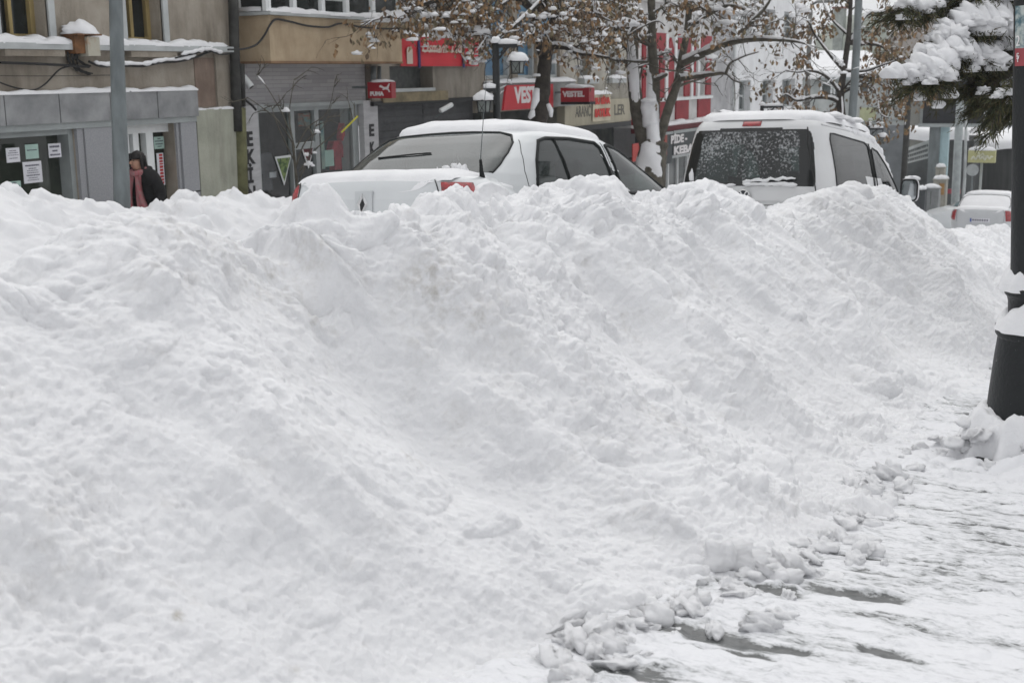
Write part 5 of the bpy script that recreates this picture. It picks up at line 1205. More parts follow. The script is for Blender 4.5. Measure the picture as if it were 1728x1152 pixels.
def make_van():
    o = carroot('parked_van', (-3.90,13.08,-1.02,-.092,.118,-.027), 'white high roofed van with a snow flecked rear window, behind the saloon', 'van')
    c = VAN; VP = mat('white van paint', (.60,.605,.61), .35, .04, 2, spec=.5, coat=.3); c.body(o, VP)
    GLOSSK = mat('glossy black border', (.012,.013,.013), .15, .1, spec=.5)
    rw = c.cabin(o, VP, [V_S1, V_S2], V_R, VSIDE, VGLASS, [(.96,.018),(.88,.036),(.75,.050),(.55,.06),(.3,.066),(.02,.068)], [(-.7,1.1),(.7,1.1),(.6,1.62),(-.6,1.62)], inner=V_I, blk=GLOSSK)
    floorpan(o, .8, .1, 3.2, .90); seats(o, [(1.3,1.2)], .88, 1.25); seats(o, [(2.3,.5)], .88, 1.42, half=.4)
    m = MB(); m.box(-.75,.75,3.0,3.25,.9,1.06); m.build('dashboard', CABIN, o, local=True)
    for w in (V_S1, V_S2): c.gasket(o, w, .009, (1,-1))
    for sg in (1,-1):
        c.line(o, [(sg*.835,.92),(sg*.82,1.1),(sg*.79,1.35),(sg*.735,1.6),(sg*.69,1.72)], .006, 'rear') if sg < 0 else c.line(o, [(.10,.90),(.10,1.2),(.13,1.5),(.17,1.66)], .007, None, 1)
        c.line(o, [(1.93,.9),(1.93,1.3),(1.885,1.6)], .006, None, sg); c.line(o, [(.40,1.0),(.40,.92)], .004, None, sg)
        # roof gutter
        m = MB(); m.tube([(sg*(c.side(y,1.70)+.004), y, 1.70) for y in np.linspace(.35,2.3,16)], .010, 6); m.build('roof_gutter', VP, o, True, True)
        c.lens(o, 'tail_lamp', TAILR, sg, .80, .16, .60, .95, .012)
    # high brake lamp
    yb = c.rear(0,1.70); m = MB(); rows = [[(x, c.rear(x*.8,z)-.004-.022*math.sqrt(max(0,1-abs(x/.105)**6))*(1-abs((z-1.705)/.028)**4), z) for x in np.linspace(-.105,.105,18)] for z in np.linspace(1.677,1.733,7)]
    m.grid(rows); m.build('brake_lamp', TAILR, o, True, True)
    # round badge: ring with V over W
    yb = c.bodyrear(0,.92)-.010; m = MB(); n = 36; R_ = .078
    m.tube([(R_*math.cos(2*math.pi*k/n), yb-.004, .915+R_*math.sin(2*math.pi*k/n)) for k in range(n+1)], .0085, 8, False); bd = m.build('badge_ring', CHROME, o, True, True)
    m = MB(); m.prism([(.074*math.cos(2*math.pi*k/n), .915+.074*math.sin(2*math.pi*k/n)) for k in range(n)], 'y', yb, .05); m.build('badge_disc', mat('dark blue grey enamel', (.03,.035,.045), .3, .1), bd, local=True)
    m = MB(); U = .915
    for pts in ([(-.036,.062),(0,.008),(.036,.062)], [(-.062,.036),(-.026,-.062),(0,.0),(.026,-.062),(.062,.036)]):
        for a, b in zip(pts, pts[1:]): m.bar((a[0],yb-.005,U+a[1]), (b[0],yb-.005,U+b[1]), .014, .008, (0,1,0))
    m.build('badge_letters', CHROME, bd, local=True)
    c.line(o, [(-.4,.80),(-.36,.835),(.36,.835),(.4,.80)], .004, 'bodyrear'); 
    m = MB(); m.box(-.1,.1,c.bodyrear(0,.75)-.03,.05,.725,.76); m.build('handle', BLACK, o, local=True)
    # wiper lying on the window, snow roll on it
    m = MB(); m.tube([(.02,c.rear(0,1.06)-.02,1.06),(.3,c.rear(.3,1.1)-.025,1.10),(.56,c.rear(.56,1.105)-.02,1.105)], .009, 6); wp = m.build('wiper', RUBBER, o, True, True)
    m = MB(); rnd = random.Random(3); pts = [(x, c.rear(x,1.10)-.022, 1.085+.03*math.sin(x*3)+.012*rnd.uniform(-1,1)) for x in np.linspace(-.02,.56,14)]; m.tube(pts, [.01]+[.016*rnd.uniform(.7,1.4) for _ in range(12)]+[.008], 7)
    pts = [(x, c.rear(x,1.06)-.012, 1.055+.006*rnd.uniform(-1,1)) for x in np.linspace(-.02,.58,14)]; m.tube(pts, [.01]+[.022*rnd.uniform(.7,1.3) for _ in range(12)]+[.008], 7)
    pts = [(x, c.rear(x,1.04)-.012, 1.04+.008*rnd.uniform(-1,1)) for x in np.linspace(-.32,-.1,7)]; m.tube(pts, [.006]+[.014*rnd.uniform(.7,1.3) for _ in range(5)]+[.006], 7)
    m.blob((-.63,c.rear(-.63,1.1)-.01,1.13), .03,.012,.07, 2, .4); m.build('window_snow', SNOW, o, True, True)
    # snow on the roof and along its edges
    def rf(u, v):
        a, b = (u-.5)*2, (v-.5)*2; cc, l, w_ = c.cabp(1.72); r = (abs(a)**6+abs(b)**6)**(1/6); sc = 1/r if r > 1 else 1
        return (a*w_*sc, cc+b*l*sc, float(np.interp(r, [.02,.3,.55,.75,.88,.96,1.0,1.05], [1.845,1.842,1.836,1.825,1.812,1.79,1.755,1.72])))
    snow_sheet(o, 'roof_snow', 60, 60, rf, .05, 12, .22)
    m = MB()
    for i, (x, y, r) in enumerate(((-.48,.5,.12),(-.40,.6,.10),(.62,1.0,.11),(.52,1.35,.12),(.64,1.5,.10),(.1,.6,.08))): m.blob((x,y,1.83), r*1.3, r*1.3, r*.52, i, .2, 16, 10, -.3)
    # wind packed snow on the right screen pillar and cant rail
    pe = [(y, float(np.interp(y, [1.0,2.05,2.45,2.75,3.05], [1.715,1.68,1.545,1.375,1.18]))) for y in np.linspace(1.0,3.05,46)]; rnd = random.Random(6)
    m.tube([(c.side(y,z)-.03+.008*rnd.uniform(-1,1), y, z+.01*rnd.uniform(-1,1)) for y, z in pe], [.012]+[.046*rnd.uniform(.75,1.25) for _ in pe[2:]]+[.01], 9)
    m.build('edge_snow', SNOW, o, True, True)
    m = MB(); m.blob((.50,1.12,1.885), .05, .10, .028, 1, .05, 14, 9); m.build('roof_aerial', BLACK, o, True, True)
    for sg in (1,-1):
        m = MB(); rows = []
        for i, (dy, k) in enumerate(((-.075,.88),(-.07,1.0),(-.02,1.0),(.05,.85),(.09,.5),(.10,.1))):
            rows.append([(sg*(1.0+.105*k*math.copysign(abs(math.cos(t))**.45, math.cos(t))), 2.92+dy, 1.10+.135*k*math.copysign(abs(math.sin(t))**.45, math.sin(t))) for t in np.linspace(0,2*math.pi,28,endpoint=False)])
        m.grid(rows, True); mr = m.build('wing_mirror', BLACK if sg < 0 else VP, o, True, True)
        m = MB(); m.prism([(sg*(1.0+.088*math.copysign(abs(math.cos(t))**.45, math.cos(t))), 1.10+.115*math.copysign(abs(math.sin(t))**.45, math.sin(t))) for t in np.linspace(0,2*math.pi,28,endpoint=False)], 'y', 2.84, 2.846); mg = m.build('mirror_glass', mat('mirror', (.55,.58,.6), .08, .1, metal=1), mr, local=True)
        m = MB(); q = [(sg*(1.0+.097*math.copysign(abs(math.cos(t))**.45, math.cos(t))), 2.843, 1.10+.127*math.copysign(abs(math.sin(t))**.45, math.sin(t))) for t in np.linspace(0,2*math.pi,29)]; m.tube(q, .011, 6, False); m.build('mirror_rim', BLACK, mr, True, True)
        m = MB(); m.bar((sg*.80,2.95,.99),(sg*.95,2.93,.98),.08,.05); m.build('mirror_arm', BLACK, mr, local=True)
        m = MB(); m.blob((sg*1.0,2.93,1.235), .095, .06, .045, 3, .2, 14, 8, -.3); m.build('mirror_snow', SNOW, mr, True, True)
    wheels(c, o, (.85, 3.5), .32, .78); return o
make_van()
SILV = mat('silver white car paint', (.50,.515,.53), .3, .03, spec=.5, coat=.5)
fc = make_sedan((-4.228,36.8,-3.565,-.055,.075,-.009), 'far silver white saloon seen from behind beside the black lamp post', False, SILV)
m = MB(); yb = SEDAN.bodyrear(0,.72)-.01; m.prism([(-.26,.62),(.26,.62),(.26,.73),(-.26,.73)], 'y', yb, .03); pl = m.build('number_plate', PAPERW, fc, local=True)
m = MB(); m.prism([(-.255,.625),(-.215,.625),(-.215,.725),(-.255,.725)], 'y', yb-.004, yb); m.build('plate_band', mat('plate blue', (.02,.06,.30), .5, .1), pl, local=True)
m = MB()
for i in range(7): x = -.19+i*.062; m.prism([(x,.65),(x+.035,.65),(x+.035,.705),(x,.705)], 'y', yb-.003, yb)
m.build('plate_characters', INK, pl, local=True)
p = at(1764, 397, 45); yaw = rad(90+27-4)
pc = make_sedan((p.x, p.y, p.z, yaw, -.02, .05), 'far white car with a blue mark on its flank, nose to the left', False, CARW)
for sg in (1, -1):
    m = MB(); m.grid([[(sg*(SEDAN.bodyside(y,z)+.004), y, z) for y in np.linspace(2.5,3.0,6)] for z in np.linspace(.55,.85,4)]); m.build('blue_mark', mat('blue vinyl', (.04,.12,.42), .5, .1), pc, local=True)
    m = MB(); m.bar((sg*.80,2.85,.98),(sg*.92,2.83,1.02),.10,.09); m.build('wing_mirror', CARW, pc, local=True)
# ================================================================== TREES
BARK = mat('dark wet bark', (.040,.034,.028), .85, .45, 9, .5, 40); BARKG = mat('grey green bark', (.085,.078,.062), .85, .4, 7, .5, 40)
def leafmat(name, c):
    m = mat(name, c, .7, .4, 6); n = m.node_tree; b = n.nodes['Principled BSDF']
    return m
LEAVES = [leafmat('dry ochre leaf', (.25,.155,.078)), leafmat('dry brown leaf', (.125,.088,.058)), leafmat('dull olive leaf', (.17,.14,.082)), leafmat('pale dry leaf', (.33,.25,.165))]
def frame(d):
    d = d.normalized(); a = d.orthogonal().normalized(); return d, a, d.cross(a)
class Tree:
    def __init__(s, seed): s.r = random.Random(seed); s.wood = MB(); s.trunk = MB(); s.snow = MB(); s.leaf = MB(); s.ends = []
    def limb(s, pts, r0, r1, n=8, snow=.5, mb=None, wob=.0):
        pts = [Vector(p) for p in pts]; Q = []
        for i in range(len(pts)-1):
            a, b, c, d = pts[max(i-1,0)], pts[i], pts[i+1], pts[min(i+2, len(pts)-1)]
            for t in np.linspace(0, 1, 5, endpoint=False): Q.append(.5*((2*b)+(c-a)*t+(2*a-5*b+4*c-d)*t*t+(3*b-a-3*c+d)*t**3))
        Q.append(pts[-1]); N = len(Q)-1
        if wob: Q = [q+Vector([s.r.uniform(-wob,wob) for _ in range(3)]) if 0 < i < N else q for i, q in enumerate(Q)]
        R = [(r0+(r1-r0)*i/N)*s.r.uniform(.93,1.07) for i in range(N+1)]
        (mb or s.wood).tube(Q, R, n)
        if snow > 0: s.snowline(Q, R, snow)
        return Q, R
    def snowline(s, Q, R, k):
        run = []; rad_ = []
        for i in range(len(Q)-1):
            d = (Q[i+1]-Q[i]); h = math.hypot(d.x, d.y)/max(d.length, 1e-6)
            if h > .45 and s.r.random() < k+.35*(len(run) > 0):
                rr = max(R[i]*.85, .011); run.append(Q[i]+Vector((0,0,R[i]*.55+rr*.55))); rad_.append(rr*s.r.uniform(.75,1.35))
            else:
                if len(run) > 2: rad_[0] = rad_[-1] = .004; s.snow.tube(run, rad_, 6)
                run, rad_ = [], []
        if len(run) > 2: rad_[0] = rad_[-1] = .004; s.snow.tube(run, rad_, 6)
    def twig(s, p, d, L, r, lev, droop=.25, kids=3, snow=.5):
        d = d.normalized(); pts = [p]; q = p.copy(); dd = d.copy()
        for i in range(4):
            dd = (dd+Vector((s.r.uniform(-.3,.3), s.r.uniform(-.3,.3), s.r.uniform(-.28,.2)-droop*.12*lev))).normalized(); q = q+dd*L/4; pts.append(q)
        R = [r*(1-.16*i) for i in range(5)]; s.wood.tube(pts, R, 5, False); s.snowline(pts, R, snow*.6)
        if lev <= 0: s.ends += [(pts[2], dd), (pts[3], dd), (pts[4], dd)]; return
        s.ends.append((pts[4], dd))
        for k in range(kids):
            i = s.r.choice((1,2,3,4)); f, a, b = frame(dd); t = s.r.uniform(0, 6.28)
            nd = (f*s.r.uniform(.4,1)+(a*math.cos(t)+b*math.sin(t))*s.r.uniform(.5,1.0)+Vector((0,0,.15))).normalized()
            s.twig(pts[i], nd, L*s.r.uniform(.5,.75), r*.55, lev-1, droop, kids, snow)
    def grow(s, Q, R, n, L, lev=2, kids=3, start=.25, snow=.5, up=.25):
        for k in range(n):
            i = min(len(Q)-1, int(len(Q)*(start+(1-start)*s.r.random()))); d = (Q[min(i+1,len(Q)-1)]-Q[i-1]); f, a, b = frame(d); t = s.r.uniform(0, 6.28)
            nd = f*.5+(a*math.cos(t)+b*math.sin(t))+Vector((0,0,up)); s.twig(Q[i], nd, L*s.r.uniform(.6,1.2), max(R[i]*.4, .010), lev, kids=kids, snow=snow)
    def leaves(s, per, size, keep=1.0, cond=None):
        for p, d in s.ends:
            if cond and not cond(p): continue
            if s.r.random() > keep: continue
            for k in range(s.r.randint(max(1,per-2), per+2)):
                c = p+Vector((s.r.gauss(0,.11), s.r.gauss(0,.11), s.r.gauss(-.03,.07))); z = size*s.r.uniform(.55,1.25)
                ax = Vector((s.r.gauss(0,.45), s.r.gauss(0,.45), -1)).normalized(); sd = ax.cross(Vector((s.r.uniform(-1,1), s.r.uniform(-1,1), .2))).normalized(); nm = ax.cross(sd)
                s.leaf.cur = s.r.choices((0,1,2,3), (.38,.34,.16,.12))[0]; cu = s.r.uniform(.1,.45)*z; w_ = z*s.r.uniform(.15,.36)
                a, e = c, c+ax*z; l, r = c+ax*z*.45+sd*w_+nm*cu, c+ax*z*.45-sd*w_+nm*cu*s.r.uniform(.3,1.2)
                l2, r2 = c+ax*z*.78+sd*w_*.75+nm*cu*.3, c+ax*z*.78-sd*w_*.75
                s.leaf.add([a,l,l2,e,r2,r], [(0,1,2,3),(0,3,4,5)])
    def caps(s, n, lo, hi, cond=None):
        E = [e for e in s.ends if not cond or cond(e[0])]
        for k in range(min(n, len(E))):
            p, d = s.r.choice(E); z = s.r.uniform(lo, hi); s.snow.blob(p+Vector((s.r.gauss(0,.05), s.r.gauss(0,.05), .01)), z*s.r.uniform(.9,1.6), z*s.r.uniform(.9,1.6), z*s.r.uniform(.5,.95), s.r.randrange(999), .3, 9, 6, -.35)
    def done(s, name, loc, label, group, bark, cat='tree'):
        t = thing(name, loc, label, cat, group)
        if s.trunk.f: s.trunk.build('trunk', bark, t, True)
        if s.wood.f: s.wood.build('branches', bark, t, True)
        if s.leaf.f: s.leaf.build('crown', LEAVES, t)
        if s.snow.f: s.snow.build('snow', SNOW, t, True)
        return t
TG = 'trees along the far pavement'
def gz(p, off=-.2): return Vector((p.x, p.y, -.1*p.y+off))
def limbpx(T, pts, D, r0, r1, snow=.6, dj=.0, mb=None, n=8):
    """a limb through sight lines; D may change along it"""
    k = len(pts); P = [at(x, y, (D if not isinstance(D, tuple) else D[0]+(D[1]-D[0])*i/(k-1))) for i, (x, y) in enumerate(pts)]
    return T.limb(P, r0, r1, n, snow, mb)
# tree A, trunk in front of the red shop sign
T = Tree(11); D = 21.6
b = at(906, 230, D); base = gz(b)
Q, R = T.limb([base, at(905,260,D), at(909,205,D), at(914,165,D), at(917,130,D), at(921,95,D)], .17, .115, 12, 0, T.trunk)
L = []
L.append(limbpx(T, [(920,98),(930,60),(938,25),(942,-30),(946,-90)], (D,D-.3), .12, .05, .2))
L.append(limbpx(T, [(919,100),(906,62),(902,20),(896,-40),(890,-100)], (D,D+.5), .09, .04, .2))
L.append(limbpx(T, [(938,30),(926,8),(914,4),(893,22),(868,44),(848,58),(832,72)], (D,D-2.4), .055, .014, 1))
L.append(limbpx(T, [(918,100),(906,56),(893,58),(880,74),(862,80),(842,78)], (D,D-1.6), .045, .014, 1))
L.append(limbpx(T, [(918,84),(935,79),(955,81),(975,90),(1000,93),(1030,98)], (D,D-.5), .06, .014, 1))
L.append(limbpx(T, [(938,30),(944,25),(950,42),(962,60)], (D,D-1.0), .04, .014, .8))
L.append(limbpx(T, [(902,20),(870,-6),(820,-20),(770,-10),(720,6),(680,20),(655,30)], (D,D-3.2), .07, .016, .8))
L.append(limbpx(T, [(896,-40),(850,-60),(790,-50),(740,-30),(700,-8)], (D,D-1.8), .06, .015, .8))
L.append(limbpx(T, [(870,-6),(830,20),(790,40),(760,58)], (D-.8,D-2.2), .04, .012, .9))
L.append(limbpx(T, [(942,-30),(980,-40),(1010,-20),(1030,10)], (D,D-1.2), .05, .014, .7))
L.append(limbpx(T, [(930,60),(960,30),(985,20),(1010,30)], (D,D+.9), .04, .012, .8))
L.append(limbpx(T, [(820,-20),(790,-5),(765,20),(740,35)], (D-1.4,D-2.6), .035, .011, .9))
for i, (q, r) in enumerate(L): T.grow(q, r, (5,5,9,6,4,4,20,14,10,7,6,9)[i], .62, 2, 3, .2 if i > 1 else .5)
def opy(p):
    d = p-EYE; return CY-FPX*d.dot(UP)/d.dot(FW)
low = lambda p: T.r.random() < np.interp(opy(p), [0,50,90,115,150], [.46,.36,.22,.09,.02])
T.leaves(3, .10, .9, low)
T.caps(380, .025, .065, lambda p: opy(p) < 125)
for (x, y, z, D_) in ((806,55,.15,19.5),(750,62,.10,19.2),(660,33,.17,18.8),(640,31,.10,18.8),(712,28,.11,19.3),(795,12,.10,19.4),(905,128,.05,21.4)): 
    T.snow.blob(at(x,y,D_), z*1.4, z*1.2, z*.75, int(x), .2, 14, 9, -.3)
for x0, y0, x1, y1, w_ in ((899,187,893,200,.06),(906,150,898,186,.07),(925,176,930,198,.05)): T.snow.tube([at(x0,y0,D-.2), at((x0+x1)/2+2,(y0+y1)/2,D-.22), at(x1,y1,D-.2)], [w_*.7,w_,w_*.5], 8)
T.done('street_tree', base, 'leafy brown street tree whose dark trunk covers the end of the red shop sign', TG, BARK)
# tree B, forked trunk plastered with snow
T = Tree(23); D = 26.5
b = at(1094, 330, D); base = gz(b)
Q, R = T.limb([base, at(1096,320,D), at(1100,270,D), at(1104,240,D)], .36, .30, 12, 0, T.trunk)
L = []
L.append(limbpx(T, [(1098,262),(1082,215),(1072,160),(1068,110),(1066,60),(1056,20),(1046,-30)], (D,D+.4), .18, .09, 0, mb=T.trunk))
L.append(limbpx(T, [(1102,245),(1104,190),(1105,140),(1101,90),(1100,40),(1098,-40)], (D,D-.4), .14, .075, .1, mb=T.trunk))
L.append(limbpx(T, [(1106,250),(1118,215),(1129,180),(1143,140),(1150,100),(1160,50),(1165,-20)], (D,D-.7), .125, .06, .1, mb=T.trunk))
L.append(limbpx(T, [(1150,108),(1185,92),(1225,75),(1260,68),(1300,67),(1340,70),(1358,74)], (D-.5,D-3), .085, .014, 1))
L.append(limbpx(T, [(1146,134),(1172,130),(1200,126),(1224,124),(1238,135),(1250,140)], (D-.4,D-2), .06, .014, 1))
L.append(limbpx(T, [(1225,124),(1232,108),(1245,100),(1262,93),(1280,88)], (D-1.8,D-2.6), .03, .010, .8))
L.append(limbpx(T, [(1104,136),(1114,132),(1125,126)], (D-.2,D-.7), .06, .03, 1))
L.append(limbpx(T, [(1252,54),(1270,36),(1290,15),(1300,0)], (D-2,D-2.6), .05, .02, .8))
L.append(limbpx(T, [(1160,50),(1195,25),(1230,10),(1262,18),(1284,30)], (D-.6,D-2.2), .055, .012, .9))
L.append(limbpx(T, [(1066,60),(1035,50),(1000,58),(975,72)], (D+.3,D-1.3), .05, .012, .9))
L.append(limbpx(T, [(1100,40),(1075,38),(1060,60),(1085,45),(1110,36),(1122,44)], (D-.4,D-1), .03, .012, .9))
L.append(limbpx(T, [(1056,20),(1020,0),(985,5),(955,20)], (D+.3,D-1.0), .05, .012, .8))
L.append(limbpx(T, [(1098,-40),(1130,-30),(1165,0),(1195,20)], (D-.4,D-2), .05, .012, .8))
L.append(limbpx(T, [(1072,110),(1040,102),(1010,96),(985,88)], (D+.2,D-.8), .03, .010, .9))
L.append(limbpx(T, [(1046,-30),(1000,-40),(960,-30),(930,0)], (D+.3,D-1.2), .05, .012, .8))
for i, (q, r) in enumerate(L): T.grow(q, r, (4,4,5,7,3,4,0,4,13,10,3,12,12,6,10)[i], .72, 2, 3, .45 if i < 5 else .2)
low2 = lambda p: T.r.random() < np.interp(opy(p), [0,50,90,115,150], [.36,.27,.17,.07,.02])*np.interp(onX_px(p), [1190,1260,1320], [1,.5,.28])
T.leaves(3, .115, .85, low2)
T.caps(270, .03, .075, lambda p: opy(p) < 140)
def plaster(T, pts, r, k, seed, off=.04, n=26, m_=44):
    P = [Vector(p) for p in pts]; L_ = len(P)-1; rows = []; C, A, B = [], [], []
    toc = (EYE-P[0]).normalized()
    for j in range(m_+1):
        t = L_*j/m_; i = min(int(t), L_-1); c = P[i].lerp(P[i+1], t-i); d = (P[i+1]-P[i]).normalized(); a = (toc-d*toc.dot(d)).normalized(); C.append(c+a*off-RT*off*.5); A.append(a); B.append(d.cross(a))
    th = np.linspace(0, 2*math.pi, n, endpoint=False); q = np.array([[C[j]+(A[j]*math.cos(x)+B[j]*math.sin(x))*r[0] for x in th] for j in range(m_+1)])
    f = fbm((q[...,0], q[...,1], q[...,2]*.8), 3.2, seed, 4)
    for j in range(m_+1):
        rr = r[0]+(r[1]-r[0])*j/m_; e = min(1, j/4, (m_-j)/4)
        rows.append([tuple(C[j]+(A[j]*math.cos(x)+B[j]*math.sin(x))*rr*(.93+k*f[j,i]*1.0-.35*(1-e))) for i, x in enumerate(th)])
    T.snow.grid(rows, True)
plaster(T, [at(x,y,D) for x, y in ((1090,345),(1096,320),(1100,270),(1104,240))], (.35,.29), .16, 5, .07)
plaster(T, [at(x,y,D-.1) for x, y in ((1104,255),(1104,215),(1103,185),(1104,150),(1103,110))], (.16,.10), .26, 9, .05)
plaster(T, [at(x,y,D-.05) for x, y in ((1104,215),(1100,198),(1097,180),(1101,166))], (.22,.14), .25, 14, .06)
plaster(T, [at(x,y,D+.1) for x, y in ((1096,262),(1082,215),(1072,160),(1068,110),(1066,60))], (.15,.09), .20, 21, .03)
for (x, y, z, D_) in ((1050,42,.22,25.4),(1095,170,.11,26.2),(1240,25,.16,24.5),(1205,16,.12,24.8),(1228,40,.14,24.4),(1160,62,.12,25.3),(1000,8,.13,25.2)): T.snow.blob(at(x,y,D_), z*1.5, z*1.3, z*.6, int(x), .2, 14, 9, -.3)
T.done('street_tree', base, 'street tree with a forked trunk plastered in snow in front of the red house', TG, BARKG)
# tree C, behind the grey lamp pole
T = Tree(37); D = 34
b = at(1428, 330, D); base = gz(b)
Q, R = T.limb([base, at(1428,300,D), at(1426,235,D), at(1418,170,D), at(1424,120,D), at(1432,60,D), at(1436,0,D)], .16, .05, 10, 0, T.trunk)
L = [(Q, R)]
for pts, r0 in (([(1420,175),(1400,166),(1370,165),(1345,170),(1328,160),(1318,163)],.06),([(1420,160),(1395,130),(1370,120),(1345,122),(1326,119)],.05),([(1424,120),(1398,90),(1376,60),(1366,40),(1360,30)],.05),
                ([(1436,75),(1460,28),(1485,22),(1510,18),(1530,30)],.06),([(1440,78),(1465,74),(1490,80),(1505,95),(1525,110)],.055),([(1440,130),(1470,132),(1490,145),(1515,155)],.05),([(1424,120),(1460,120),(1490,110),(1520,100)],.04),
                ([(1420,160),(1422,190),(1418,212),(1420,225)],.03),([(1470,134),(1480,160),(1485,190),(1500,200)],.03),([(1432,60),(1410,40),(1395,20),(1385,-10)],.04),([(1345,170),(1335,185),(1328,188)],.02)):
    L.append(limbpx(T, pts, (D,D-1.6*T.r.uniform(-.6,1)), r0, .012, .9))
for i, (q, r) in enumerate(L): T.grow(q, r, (8,5,6,7,8,9,9,7,3,5,6,2)[i], .66, 2, 3, .3, .4)
T.leaves(3, .15, .27); T.caps(70, .03, .065)
T.done('street_tree', base, 'smaller brown leaved street tree behind the slim grey lamp pole', TG, BARK)
# bare sapling before the sports shop
T = Tree(5); D = 17.2; base = gz(at(500,330,D))
Q, R = T.limb([base, at(503,340,D), at(500,300,D), at(494,240,D)], .03, .018, 7, 0, T.trunk)
for pts in ([(494,235),(475,190),(452,150),(432,125)],[(496,245),(470,205),(440,180),(418,165)],[(500,250),(520,215),(552,190),(565,140)],[(505,290),(530,255),(565,225),(600,200)],[(497,250),(488,200),(492,160),(496,135)],[(500,280),(515,240),(545,215),(560,175)],[(498,275),(470,215),(458,180)],[(494,235),(478,195),(470,160)],[(506,300),(520,270),(528,230),(535,205)]):
    q, r = limbpx(T, pts, (D,D-.4*T.r.uniform(-1,1)), .011, .004, .15); T.grow(q, r, 2, .30, 1, 2, .4, .0)
T.ends = []
for (x, y, z) in ((483,187,.06),(534,223,.05),(518,262,.045),(521,277,.06),(528,280,.03),(531,258,.03)): T.snow.blob(at(x,y,D-.05), z, z, z*.7, int(x), .3, 10, 7, -.4)
T.done('bare_sapling', base, 'thin bare sapling with bits of snow in front of the sports shop', None, BARKG)
m = MB(); m.tube([at(576,224,17.0), at(604,196,17.0)], .012, 6); tag(m.build('yellow_stick', mat('yellow plastic', (.45,.42,.05), .5, .1)), 'thin yellow stick leaning in front of the sports shop window', 'stick')

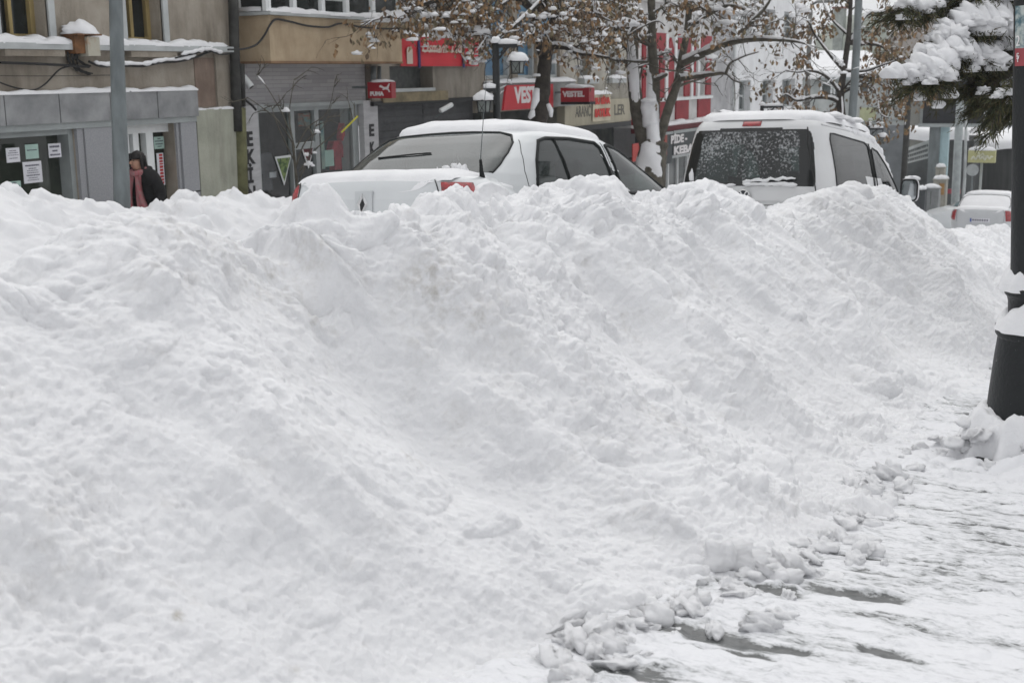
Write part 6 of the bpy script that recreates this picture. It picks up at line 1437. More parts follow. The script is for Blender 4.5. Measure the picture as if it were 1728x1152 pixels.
# ================================================================== PINE with heavy snow, over the pavement
def build_pine():
    rnd = random.Random(8); wood, needle, snow = MB(), MB(), MB(); trunk = MB()
    base = Vector((.75, 10.9, -1.09)); trunk.tube([base-Vector((0,0,.3)), base+Vector((0,0,1.5)), base+Vector((.02,0,3.2)), base+Vector((0,.03,5.0)), base+Vector((0,0,6.4))], [.17,.14,.11,.07,.02], 10)
    def spray(p, d, n, ln, w_=.0042, spread=.62):
        ln *= .62
        for k in range(n):
            f, a, b_ = frame(d); t = rnd.uniform(0, 6.28); dd = (f*.55+(a*math.cos(t)+b_*math.sin(t))*rnd.uniform(.3,1)*spread+Vector((0,0,-.22))).normalized()
            q = p+d*rnd.uniform(-.07,.07)+Vector((rnd.gauss(0,.02),rnd.gauss(0,.02),rnd.gauss(0,.02))); L = ln*rnd.uniform(.6,1.2); sd = dd.cross(Vector((rnd.uniform(-1,1),rnd.uniform(-1,1),rnd.uniform(-1,1)))).normalized()*w_
            needle.cur = 0 if rnd.random() < .55 else (1 if rnd.random() < .6 else 2)
            needle.add([q-sd, q+sd, q+dd*L+sd*.3, q+dd*L-sd*.3], [(0,1,2,3)])
    def bough(pts, r0, pads, dens=1.0):
        P = [Vector(p) for p in pts]; Q = []
        for i in range(len(P)-1):
            a, b, c, d = P[max(i-1,0)], P[i], P[i+1], P[min(i+2,len(P)-1)]
            for t in np.linspace(0,1,6,endpoint=False): Q.append(.5*((2*b)+(c-a)*t+(2*a-5*b+4*c-d)*t*t+(3*b-a-3*c+d)*t**3))
        Q.append(P[-1]); wood.tube(Q, [r0*(1-.8*i/len(Q)) for i in range(len(Q))], 6)
        for i in range(3, len(Q)):
            d = (Q[i]-Q[i-1]).normalized(); spray(Q[i], d, int(16*dens), .10)
            for sgn in (1,-1):
                if rnd.random() < .8:
                    sd = (d*.7+Vector((-d.y, d.x, 0))*sgn*.8+Vector((0,0,rnd.uniform(-.35,.05)))).normalized(); L = rnd.uniform(.12,.30); q = Q[i]
                    for s_ in range(4): q2 = q+sd*L/4; wood.tube([q,q2], .006, 4, False); spray(q2, sd, int(15*dens), .095); q = q2; sd = (sd+Vector((0,0,-.10))).normalized()
        for t, rx, rz in pads:
            rx *= 1.2; rz *= 1.15
            q = Q[int(t*(len(Q)-1))]; snow.blob(q+Vector((0,0,rz*.45)), rx*.72, rx*.72*rnd.uniform(.75,1), rz*.85, rnd.randrange(999), .3, 26, 16, -.45)
            for k in range(6):
                o = Vector((max(-.8,min(.8,rnd.gauss(0,.55)))*rx, max(-.8,min(.8,rnd.gauss(0,.55)))*rx, rnd.uniform(-.06,.03))); z = rx*rnd.uniform(.26,.52); snow.blob(q+o+Vector((0,0,rz*rnd.uniform(.1,.5))), z*rnd.uniform(.9,1.5), z*rnd.uniform(.9,1.5), z*.72, rnd.randrange(999), .26, 18, 12, -.5)
                spray(q+o+Vector((0,0,-.02)), Vector((rnd.uniform(-1,1),rnd.uniform(-1,1),-.3)).normalized(), 26, .11)
    def B(pts, D): return [at(x, y, D+dd) for x, y, dd in pts]
    D = 10.2
    tr = lambda z: base+Vector((0,0,z))
    bough([tr(4.6)]+B([(1700,25,.4),(1640,10,.1),(1590,8,0),(1552,18,-.1),(1525,18,-.2)], D), .05, [(.45,.16,.09),(.62,.17,.10),(.78,.16,.09),(.92,.12,.07),(.3,.2,.1)])
    bough([tr(3.9)]+B([(1720,75,.2),(1680,55,0),(1640,52,-.2),(1600,70,-.3),(1570,85,-.3)], D), .05, [(.35,.22,.14),(.5,.24,.17),(.62,.20,.14),(.80,.14,.08)])
    bough([tr(4.2)]+B([(1720,40,.6),(1690,40,.5),(1660,40,.4),(1630,60,.3)], D), .05, [(.4,.2,.14),(.6,.24,.16),(.85,.16,.10)])
    bough([tr(3.6)]+B([(1700,120,.0),(1650,105,-.2),(1610,100,-.3),(1580,105,-.4),(1562,60,-.4)][:4], D), .045, [(.5,.16,.09),(.7,.17,.12),(.9,.16,.11)])
    bough([tr(3.2)]+B([(1690,130,-.1),(1640,120,-.2),(1590,125,-.3),(1568,128,-.5),(1552,140,-.6)], D), .045, [(.55,.14,.08),(.75,.17,.12),(.9,.19,.12),(.98,.10,.07)])
    bough([tr(3.0)]+B([(1720,125,.3),(1690,130,.2),(1655,145,.1),(1630,155,0)], D), .045, [(.6,.13,.06)], 1.3)
    bough([tr(2.9)]+B([(1730,140,.5),(1700,150,.4),(1678,165,.3),(1662,180,.2)], D), .045, [], 1.5)
    bough([tr(3.0)]+B([(1735,135,-.4),(1712,145,-.5),(1698,162,-.6),(1685,180,-.6)], D), .045, [(.75,.10,.04)], 1.5)
    bough([tr(5.2)]+B([(1720,-10,.2),(1680,0,0),(1640,-12,-.2)], D), .05, [(.5,.2,.1),(.8,.18,.1)], 1.2)
    bough([tr(2.5)]+B([(1745,165,.2),(1728,180,.1),(1710,200,0)], D), .04, [], 1.2)
    for x, y, z in ((1583,178,.05),(1605,160,.06),(1625,60,.05),(1618,55,.07),(1660,155,.05),(1552,165,.05)): snow.blob(at(x,y,D-.4), z, z, z*.8, int(x), .3, 12, 8)
    for az in range(6):                                       # boughs away from the street
        a = rad(-60+az*36); d = Vector((math.cos(a), math.sin(a), 0)); z = 2.6+.4*(az%3); bough([tr(z), tr(z-.1)+d*.7, tr(z-.35)+d*1.4], .04, [(.5,.22,.12),(.85,.18,.1)])
    t = thing('pine_tree', base, 'pine tree with boughs bent under thick snow at the upper right', 'tree')
    PG = mat('dark pine needle', (.030,.036,.016), .7, .4, 12); PB = mat('brown green needle', (.060,.048,.020), .7, .4, 12); PO = mat('olive needle', (.085,.085,.035), .7, .3, 12)
    trunk.build('trunk', BARK, t, True); wood.build('branches', BARK, t, True); needle.build('needles', [PG, PB, PO], t); snow.build('snow', SNOW, t, True)
build_pine()

# ================================================================== POLES AND LAMPS
PG_ = 'grey poles along the street'
def pole(name, pts, D, r0, r1, label, mt=GALV, group=PG_, band=None):
    P = [at(x, y, D) for x, y in pts]; base = Vector((P[-1].x, P[-1].y, -.1*P[-1].y-.2)); o = thing(name, base, label, 'pole', group)
    m = MB(); PP = [base, base+Vector((0,0,.25))]+list(reversed(P)); n = len(PP); m.tube(PP, [r0*1.25, r0*1.2]+[r0+(r1-r0)*i/(n-3) for i in range(n-2)], 16); m.build('shaft', mt, o, True)
    if band:
        m = MB(); a = at(*band[0], D); b = at(*band[1], D); m.tube([a,b], r0*1.12, 16); m.build('band', DARKP, o, True)
    return o
o = pole('steel_pole', [(194,-120),(195,-10),(198,100),(201,200),(205,300),(207,380)], 12.9, .086, .062, 'thick grey steel pole standing on the far side of the road, left of all')
o = pole('lamp_pole', [(1452,-80),(1449,0),(1446,70),(1442,140),(1437,215),(1432,330)], 30, .105, .085, 'slim grey lamp pole in front of the smaller brown tree')
o = pole('steel_pole', [(1533,100),(1533,160),(1530,220),(1525,300),(1522,360)], 40, .10, .09, 'grey pole left of the dark screen, beside the white lettered banner', DARKP)
o = pole('steel_pole', [(1621,165),(1619,200),(1616,260),(1613,320),(1611,360)], 48.5, .158, .148, 'pale grey pole right of the light blue sign pillar', mat('pale grey pole', (.30,.33,.33), .5, .15))
o = pole('thin_pole', [(1631,180),(1629,260),(1628,300)], 44, .05, .045, 'thinnest pale pole just right of the pale grey pole', mat('thin pale pole', (.35,.37,.37), .5, .15))
# street light with an arm against the sky
sl_ = pole('street_light', [(1368,18),(1366,60),(1364,120),(1362,200),(1360,320)], 36, .085, .06, 'tall street light with a bent arm against the white sky', mat('weathered lamp pole', (.20,.20,.19), .6, .2))
m = MB(); m.tube([at(1368,20,36), at(1370,8,36), at(1378,4,35.7), at(1390,0,35.4)], .035, 8); m.build('arm', GALV, sl_, True)
m = MB(); p = at(1395,2,35.2); m.blob(p, .32, .18, .09, 4, .05, 16, 8); m.build('lamp_head', mat('lamp shell', (.35,.36,.36), .4, .1), sl_, True)
def lantern(mbI, mbG, mbS, c, k):
    """four sided tapered lantern hanging at c, with a domed cap under snow"""
    for sx, sy in ((1,1),(1,-1),(-1,-1),(-1,1)): mbI.bar(c+Vector((sx*.13,sy*.13,.0))*k, c+Vector((sx*.10,sy*.10,-.30))*k, .025*k, .025*k)
    for z, h in ((0,.15),(-.30,.115)):
        for (ax, ay), (bx_, by) in (((-1,-1),(1,-1)),((1,-1),(1,1)),((1,1),(-1,1)),((-1,1),(-1,-1))): mbI.bar(c+Vector((ax*h,ay*h,z))*k, c+Vector((bx_*h,by*h,z))*k, .03*k, .03*k)
    for sg in (1,-1):
        mbI.bar(c+Vector((-.115,-.125,-.02))*k if sg > 0 else c+Vector((.115,-.125,-.02))*k, c+Vector((sg*.06,-.112,-.27))*k, .012*k, .012*k); mbI.bar(c+Vector((-.125,-.115*sg,-.02))*k, c+Vector((-.112,.06*sg,-.27))*k, .012*k, .012*k)
    mbG.add([c+Vector((x*.10 if z < -.1 else x*.125, y*.10 if z < -.1 else y*.125, z))*k for z in (-.29,-.01) for x, y in ((-1,-1),(1,-1),(1,1),(-1,1))], [(3,2,1,0),(0,1,5,4),(1,2,6,5),(2,3,7,6),(3,0,4,7)])
    mbI.lathe([(.24*k,.0),(.25*k,.02*k),(.19*k,.10*k),(.09*k,.16*k),(.03*k,.18*k)], 16, c)
    mbS.blob(c+Vector((0,0,.06*k)), .27*k, .27*k, .19*k, int(c.y*10), .10, 18, 12, -.25)
LGL = mat('frosted lamp glass', (.20,.22,.21), .4, .1)
def lamp_post(px, y0, ybot, D, arms, label, finial=True, k=1.0):
    top = at(px, y0, D); base = Vector((top.x, top.y, -.1*top.y-.2)); o = thing('lantern_post', base, label, 'street lamp', 'black lantern posts')
    m = MB(); m.tube([base, base+Vector((0,0,.5)), base+Vector((0,0,.55)), top+Vector((0,0,.05))], [.11,.09,.065,.05], 12); m.build('post', IRON, o, True)
    for (x, y, hx, hy) in arms:                       # arm end, and lantern cap centre
        I, G, S = MB(), MB(), MB(); a = at(px, y, D); e = at(x, y, D); d = (e-a); d.z = 0; e = a+d; I.bar(a, e, .05, .05); I.bar(a+d*.08-Vector((0,0,.35*k)), a+d*.62, .03, .03)
        I.tube([a+d*.3-Vector((0,0,.06)), a+d*.22-Vector((0,0,.16)), a+d*.1-Vector((0,0,.12))], .012, 6)
        c = at(hx, hy, D); c.x, c.y = e.x, e.y; c.z = min(c.z, e.z-.05); I.tube([e, c+Vector((0,0,.15))], .015, 6)
        arm = I.build('lantern', IRON, o); S.tube([a+Vector((0,0,.05)), a+d*.5+Vector((0,0,.062)), e+Vector((0,0,.05))], [.03,.045,.03], 8)
        I2 = MB(); lantern(I2, G, S, c, k); I2.build('lantern_frame', IRON, arm); G.build('glass', LGL, arm); S.build('lantern_snow', SNOW, arm, True)
    m = MB(); m.blob(top+Vector((0,0,.06)), .07, .07, .06, 3, .2, 12, 8); m.build('snow', SNOW, o, True)
    return o
lamp_post(836.5, 76, 300, 18.2, [(873,78,873,104),(816,152,816,170)], 'black ornate lantern post with two snow capped lanterns before the blue posters', True, .56)
lamp_post(1286, 180, 300, 33, [(1321,181,1321,199)], 'far black lantern post half hidden behind the white van', True, .8)
lamp_post(1466, 214, 300, 36, [(1490,218,1490,232)], 'small dark lantern post beyond the van, before the grey wall', True, .55)
# cast iron post at the right edge
IRONF = mat('cast iron with frost specks', (.012,.014,.015), .45, scale=38, col2=(.45,.46,.47), bump=.2, bscale=50, lo=.70, hi=.78)
def iron_post():
    c = gnd(1757, 778); D = (c-EYE).dot(FW)
    prof = [(.39,-.05),(.39,.075),(.385,.085),(.30,.09),(.29,.16),(.262,.19),(.250,.22),(.236,.34),(.212,.52),(.199,.60),(.197,.612),(.208,.628),(.208,.665),(.175,.675),(.160,.69),(.153,.74),(.153,.78),(.157,.80),(.168,.815),(.168,.845),(.150,.858),(.143,.88),(.141,1.4),(.137,2.2),(.13,3.2),(.12,4.6)]
    o = thing('iron_post', c, 'black cast iron post with a flared ringed base at the right edge', 'post')
    m = MB(); m.lathe(prof, 40, c); m.build('shaft', IRONF, o); smooth_angle(o.children[-1], 35)
    m = MB()
    for z, r_, t, w_ in ((.665,.190,.085,.048),(.845,.155,.07,.038)):
        rows = []; rnd = random.Random(int(z*10)); N = 64
        ph = [rnd.uniform(0,6.3) for _ in range(4)]
        for j in range(9):
            v = j/8; rows.append([])
            for k in range(N):
                a = 2*math.pi*k/N; h = t*(1+.3*math.sin(a*2+ph[0])+.2*math.sin(a*5+ph[1])+.12*math.sin(a*11+ph[2])); ro = r_+.028+.012*math.sin(a*3+ph[3])+.006*math.sin(a*13)
                rr = ro+(r_-w_-ro)*v; zz = z+h*math.sin(min(1, v*1.35)*math.pi*.5)*(1 if v < .8 else 1.0)-(.012 if j == 0 else 0)
                rows[-1].append((c.x+rr*math.cos(a), c.y+rr*math.sin(a), c.z+zz))
        m.grid(rows, True)
    m.build('ring_snow', SNOW, o, True)
    # flyer pasted round the shaft, facing the pavement
    dirc = math.atan2(-c.y, -c.x)
    def patch(z0, z1, a0, a1, off, name, mt, par):
        m = MB(); rows = [[(c.x+(.1375+off)*math.cos(dirc+a), c.y+(.1375+off)*math.sin(dirc+a), c.z+z) for a in np.linspace(a0, a1, 16)] for z in np.linspace(z0, z1, 6)]; m.grid(rows); return m.build(name, mt, par, True)
    zt = (at(1716,14,D).z-c.z); zm = (at(1716,80,D).z-c.z); zb = (at(1716,108,D).z-c.z)
    fl = thing('flyer', c.copy(), 'coloured flyer with a red band wrapped round the black iron post', 'flyer')
    patch(zm, zt, -1.15, .9, .003, 'photo_print', mat('blue grey photo print', (.06,.13,.16), .5, scale=26, col2=(.42,.46,.44), spec=.5, lo=.42, hi=.6), fl)
    patch(zb, zm, -1.15, .9, .0035, 'red_band', mat('dull red band', (.30,.06,.07), .5, .1), fl)
    a = -.93; R_ = .1445
    def onpost(s_, z, size, a):
        p = c+Vector((R_*math.cos(dirc+a), R_*math.sin(dirc+a), z)); text(s_, 'lettering', WHITES, size, p, (rad(90), 0, dirc+a+rad(90)), fl, .001)
    onpost('2', zm+.03, .065, a); onpost('S', zm-.035, .04, a); onpost('T', zb+.03, .04, a)
    # snow heaped round the foot
    U = np.linspace(0, 2*math.pi, 220)[:, None]; V = np.linspace(0, 1, 70)[None, :]
    rr = .13+V*.40+0*U; x = c.x+rr*np.cos(U); y = c.y+rr*np.sin(U); q = (x, y, 0*x)
    top = .24+.07*np.cos(U-dirc+2.0)+.05*fbm((np.cos(U)*1.5+0*V, np.sin(U)*1.5+0*V, 0*x), 1.5, 3, 2)
    fall = np.clip(1-V, 0, 1)**.8; w_ = np.clip((rr-.17)*7, 0, 1)
    h = top*np.exp(-((rr-.25)/.15)**2*(rr > .25))+(fbm(q, 6, 5, 4)*.06+lumps(x, y, .15, 6, .75)*.75+lumps(x+.1, y, .08, 7, .75)*.7+lumps(x, y+.05, .04, 8, .6)*.6)*w_*fall-.05*V**3
    UA = np.angle(np.exp(1j*(U-dirc))); notch = np.exp(-((UA+.70)/.16)**4)*np.exp(-((rr-.38)/.04)**4)*.12+np.exp(-((UA+.26)/.13)**4)*np.exp(-((rr-.40)/.045)**4)*.10
    h = h-notch
    f = npmesh('foot_snow', np.stack([x, y, -.1*y+h-.01], -1), SNOW); f.parent = o; f.matrix_parent_inverse = Matrix.Translation(-o.location)
    # dark bits of the base plate showing through
    rnd = random.Random(17)
    for k in range(26):
        a = dirc+rnd.uniform(-1.7,1.5); q = rnd.uniform(.26,.50); z = max(.02, .26-(q-.24)*1.0)+rnd.uniform(-.02,.03); s_ = rnd.uniform(.03,.075)*(1.1-q*.6)
        e = bpy.data.objects.new('snow_clod', CLODS[k % 6]); COL.objects.link(e); e.location = c+Vector((math.cos(a)*q-.02, math.sin(a)*q, z)); e.scale = (s_*rnd.uniform(.9,1.4), s_, s_*rnd.uniform(.7,1)); e.rotation_euler = (rnd.uniform(-.3,.3), rnd.uniform(-.3,.3), rnd.uniform(0,6.3))
        tag(e, 'rounded snow clod heaped against the foot of the black iron post', 'snow clod', 'snow clods round the iron post')
    o.rotation_mode = 'AXIS_ANGLE'; o.rotation_axis_angle = (-.060, -math.sin(YAW), math.cos(YAW), 0)     # the post leans a little
    fl.rotation_mode = 'AXIS_ANGLE'; fl.rotation_axis_angle = o.rotation_axis_angle
iron_post()

# ================================================================== THE PERSON
def skin_body(name, verts, edges, radii, mt, par=None, sub=2, root=0):
    me = bpy.data.meshes.new(name); me.from_pydata([tuple(v) for v in verts], edges, []); o = bpy.data.objects.new(name, me); COL.objects.link(o)
    md = o.modifiers.new('skin', 'SKIN'); md.use_smooth_shade = True
    for i, r in enumerate(radii): me.skin_vertices[0].data[i].radius = r if hasattr(r, '__len__') else (r, r)
    me.skin_vertices[0].data[root].use_root = True
    sm = o.modifiers.new('sub', 'SUBSURF'); sm.levels = sub; sm.render_levels = sub
    me.materials.append(mt)
    if par is not None: o.parent = par
    return o
def build_person():
    head = at(241, 276, 15.75); root = thing('person', Vector((head.x, head.y, head.z-1.50)), 'woman in a black coat and long pink scarf walking past the shop door, looking down', 'person')
    root.rotation_euler = (0, 0, rad(182))             # local +y is the way she walks, to the left and towards the camera
    SKIN = mat('skin', (.42,.24,.17), .55, .08); HAIR = mat('dark hair', (.012,.010,.010), .5, .3, 30); COAT = mat('black coat', (.010,.010,.011), .8, .3, 20, .2); TROU = mat('dark trousers', (.014,.015,.02), .8, .2); PINK = mat('pink striped scarf', (.38,.10,.115), .85, scale=22, col2=(.28,.17,.17), sq=(3,3,.3), lo=.4, hi=.6); BOOT = mat('black boots', (.012,.012,.012), .5, .2)
    V = [(0,0,.92),(0,.01,1.08),(0,.03,1.24),(0,.06,1.36),(0,.085,1.43),(0,.12,1.50),(0,.13,1.575)]
    E = [(0,1),(1,2),(2,3),(3,4),(4,5),(5,6)]; R = [(.145,.105),(.12,.09),(.145,.10),(.10,.075),(.048,.05),(.072,.085),(.066,.078)]
    def add(p, prev, r): V.append(p); R.append(r); E.append((prev, len(V)-1)); return len(V)-1
    for sg, sw in ((1,.28),(-1,-.22)):
        a = add((sg*.10,0,.86), 0, .085); k = add((sg*.10,sw*.55+.05,.50), a, .058); f = add((sg*.10,sw,.10), k, .042); add((sg*.10,sw+.13,.045), f, .035)
        s_ = add((sg*.185,.04,1.37), 3, .06); e = add((sg*.25,-.06-.2*sw,1.12), s_, .045); h = add((sg*.235,.10-.45*sw,.90), e, .032); hand = add((sg*.225,.13-.5*sw,.83), h, (.028,.038))
        for i, (dx, dy, dz) in enumerate(((.02,.035,-.07),(.008,.022,-.085),(-.004,.008,-.085),(-.014,-.006,-.07),(-.03*1,.045,-.035))): add((sg*.225+dx*sg, .13-.5*sw+dy, .83+dz), hand, .009)
    body = skin_body('body', V, E, R, SKIN, root)
    # face: nose, eyes, mouth on the front of the head (+y)
    def bl(name, c, rx, ry, rz, mt, sd=1, par=root): m = MB(); m.blob(c, rx, ry, rz, sd, .04, 14, 10); return m.build(name, mt, par, True, True)
    bl('nose', (0,.222,1.520), .012, .018, .022, SKIN); [bl('eye', (s_*.030,.200,1.548), .012, .008, .006, HAIR) for s_ in (1,-1)]; bl('mouth', (0,.200,1.470), .022, .010, .006, mat('lips', (.30,.10,.09), .5, .1)); [bl('ear', (s_*.078,.115,1.53), .010, .02, .03, SKIN) for s_ in (1,-1)]
    # hair: cap over the skull and long fall onto the shoulders
    m = MB(); m.blob((0,.092,1.578), .092, .098, .088, 2, .05, 20, 12, -.15); rows = []
    for z, w_, yc, d in ((1.60,.088,.07,.085),(1.53,.094,.055,.075),(1.46,.10,.035,.065),(1.39,.11,.01,.055),(1.31,.11,-.03,.05),(1.24,.08,-.05,.03)):
        rows.append([(w_*math.cos(t), yc+d*math.sin(t), z) for t in np.linspace(math.pi*.93,2*math.pi+.07*math.pi,20)])
    m.grid(rows); m.grid([[(x*.8,y+.02,z) for x,y,z in r] for r in rows])
    for sg in (1,-1): m.tube([(sg*.075,.135,1.63),(sg*.088,.125,1.55),(sg*.092,.115,1.47),(sg*.09,.10,1.38)], [.015,.02,.022,.015], 8)
    m.build('hair', HAIR, root, True, True)
    # coat: torso to mid thigh, sleeves
    CV = [(0,.01,.74),(0,.0,.92),(0,.01,1.08),(0,.03,1.24),(0,.055,1.36),(0,.075,1.42)]; CE = [(i,i+1) for i in range(5)]; CR = [(.215,.17),(.19,.15),(.16,.125),(.18,.135),(.135,.10),(.075,.07)]
    def addc(p, prev, r): CV.append(p); CR.append(r); CE.append((prev, len(CV)-1)); return len(CV)-1
    for sg, sw in ((1,.28),(-1,-.22)):
        s_ = addc((sg*.19,.04,1.365), 4, .085); e = addc((sg*.262,-.06-.2*sw,1.12), s_, .07); addc((sg*.238,.09-.43*sw,.905), e, .055)
    skin_body('coat', CV, CE, CR, COAT, root, 2, 1)
    m = MB(); m.tube([(.10,.10,1.40),(.0,.15,1.37),(-.10,.10,1.40),(-.08,-.02,1.43),(.08,-.02,1.43),(.10,.10,1.40)], .045, 8); m.build('collar', COAT, root, True, True)
    TV = [(0,0,.90),(.10,0,.84),(.10,.21,.50),(.10,.28,.14),(-.10,0,.84),(-.10,-.07,.50),(-.10,-.22,.14)]; skin_body('trousers', TV, [(0,1),(1,2),(2,3),(0,4),(4,5),(5,6)], [(.15,.11),.098,.072,.058,.098,.072,.058], TROU, root)
    for sg, sw in ((1,.28),(-1,-.22)): m = MB(); m.tube([(sg*.10,sw-.02,.20),(sg*.10,sw,.06),(sg*.10,sw+.14,.04)], [.055,.055,.04], 10); m.build('boot', BOOT, root, True, True)
    # scarf: loop round the neck, two long ends
    m = MB(); m.tube([(.085*math.cos(t), .085+.09*math.sin(t), 1.415-.03*math.sin(t)) for t in np.linspace(0,2*math.pi,18)], .038, 8, False); sc_ = m.build('scarf', PINK, root, True, True)
    for sg, l, sp in ((1,.62,.05),(-1,.50,.10)):
        rows = []
        for i in range(12):
            t = i/11; z = 1.40-l*t; w_ = .045+.035*t; yy = .165+.045*math.sin(t*2.6)+.02*t; cx = sg*(.05+sp*t)
            rows.append([(cx+w_*(u-.5)*2, yy+.012*math.sin(u*9+t*5), z) for u in np.linspace(0,1,9)])
        m = MB(); m.grid(rows); m.grid([[(x,y-.012,z) for x,y,z in r] for r in rows])
        for k in range(9): u = k/8; x, y, z = rows[-1][k]; m.tube([(x,y,z),(x+.004*(k%3-1),y+.004,z-.06)], .005, 4)
        m.build('scarf_end', PINK, sc_, True, True)
build_person()
# ================================================================== RIGHT HAND END OF THE STREET
def Hb(px0, py0, px1, py1, D, th, mb):
    """upright box facing up the street between two sight lines"""
    p, q = at(px0, py0, D), at(px1, py1, D); mb.box(min(p.x,q.x), max(p.x,q.x), p.y, p.y+th, min(p.z,q.z), max(p.z,q.z)); return p, q
def gy(p): return -.1*p.y-.15
D = 52
bb = at(1606, 212, D); o = thing('led_screen', Vector((bb.x, bb.y, gy(bb))), 'large dark advertising screen on a light blue pillar with a louvred panel', 'screen')
m = MB(); Hb(1553, 120, 1662, 209, D, .5, m); m.build('screen', mat('dark screen', (.012,.013,.017), .35, .2, spec=.4), o)
m = MB(); Hb(1537, 110, 1549, 212, D, .45, m)
for k in range(40): z = at(1540, 212-k*2.5, D).z; p = at(1537.5, 200, D); q = at(1548.5, 200, D); m.box(p.x, q.x, p.y-.03, p.y, z, z+.03)
m.build('louvre_panel', mat('grey louvre', (.22,.22,.20), .6, .1), o)
m = MB(); Hb(1547.5, 110, 1553, 212.5, D-.05, .55, m); Hb(1549, 209.2, 1663, 213, D-.03, .55, m); m.build('frame', ALU, o)
m = MB(); Hb(1569, 213.5, 1577, 340, D, .35, m); m.build('pillar_side', GALV, o)
m = MB(); Hb(1577.3, 213.5, 1592, 340, D+.02, .33, m); m.build('pillar', mat('light blue enamel', (.36,.49,.52), .5, .1), o)
m = MB(); Hb(1582, 219, 1589, 223.5, D+.005, .01, m); m.build('blue_mark', mat('blue label', (.05,.14,.30), .5, .1), o)
# low building with snow on the flat roof behind the screen
D = 56
p = at(1575, 300, D); o = thing('flat_roofed_shop', Vector((p.x, p.y, gy(p))), 'low dark shop under a thick flat layer of roof snow behind the screen', 'shop')
m = MB(); Hb(1531, 236, 1640, 360, D, 5, m); m.build('wall', mat('dark shop wall', (.055,.06,.06), .7, .4, 1.5), o)
m = MB(); Hb(1535, 237, 1592, 250, D-.2, .2, m); m.build('name_board', mat('grey board', (.20,.20,.18), .7, .2), o)
m = MB(); a, b = at(1529, 236, D-.3), at(1642, 236, D-.3); ledge = [[(x, a.y+dy, a.z+h) for x in np.linspace(a.x, b.x, 30)] for dy, h in ((0,-.02),(-.04,.2),(.05,.42),(.6,.5),(5,.55))]; m.grid([[(x, y, z+.05*math.sin(x*3)) for x, y, z in r] for r in ledge]); m.build('roof_snow', SNOW, o, True)
D = 53
p0, p1 = at(1530, 250, D), at(1568, 236, D); q0, q1 = at(1531, 276, D), at(1568, 267, D)
o = thing('lettered_banner', (p0+q1)/2, 'white banner with rows of grey scribbled lettering hung below the screen', 'banner')
m = MB(); n_ = Vector((0,.05,0)); m.add([p0,p1,q1,q0,p0+n_,p1+n_,q1+n_,q0+n_], [(3,2,1,0),(4,5,6,7),(0,1,5,4),(1,2,6,5),(2,3,7,6),(3,0,4,7)]); m.build('sheet', mat('greyish white vinyl', (.50,.52,.51), .6, .08), o)
m = MB(); rnd = random.Random(3)
for r_ in range(3):
    u = .06
    while u < .92:
        w_ = rnd.uniform(.03,.07); v = .2+.27*r_; a = (p0*(1-u)+p1*u)*(1-v)+(q0*(1-u)+q1*u)*v; b = a+(p1-p0)*w_*.6; c = a+(q0-p0)*.16
        m.bar(a-n_*.3, c+(p1-p0)*w_*.4-n_*.3, .05, .01, (0,1,0)); m.bar(c-n_*.3, b-n_*.3, .04, .01, (0,1,0)); u += w_+.03
m.build('lettering', mat('dark grey print', (.14,.15,.15), .7, .2), o)
# dark kiosk, bare bushes behind, red bits
D = 58
p = at(1660, 320, D); o = thing('dark_kiosk', Vector((p.x, p.y, gy(p))), 'dark timber kiosk with a snowy roof behind the yellow sign', 'kiosk')
m = MB(); Hb(1596, 250, 1718, 345, D, 4, m); m.build('wall', mat('dark timber', (.032,.034,.033), .7, .5, 1.2, sq=(6,1,.4)), o)
m = MB()
for x in (1642,1661,1676,1691,1700): Hb(x, 262, x+4, 345, D-.1, .1, m)
m.build('post', mat('grey timber post', (.10,.10,.095), .7, .3), o)
m = MB(); a, b = at(1614,252,D-.5), at(1720,240,D-.5); rows = [[(x, a.y+dy, a.z+h+.2*math.sin(x*.9)) for x in np.linspace(a.x,b.x,24)] for dy, h in ((0,-.1),(0,.15),(.4,.35),(2.5,.75),(5,.3))]; m.grid(rows); m.build('roof_snow', SNOW, o, True)
m = MB(); Hb(1596, 262, 1610, 300, D-.15, .14, m); m.build('red_panel', mat('dull red panel', (.26,.05,.06), .6, .2), o)
m = MB(); Hb(1590, 319, 1622, 326, D-6, .1, m); tag(m.build('red_rail', mat('red rail paint', (.33,.04,.06), .6, .2)), 'low red rail beyond the pale grey pole', 'rail')
# yellow sign and round sign
D = 50
a, b = at(1634, 254, D), at(1681, 274, D); o = thing('yellow_sign', Vector(((a.x+b.x)/2, a.y, gy(a))), 'pale yellow shop sign on a post wearing a strip of snow', 'sign')
m = MB(); Hb(1634, 253, 1681, 274, D, .25, m); m.build('board', mat('pale yellow board', (.44,.43,.22), .6, .1), o)
m = MB(); m.box(a.x, b.x, a.y+.0, a.y+.26, a.z, a.z+.02); m.blob(((a.x+b.x)/2, a.y+.12, a.z+.02), (b.x-a.x)*.5, .22, .16, 2, .08, 20, 10, -.1); m.build('snow', SNOW, o, True)
m = MB(); p = at(1656, 274, D); m.tube([Vector((p.x,p.y+.12,gy(p))), Vector((p.x,p.y+.12,p.z))], .05, 10); m.build('post', mat('pale sign post', (.34,.36,.35), .5, .1), o, True)
m = MB(); rnd = random.Random(9); w_ = b.x-a.x
for z, l0, l1, r_ in ((.42,.12,.9,.035),(.68,.35,.65,.02)):
    pts = [Vector((a.x+w_*u, a.y-.012, b.z+(a.z-b.z)*(z+.12*math.sin(u*38)+.05*math.sin(u*17+1)))) for u in np.linspace(l0,l1,60)]; m.tube(pts, r_, 5)
m.build('lettering', mat('cream lettering', (.62,.62,.50), .6, .1), o, True)
D = 49; p = at(1641, 287, D); o = thing('round_sign', Vector((p.x, p.y, gy(p))), 'grey back of a round traffic sign below the yellow sign', 'traffic sign')
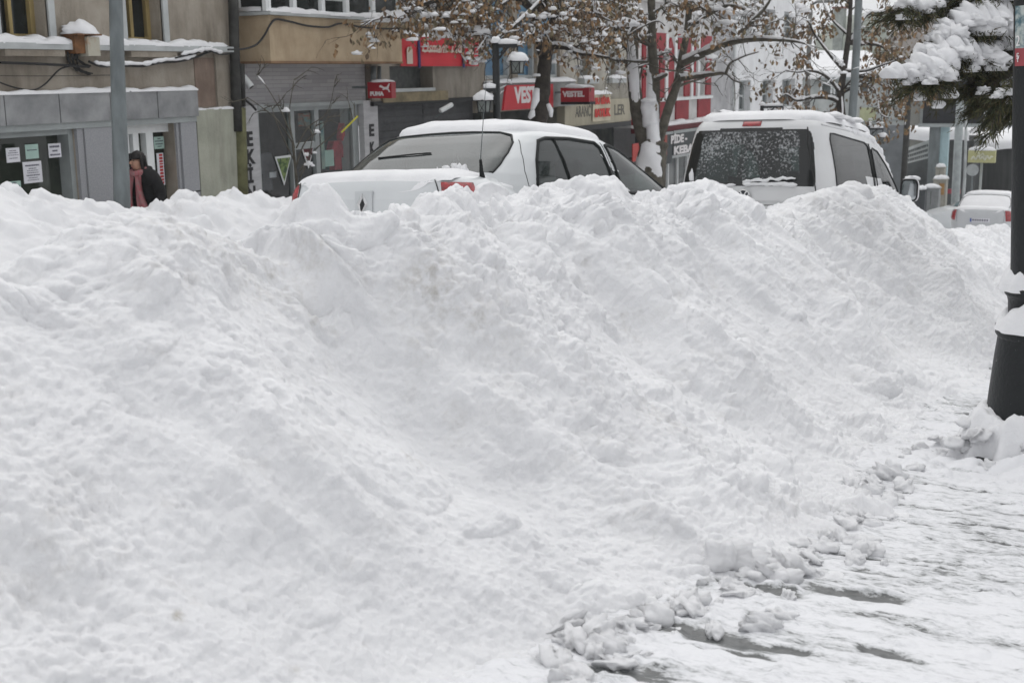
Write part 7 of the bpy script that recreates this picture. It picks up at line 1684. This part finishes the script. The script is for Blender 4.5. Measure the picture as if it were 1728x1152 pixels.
m = MB(); r_ = 10/FPX*D; m.prism([(p.x+r_*math.cos(t), p.z+r_*math.sin(t)) for t in np.linspace(0,2*math.pi,32,endpoint=False)], 'y', p.y-.02, p.y); m.build('disc', mat('pale sheet metal', (.38,.40,.40), .4, .1, metal=.2), o)
m = MB(); m.tube([Vector((p.x+.03,p.y+.04,gy(p))), Vector((p.x,p.y+.04,p.z+r_*.7))], .03, 8); m.build('post', GALV, o, True)
# utility cabinets with snow
D = 49.5; CB = mat('dirty cream cabinet', (.30,.29,.25), .6, .15, 4); CGREY = mat('grey cabinet', (.25,.26,.26), .6, .15, 4)
for x0, y0, x1, y1, d, mt_, lb in ((1559,319,1584,345,-1.5,CGREY,'widest grey cabinet with a flat snow cap beyond the van mirror'),(1575,304,1596,332,.5,CB,'cream cabinet with an orange panel under a snow cap beside the blue pillar'),(1579,284,1593,303,1.6,CB,'narrow upright cream cabinet at the foot of the blue pillar'),(1547,322,1559,360,-2.5,mat('dark grey bin', (.06,.065,.07), .6, .2),'dark grey bin with a snow cap right behind the van mirror')):
    p, q = at(x0, y0, D+d), at(x1, y1, D+d); w_ = (q.x-p.x); o = thing('utility_cabinet', Vector(((p.x+q.x)/2, p.y, gy(p))), lb, 'cabinet', 'cabinets beside the screen')
    m = MB(); m.box(p.x, q.x, p.y, p.y+.5, min(gy(p), q.z), p.z); m.box(p.x-.03, q.x+.03, p.y-.04, p.y+.54, p.z+.002, p.z+.04); m.build('case', mt_, o)
    m = MB(); m.box(p.x+w_*.47, p.x+w_*.5, p.y-.008, p.y, q.z, p.z-.08); m.build('door_gap', BLACK, o)
    m = MB(); m.blob(((p.x+q.x)/2, p.y+.25, p.z+.05), w_*.56, .33, .14, int(x0), .1, 18, 10, -.1); m.build('snow', SNOW, o, True)
    if x0 == 1575: m = MB(); m.box(p.x+w_*.52, q.x-.06, p.y-.012, p.y, q.z+.08, p.z-.12); m.build('orange_panel', mat('faded orange panel', (.36,.20,.07), .6, .2), o)
# snow covered vehicle far behind the mirror
def covered(px, py, D, yaw, label, s_=1.0):
    p = at(px, py, D); o = make_sedan((p.x, p.y, gy(p)+.0, yaw, 0, 0), label, False, SILV); return o
# bare snowy bushes on the hillside, and the hill
m = MB(); A = [at(x, y, 130) for x, y in ((1300,330),(1500,262),(1600,232),(1680,205),(1760,190),(1900,170),(2200,160))]
rows = [[Vector((a.x, a.y, -20)) for a in A], A, [a+Vector((-5,40,8)) for a in A], [a+Vector((-20,140,16)) for a in A]]
m.grid(rows); tag(m.build('hillside', SNOW, None, True), 'pale snowy hillside rising behind the kiosk', 'hill', kind='structure')
GREYB_ = mat('grey twigs', (.10,.085,.075), .9, .3)
for i, (px, py, D, sc, lb) in enumerate(((1668,262,66,1.0,'bare bush powdered with snow behind the kiosk, left of the other'),(1700,262,68,1.15,'bare bush powdered with snow behind the kiosk, next to the iron post'),(1640,262,72,.9,'farthest bare bush with snow, left of the kiosk roof'))):
    T = Tree(60+i); base = at(px, py+14, D)
    for k in range(9):
        d = Vector((T.r.gauss(0,.55), T.r.gauss(0,.3), 1)).normalized(); T.twig(base+Vector((T.r.gauss(0,.3),0,0)), d, 1.7*sc, .04, 2, .2, 4, .9)
    T.caps(60, .05, .11); T.ends = []
    T.done('bare_bush', base, lb, 'bare snowy bushes', GREYB_, 'bush')

# ================================================================== thin winter haze between the camera and the far end of the street
hm = bpy.data.materials.new('haze'); hm.use_nodes = True; hn = hm.node_tree; hn.nodes.clear()
ho = hn.nodes.new('ShaderNodeOutputMaterial'); hv = hn.nodes.new('ShaderNodeVolumePrincipled'); hv.inputs['Color'].default_value = (.92,.94,.96,1); hv.inputs['Density'].default_value = .0011
hn.links.new(hv.outputs[0], ho.inputs['Volume'])
m = MB(); m.box(-170, 130, -45, 410, -46, 22); tag(m.build('haze', hm), 'thin pale winter haze along the street', 'haze', kind='stuff')
